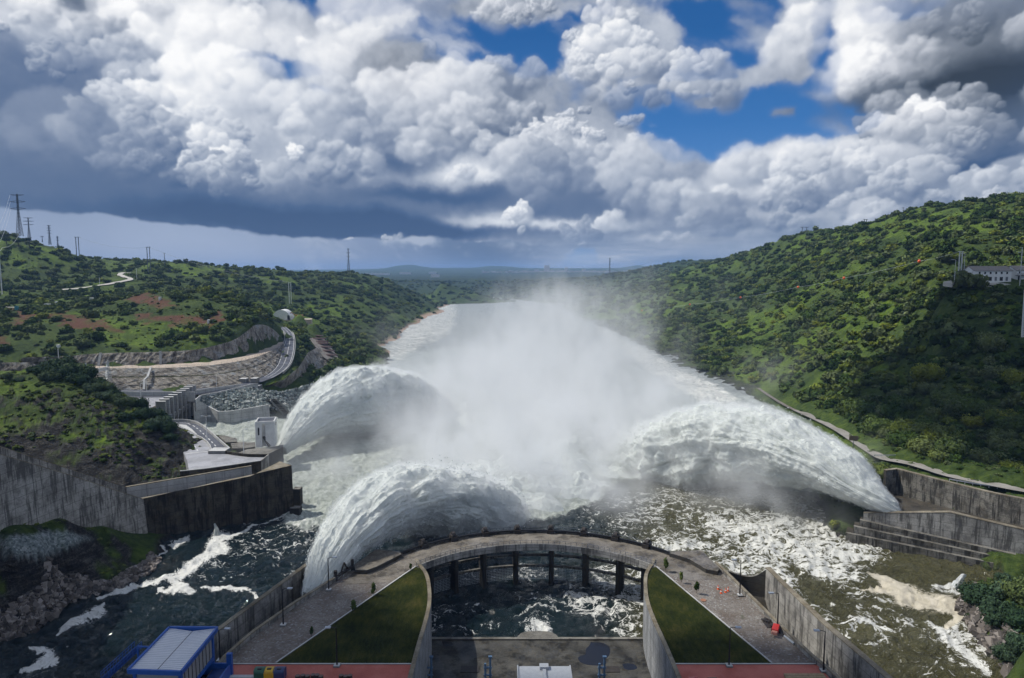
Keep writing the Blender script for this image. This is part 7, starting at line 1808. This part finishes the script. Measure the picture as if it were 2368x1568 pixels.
S3 = np.concatenate([RNG.uniform(.6, 1.7, ok.sum()), RNG.uniform(.3, .95, k2.sum()), RNG.uniform(.5, 1.5, k3.sum()), RNG.uniform(.5, 1.9, k4.sum())])
me = bpy.data.meshes.new('low_scrub'); me.vertices.add(n); me.vertices.foreach_set('co', np.stack([X3, Y3, Z3-.2*S3], -1).astype(np.float32).ravel())
attr(me, 'sc', S3); attr(me, 'rz', RNG.uniform(0, 6.28, n)); attr(me, 'fl', RNG.uniform(.5, .9, n)); a = me.attributes.new('pick', 'INT', 'POINT'); a.data.foreach_set('value', RNG.integers(0, 5, n).astype(np.int32))
scrub = link('low_scrub', me, M_OAK); tag(scrub, 'low scrub tufts filling the gaps between the trees on the slopes', 'scrub', kind='stuff'); md = scrub.modifiers.new('scatter', 'NODES'); md.node_group = wood.modifiers[0].node_group
def r6z(x, y, z): return at_z(*r6(x, y), z)
# ---------------------------------------------------------------- water jets: heaving sheets of torn water
def spray_mat():
    m, nt, b = new_mat('torn white water'); P = nt.pos(); s, q = nt.attr('s'), nt.attr('cav')
    f = nt.noise(nt.vec(s*.07, nt.attr('ph')*16., 0.0), 1.6, 6, .62); g = nt.noise(P, .5, 6, .65)
    c = nt.mix(nt.sstep(f*.42+g*.22+q*.66, .44, .72), (.16,.20,.145), (.63,.66,.63))  # greenish streaks, and the shade of the hollows put into the colour
    nt.put(b.inputs['Base Color'], c); b.inputs['Roughness'].default_value = 1; b.inputs['Specular IOR Level'].default_value = .05
    b.inputs['Subsurface Weight'].default_value = .0
    nt.put(b.inputs['Normal'], nt.bump(g + f*.6, .8, .8)); return m
M_SPRAY = spray_mat()
M_SHEATH = bpy.data.materials.new('fine spray'); M_SHEATH.use_nodes = True; _n = NT(M_SHEATH.node_tree); _n.N.remove(_n.N['Principled BSDF'])
_v = _n.node('ShaderNodeVolumePrincipled'); _v.inputs['Color'].default_value = (.93,.945,.95,1); _v.inputs['Density'].default_value = .24; _n.L.new(_v.outputs[0], _n.N['Material Output'].inputs['Volume'])
try: M_SHEATH.cycles.homogeneous_volume = True
except Exception: pass
M_DROPS = simple_mat('white drops', (.72,.74,.73), .9, 0, .1)
_d = NT(M_DROPS.node_tree); _t = _d.node('ShaderNodeBsdfTranslucent'); _t.inputs[0].default_value = (.85,.88,.88,1); _m = _d.node('ShaderNodeMixShader'); _m.inputs[0].default_value = .55
_d.L.new(_d.N['Principled BSDF'].outputs[0], _m.inputs[1]); _d.L.new(_t.outputs[0], _m.inputs[2]); _d.L.new(_m.outputs[0], _d.N['Material Output'].inputs['Surface'])
M_SHEATH2 = M_SHEATH.copy(); [n_ for n_ in M_SHEATH2.node_tree.nodes if n_.type == 'PRINCIPLED_VOLUME'][0].inputs['Density'].default_value = .07
def outward(V, Fs):
    q = Fs[0]; a, b, c, d = V[q[:, 0]], V[q[:, 1]], V[q[:, 2]], V[q[:, 3]]; o = V.mean(0)
    vol = (np.einsum('ij,ij->i', a-o, np.cross(b-o, c-o)) + np.einsum('ij,ij->i', a-o, np.cross(c-o, d-o))).sum()
    return [f[:, ::-1] for f in Fs] if vol < 0 else Fs
def bez(P, n):
    P = np.array([tuple(p) for p in P], float); t = np.linspace(0, 1, n)
    return np.stack([np.interp(t, np.linspace(0, 1, len(P)), P[:, i]) for i in range(P.shape[1])], 1)
def jet(path, half_w, half_t, seed, lab, amp=1.0, n=360, m=260, ragged=1.0, sheath=True):
    """path: centre points; half_w / half_t: half width (level, across the flow) and half thickness along the path"""
    C = smooth_poly(path, n, 4); u = np.linspace(0, 1, n)
    T = np.gradient(C, axis=0); T /= np.linalg.norm(T, axis=1)[:, None]
    S = np.cross(T, (0, 0, 1.0)); S /= np.linalg.norm(S, axis=1)[:, None]; N = np.cross(S, T)
    W = np.interp(u, *zip(*half_w)); H = np.interp(u, *zip(*half_t))
    ph = np.linspace(0, 2*PI, m, endpoint=False); L = np.concatenate([[0], np.cumsum(np.linalg.norm(np.diff(C, axis=0), axis=1))])
    cs, sn = np.cos(ph), np.sin(ph); cs = np.sign(cs)*np.abs(cs)**.9; sn = np.sign(sn)*np.abs(sn)**.85
    G = C[:, None] + S[:, None]*(W[:, None]*cs)[..., None] + N[:, None]*(H[:, None]*sn)[..., None]
    out = S[:, None]*(cs/1.0*H[:, None])[..., None] + N[:, None]*(sn*W[:, None])[..., None]; out /= np.linalg.norm(out, axis=2)[..., None]+1e-9
    # relief drawn out along the flow, coarser as the sheet breaks up
    grow = (.20 + 1.0*u**.8)[:, None]
    A_, B_, D_ = G[..., 0], G[..., 1], G[..., 2]
    st = np.abs(fbm(L[:, None]/16+0*ph, np.sin(ph)*2.2+np.zeros((n, 1)), np.cos(ph)*2.2+np.zeros((n, 1)), 4, seed))   # long streams
    def puff(f, o, sd, g=.5):
        r = 0; a_ = 1; nn = 0
        for k in range(o): r = r + a_*np.abs(vnoise((A_+wx)/f*1.9**k, (B_+wx)/f*1.9**k, (D_-wx*.6)/f*1.9**k, sd+k)); nn += a_; a_ *= g
        return r/nn
    fl1 = np.abs(fbm(L[:, None]/26+0*ph, np.sin(ph)*5+np.zeros((n, 1)), np.cos(ph)*5+np.zeros((n, 1)), 2, seed+21)); fl2 = np.abs(fbm(L[:, None]/15+0*ph, np.sin(ph)*13+np.zeros((n, 1)), np.cos(ph)*13+np.zeros((n, 1)), 2, seed+23)); fl3 = np.abs(vnoise(L[:, None]/8+0*ph, np.sin(ph)*30+np.zeros((n, 1)), np.cos(ph)*30+np.zeros((n, 1)), seed+27))
    near = np.exp(-L/55)[:, None]*.8+.35; fib = (fl1*3.2 + fl2*1.9 + fl3*.8)*near
    wx = fbm(A_/6, B_/6, D_/6, 3, seed+3)*2.4
    b1, b2, b3 = puff(11, 2, seed+1), puff(5.2, 3, seed+5, .6), puff(1.9, 3, seed+11, .62)
    d = amp*grow*(b1*5.6 + b2*3.9*(1.25-near*.8) + b3*2.2 + fib - st*5.5*ragged) - 2.6*grow*amp
    G0 = G + out*(amp*grow*(b1*4.2 + b2*3.4 - st*5.0*ragged + fib*.8 + b3[:, ::-1]*1.4) - .9*grow*amp)[..., None]
    G1 = G + out*(amp*grow*(b1*5.5 + b2*3.0 - st*3.0*ragged + puff(3.1, 2, seed+31)*3.0) + .8*grow*amp)[..., None]
    G = G + out*d[..., None]
    cav = np.clip(.12 + .7*b2 + .8*b3 + .30*fib - .50*st, 0, 1)
    V = G.reshape(-1, 3); F = grid_faces(n, m, True)
    caps = [C[0], C[-1]]; V = np.concatenate([V, caps]); k = len(V)-2
    i = np.arange(m); F2 = np.concatenate([np.stack([i, (i+1) % m, np.full(m, k)], 1)[:, ::-1], np.stack([(n-1)*m+i, (n-1)*m+(i+1) % m, np.full(m, k+1)], 1)])
    me = mesh_np('water_jet', V, outward(V, [F, F2[:, ::-1] if 0 else F2]), True)
    attr(me, 's', np.concatenate([np.repeat(L, m), [0, 0]])); attr(me, 'cav', np.concatenate([cav.ravel(), [.5, .5]])); attr(me, 'ph', np.concatenate([np.tile(ph, n), [0, 0]]))
    o = link('water_jet', me, M_SPRAY); tag(o, lab, 'water jet', 'jets of water thrown from the outlets')
    if sheath:
      if True:
        rg = np.random.default_rng(seed+50); nd = 5200; ii = (rg.random(nd)**.8*(n-1)).astype(int); jj = rg.integers(0, m, nd)
        p = G1[ii, jj] + out[ii, jj]*(np.abs(rg.normal(0, 1.0, nd))*grow[ii, 0]*.9 - .5)[:, None]
        sz_ = np.exp(rg.uniform(math.log(.08), math.log(.27), nd))*(.5+.6*grow[ii, 0]); tb = np.array([(1, 1, 1), (1, -1, -1), (-1, 1, -1), (-1, -1, 1)])*.7; tf = np.array([(0, 1, 2), (0, 3, 1), (0, 2, 3), (1, 3, 2)])
        st_ = 1 + 2.2*np.exp(-L[ii]/60); q = tb[None]*sz_[:, None, None]*rg.uniform(.5, 1.3, (nd, 4, 3)); q = q + T[ii][:, None]*np.einsum('nij,nj->ni', q, T[ii])[..., None]*(st_-1)[:, None, None]
        md = mesh_np('flying_drops', (q + p[:, None]).reshape(-1, 3), (tf[None]+4*np.arange(nd)[:, None, None]).reshape(-1, 3)); dr = link('flying_drops', md, M_DROPS, o)
      for G0, sh_m in ((G0, M_SHEATH), (G1, M_SHEATH2)):
        V = np.concatenate([G0[::2, ::2].reshape(-1, 3), caps]); n2, m2 = G0[::2, ::2].shape[:2]; k = len(V)-2; i = np.arange(m2)
        F2 = np.concatenate([np.stack([i, (i+1) % m2, np.full(m2, k)], 1)[:, ::-1], np.stack([(n2-1)*m2+i, (n2-1)*m2+(i+1) % m2, np.full(m2, k+1)], 1)])
        link('fine_spray', mesh_np('fine_spray', V, outward(V, [grid_faces(n2, m2, True), F2]), True), sh_m, o)
    return o
def PY3(*q): return [tuple(at_y(*p)) for p in q]
# left, far: from the left spillway's ski jump beyond the white tower
jet(PY3((652,1042,292),(700,985,306),(765,945,326),(840,925,350),(905,935,374),(965,975,392),(1000,1010,400)), [(0,2),(.15,8),(.4,17),(.65,21),(1,24)], [(0,2),(.15,7),(.4,15),(.7,18),(1,18)], 700, 'far left jet arching from behind the white tower', 1.0, ragged=.5)
# left, near: from the open outlet chute
jet(PY3((722,1385,146),(757,1300,156),(815,1220,169),(890,1165,184),(980,1145,202),(1060,1165,219),(1120,1222,233),(1150,1260,240)), [(0,2),(.12,5),(.35,10),(.6,15),(.85,18),(1,19)], [(0,1.8),(.12,3.6),(.35,6.6),(.6,8.6),(.85,11),(1,12)], 720, 'near left jet bursting out of the outlet chute by the bridge', .80, ragged=.9)
# right: from the lip of the right spillway
jet(PY3((2072,1200,211),(2010,1138,212),(1930,1085,222),(1830,1043,236),(1720,1025,252),(1620,1032,268),(1540,1070,284),(1490,1120,296)), [(0,8),(.12,9.5),(.35,14),(.6,18),(.85,21),(1,22)], [(0,1.6),(.12,4.6),(.35,10.5),(.6,14),(.85,17),(1,18)], 740, 'broad right jet leaping from the lip of the right spillway', .95, ragged=1.1)
# boil where the jets meet the river
def boil(c, rx, ry, h, seed, lab):
    n, m = 150, 220; r = np.linspace(0, 1, n)[:, None]; a = np.linspace(0, 2*PI, m, endpoint=False)[None]
    X, Y = c[0]+rx*r*np.cos(a), c[1]+ry*r*np.sin(a); env = (1-r**2)**1.2*(1+0*a)
    q = X + fbm(X/6, Y/6, octv=3, seed=seed)*2.5; w = Y + fbm(X/6+9, Y/6, octv=3, seed=seed)*2.5
    pf = sum(a_*np.abs(vnoise(q/f, w/f, None, seed+k)) for k, (f, a_) in enumerate(((13, 5), (6.5, 3.2), (3.2, 1.8), (1.6, .9), (.8, .45))))
    Z = h*env*(.45+.5*fbm(X/22, Y/22, octv=2, seed=seed)) + env**.5*pf*.9 - 1.6*(1-env) - 1.0
    me = mesh_np('boiling_water', np.stack([X, Y, Z], -1).reshape(-1, 3), grid_faces(n, m, True), True)
    attr(me, 's', np.zeros(n*m)); attr(me, 'ph', np.tile(a[0], n)); attr(me, 'cav', np.clip(.2+.12*pf, 0, 1).ravel())
    o = link('boiling_water', me, M_SPRAY); tag(o, lab, kind='stuff')
boil((-2, 262), 44, 38, 5.5, 761, 'mound of white water thrown up where the near left jet lands')
boil((50, 300), 58, 36, 6, 765, 'mound of white water thrown up where the right jet lands')
boil((-40, 400), 40, 46, 6, 769, 'mound of white water thrown up where the far left jet lands')
# small outfalls
def fall(path, w, lab, seed):
    jet(path, [(0, w*.3), (1, w)], [(0, w*.12), (1, w*.3)], seed, lab, .16, 60, 60, .3, False)
M_FALL = simple_mat('white falling water', (.62,.64,.64), .9, 0, .25, 3)
wf = loft('waterfall', [r6z(1998,738,3.4), r6z(2010,736,3.6), r6z(2022,740,3.4)], [r6z(1928,806,-.3), r6z(1958,818,-.3), r6z(1992,812,-.3)], 26, 18, M_FALL, rough=.35, seed=783, rs=.8)
sm = wf.modifiers.new('thickness', 'SOLIDIFY'); sm.thickness = .25; tag(wf, 'little waterfall pouring from the wall foot beside the right bank shrubs', 'waterfall')
p = at_z(*r3(1452,160), 3.2); q = at_z(*r3(1470,245), 0)
fall([p, p.lerp(q, .5)+Vector((.3,0,.2)), q], .5, 'thin spout of water from the black spillway wall', 790)
# ---------------------------------------------------------------- spray mist: one airy volume over the basin and river
def mist():
    blobs = [  # picture column, row, distance -> centre; radii x, y, z; density
        (1240, 960, 345, 52, 62, 20, .060), (1330, 1010, 318, 48, 40, 17, .070), (1130, 1080, 285, 34, 40, 13, .060), (1020, 930, 400, 36, 46, 15, .05),
        (1225, 875, 435, 48, 95, 22, .030), (1250, 770, 640, 62, 170, 30, .0085), (1290, 705, 820, 75, 210, 40, .0030), (1370, 860, 430, 30, 60, 18, .010),
        (1465, 720, 640, 22, 70, 48, .0055), (1300, 740, 620, 36, 90, 36, .005), (1580, 950, 350, 26, 40, 12, .008), (1480, 1040, 300, 34, 36, 18, .055), (1750, 1100, 248, 42, 22, 9, .012),
        (1160, 1160, 250, 34, 22, 7, .05), (1210, 1080, 270, 34, 30, 10, .05), (950, 1185, 196, 20, 15, 6, .035), (1060, 1200, 212, 20, 14, 7, .035), (1800, 1120, 234, 30, 14, 6, .022), (1660, 1120, 252, 30, 16, 8, .022), (1900, 1140, 222, 18, 9, 5, .014), (850, 1010, 335, 30, 34, 9, .025),
        (900, 1010, 330, 40, 60, 10, .018), (780, 1090, 280, 40, 40, 8, .009), (690, 1010, 290, 14, 22, 10, .012), (1060, 1180, 232, 26, 22, 8, .018), (880, 780, 640, 34, 70, 24, .0022), (1540, 800, 560, 26, 50, 22, .002), (1790, 850, 430, 20, 26, 20, .0045), (1700, 690, 700, 60, 60, 26, .0016), (1260, 1110, 262, 40, 26, 8, .05), (930, 905, 390, 26, 30, 11, .03)]
    m = bpy.data.materials.new('drifting spray'); m.use_nodes = True; nt = NT(m.node_tree)
    for n_ in list(m.node_tree.nodes):
        if n_.type == 'BSDF_PRINCIPLED': m.node_tree.nodes.remove(n_)
    out = [n_ for n_ in m.node_tree.nodes if n_.type == 'OUTPUT_MATERIAL'][0]
    P = nt.pos(); w = nt.noise(P, .035, 3, .55, out='Color'); Pw = nt.vmath('ADD', P, nt.vmath('SCALE', nt.vmath('SUBTRACT', w, (.5,.5,.5)), 46.0))
    acc = None
    for px, row, y, rx, ry, rz, a in blobs:
        c = at_y(px, row, y)
        v = nt.vmath('MULTIPLY', nt.vmath('SUBTRACT', Pw, tuple(c)), (1/rx, 1/ry, 1/rz)); d = nt.vmath('DOT_PRODUCT', v, v, out=1)
        g = nt.math('EXPONENT', d*-1.1)*a; acc = g if acc is None else acc+g
    n1 = nt.noise(nt.vmath('MULTIPLY', P, (1, 1, .6)), .065, 4, .62); n2 = nt.noise(P, .024, 2, .5)
    den = acc*nt.sstep(n1, .38, .64, .05, 1.9)*nt.sstep(n2, .36, .62, .30, 1.35)
    den = (den - .0006).max(0.0)
    vs = nt.node('ShaderNodeVolumePrincipled'); vs.inputs['Color'].default_value = (.91,.925,.94,1); vs.inputs['Anisotropy'].default_value = .15
    nt.put(vs.inputs['Density'], den); nt.L.new(vs.outputs[0], out.inputs['Volume'])
    try: m.cycles.volume_sampling = 'MULTIPLE_IMPORTANCE'; m.cycles.volume_step_rate = .75
    except Exception: pass
    return m
mm = mist()
A = [(-125, 205), (165, 205), (200, 420), (330, 1080), (-150, 1080), (-150, 420)]
mo = MB().prism(A, -3.2, [60, 60, 82, 118, 118, 82]).build('spray_mist', mm)
tag(mo, 'pale cloud of drifting spray over the basin and the river', kind='stuff')
sc.cycles.volume_step_rate = 1.0; sc.cycles.volume_max_steps = 160; sc.cycles.volume_bounces = 4

# ---------------------------------------------------------------- two unseen cumulus clouds, added overhead to shade the forecourt and right slope
ico = bmesh.new(); bmesh.ops.create_icosphere(ico, subdivisions=6, radius=1); cv = np.array([v.co[:] for v in ico.verts]); cf = np.array([[v.index for v in f.verts] for f in ico.faces]); ico.free()
cv[:, 2] = np.where(cv[:, 2] < 0, cv[:, 2]*.35, cv[:, 2])
pq = sum(a_*np.abs(vnoise(cv[:, 0]*f, cv[:, 1]*f, cv[:, 2]*f, 820+i)) for i, (f, a_) in enumerate(((2.1, .55), (4.3, .34), (9, .18), (19, .09))))
cv = cv*(.80 + pq*.55)[:, None]*(1, 1, 1)
M_SHADE_CLOUD = simple_mat('shade cloud white', (.86,.87,.88), 1, 0, .03)
off = SUN*((900-12)/SUN.z)
for (cx_, cy_), (rx, ry), rz, lab in (((-60, 84), (205, 54), -.08, 'unseen cumulus cloud added high to the left to shade the forecourt'), ((238, 268), (74, 92), .2, 'unseen cumulus cloud added high to the left to shade the right slope foot')):
    cl = link('cloud', mesh_np('cloud', cv*(rx, ry, 55), cf, True), M_SHADE_CLOUD); cl.location = (cx_+off.x, cy_+off.y, 900); cl.rotation_euler = (0, 0, rz); tag(cl, lab, kind='stuff')
# ---------------------------------------------------------------- air
hz = bpy.data.materials.new('hazy air'); hz.use_nodes = True; _n = NT(hz.node_tree); _n.N.remove(_n.N['Principled BSDF'])
_v = _n.node('ShaderNodeVolumePrincipled'); _v.inputs['Color'].default_value = (.34,.56,1,1); _v.inputs['Density'].default_value = 8e-5; _v.inputs['Anisotropy'].default_value = .0; _n.L.new(_v.outputs[0], _n.N['Material Output'].inputs['Volume'])
try: hz.cycles.homogeneous_volume = True
except Exception: pass
o = MB().box(-15500, 15500, -60, 12800, -30, 200).build('haze', hz); tag(o, 'thin bluish haze in the air over the valley', kind='stuff')
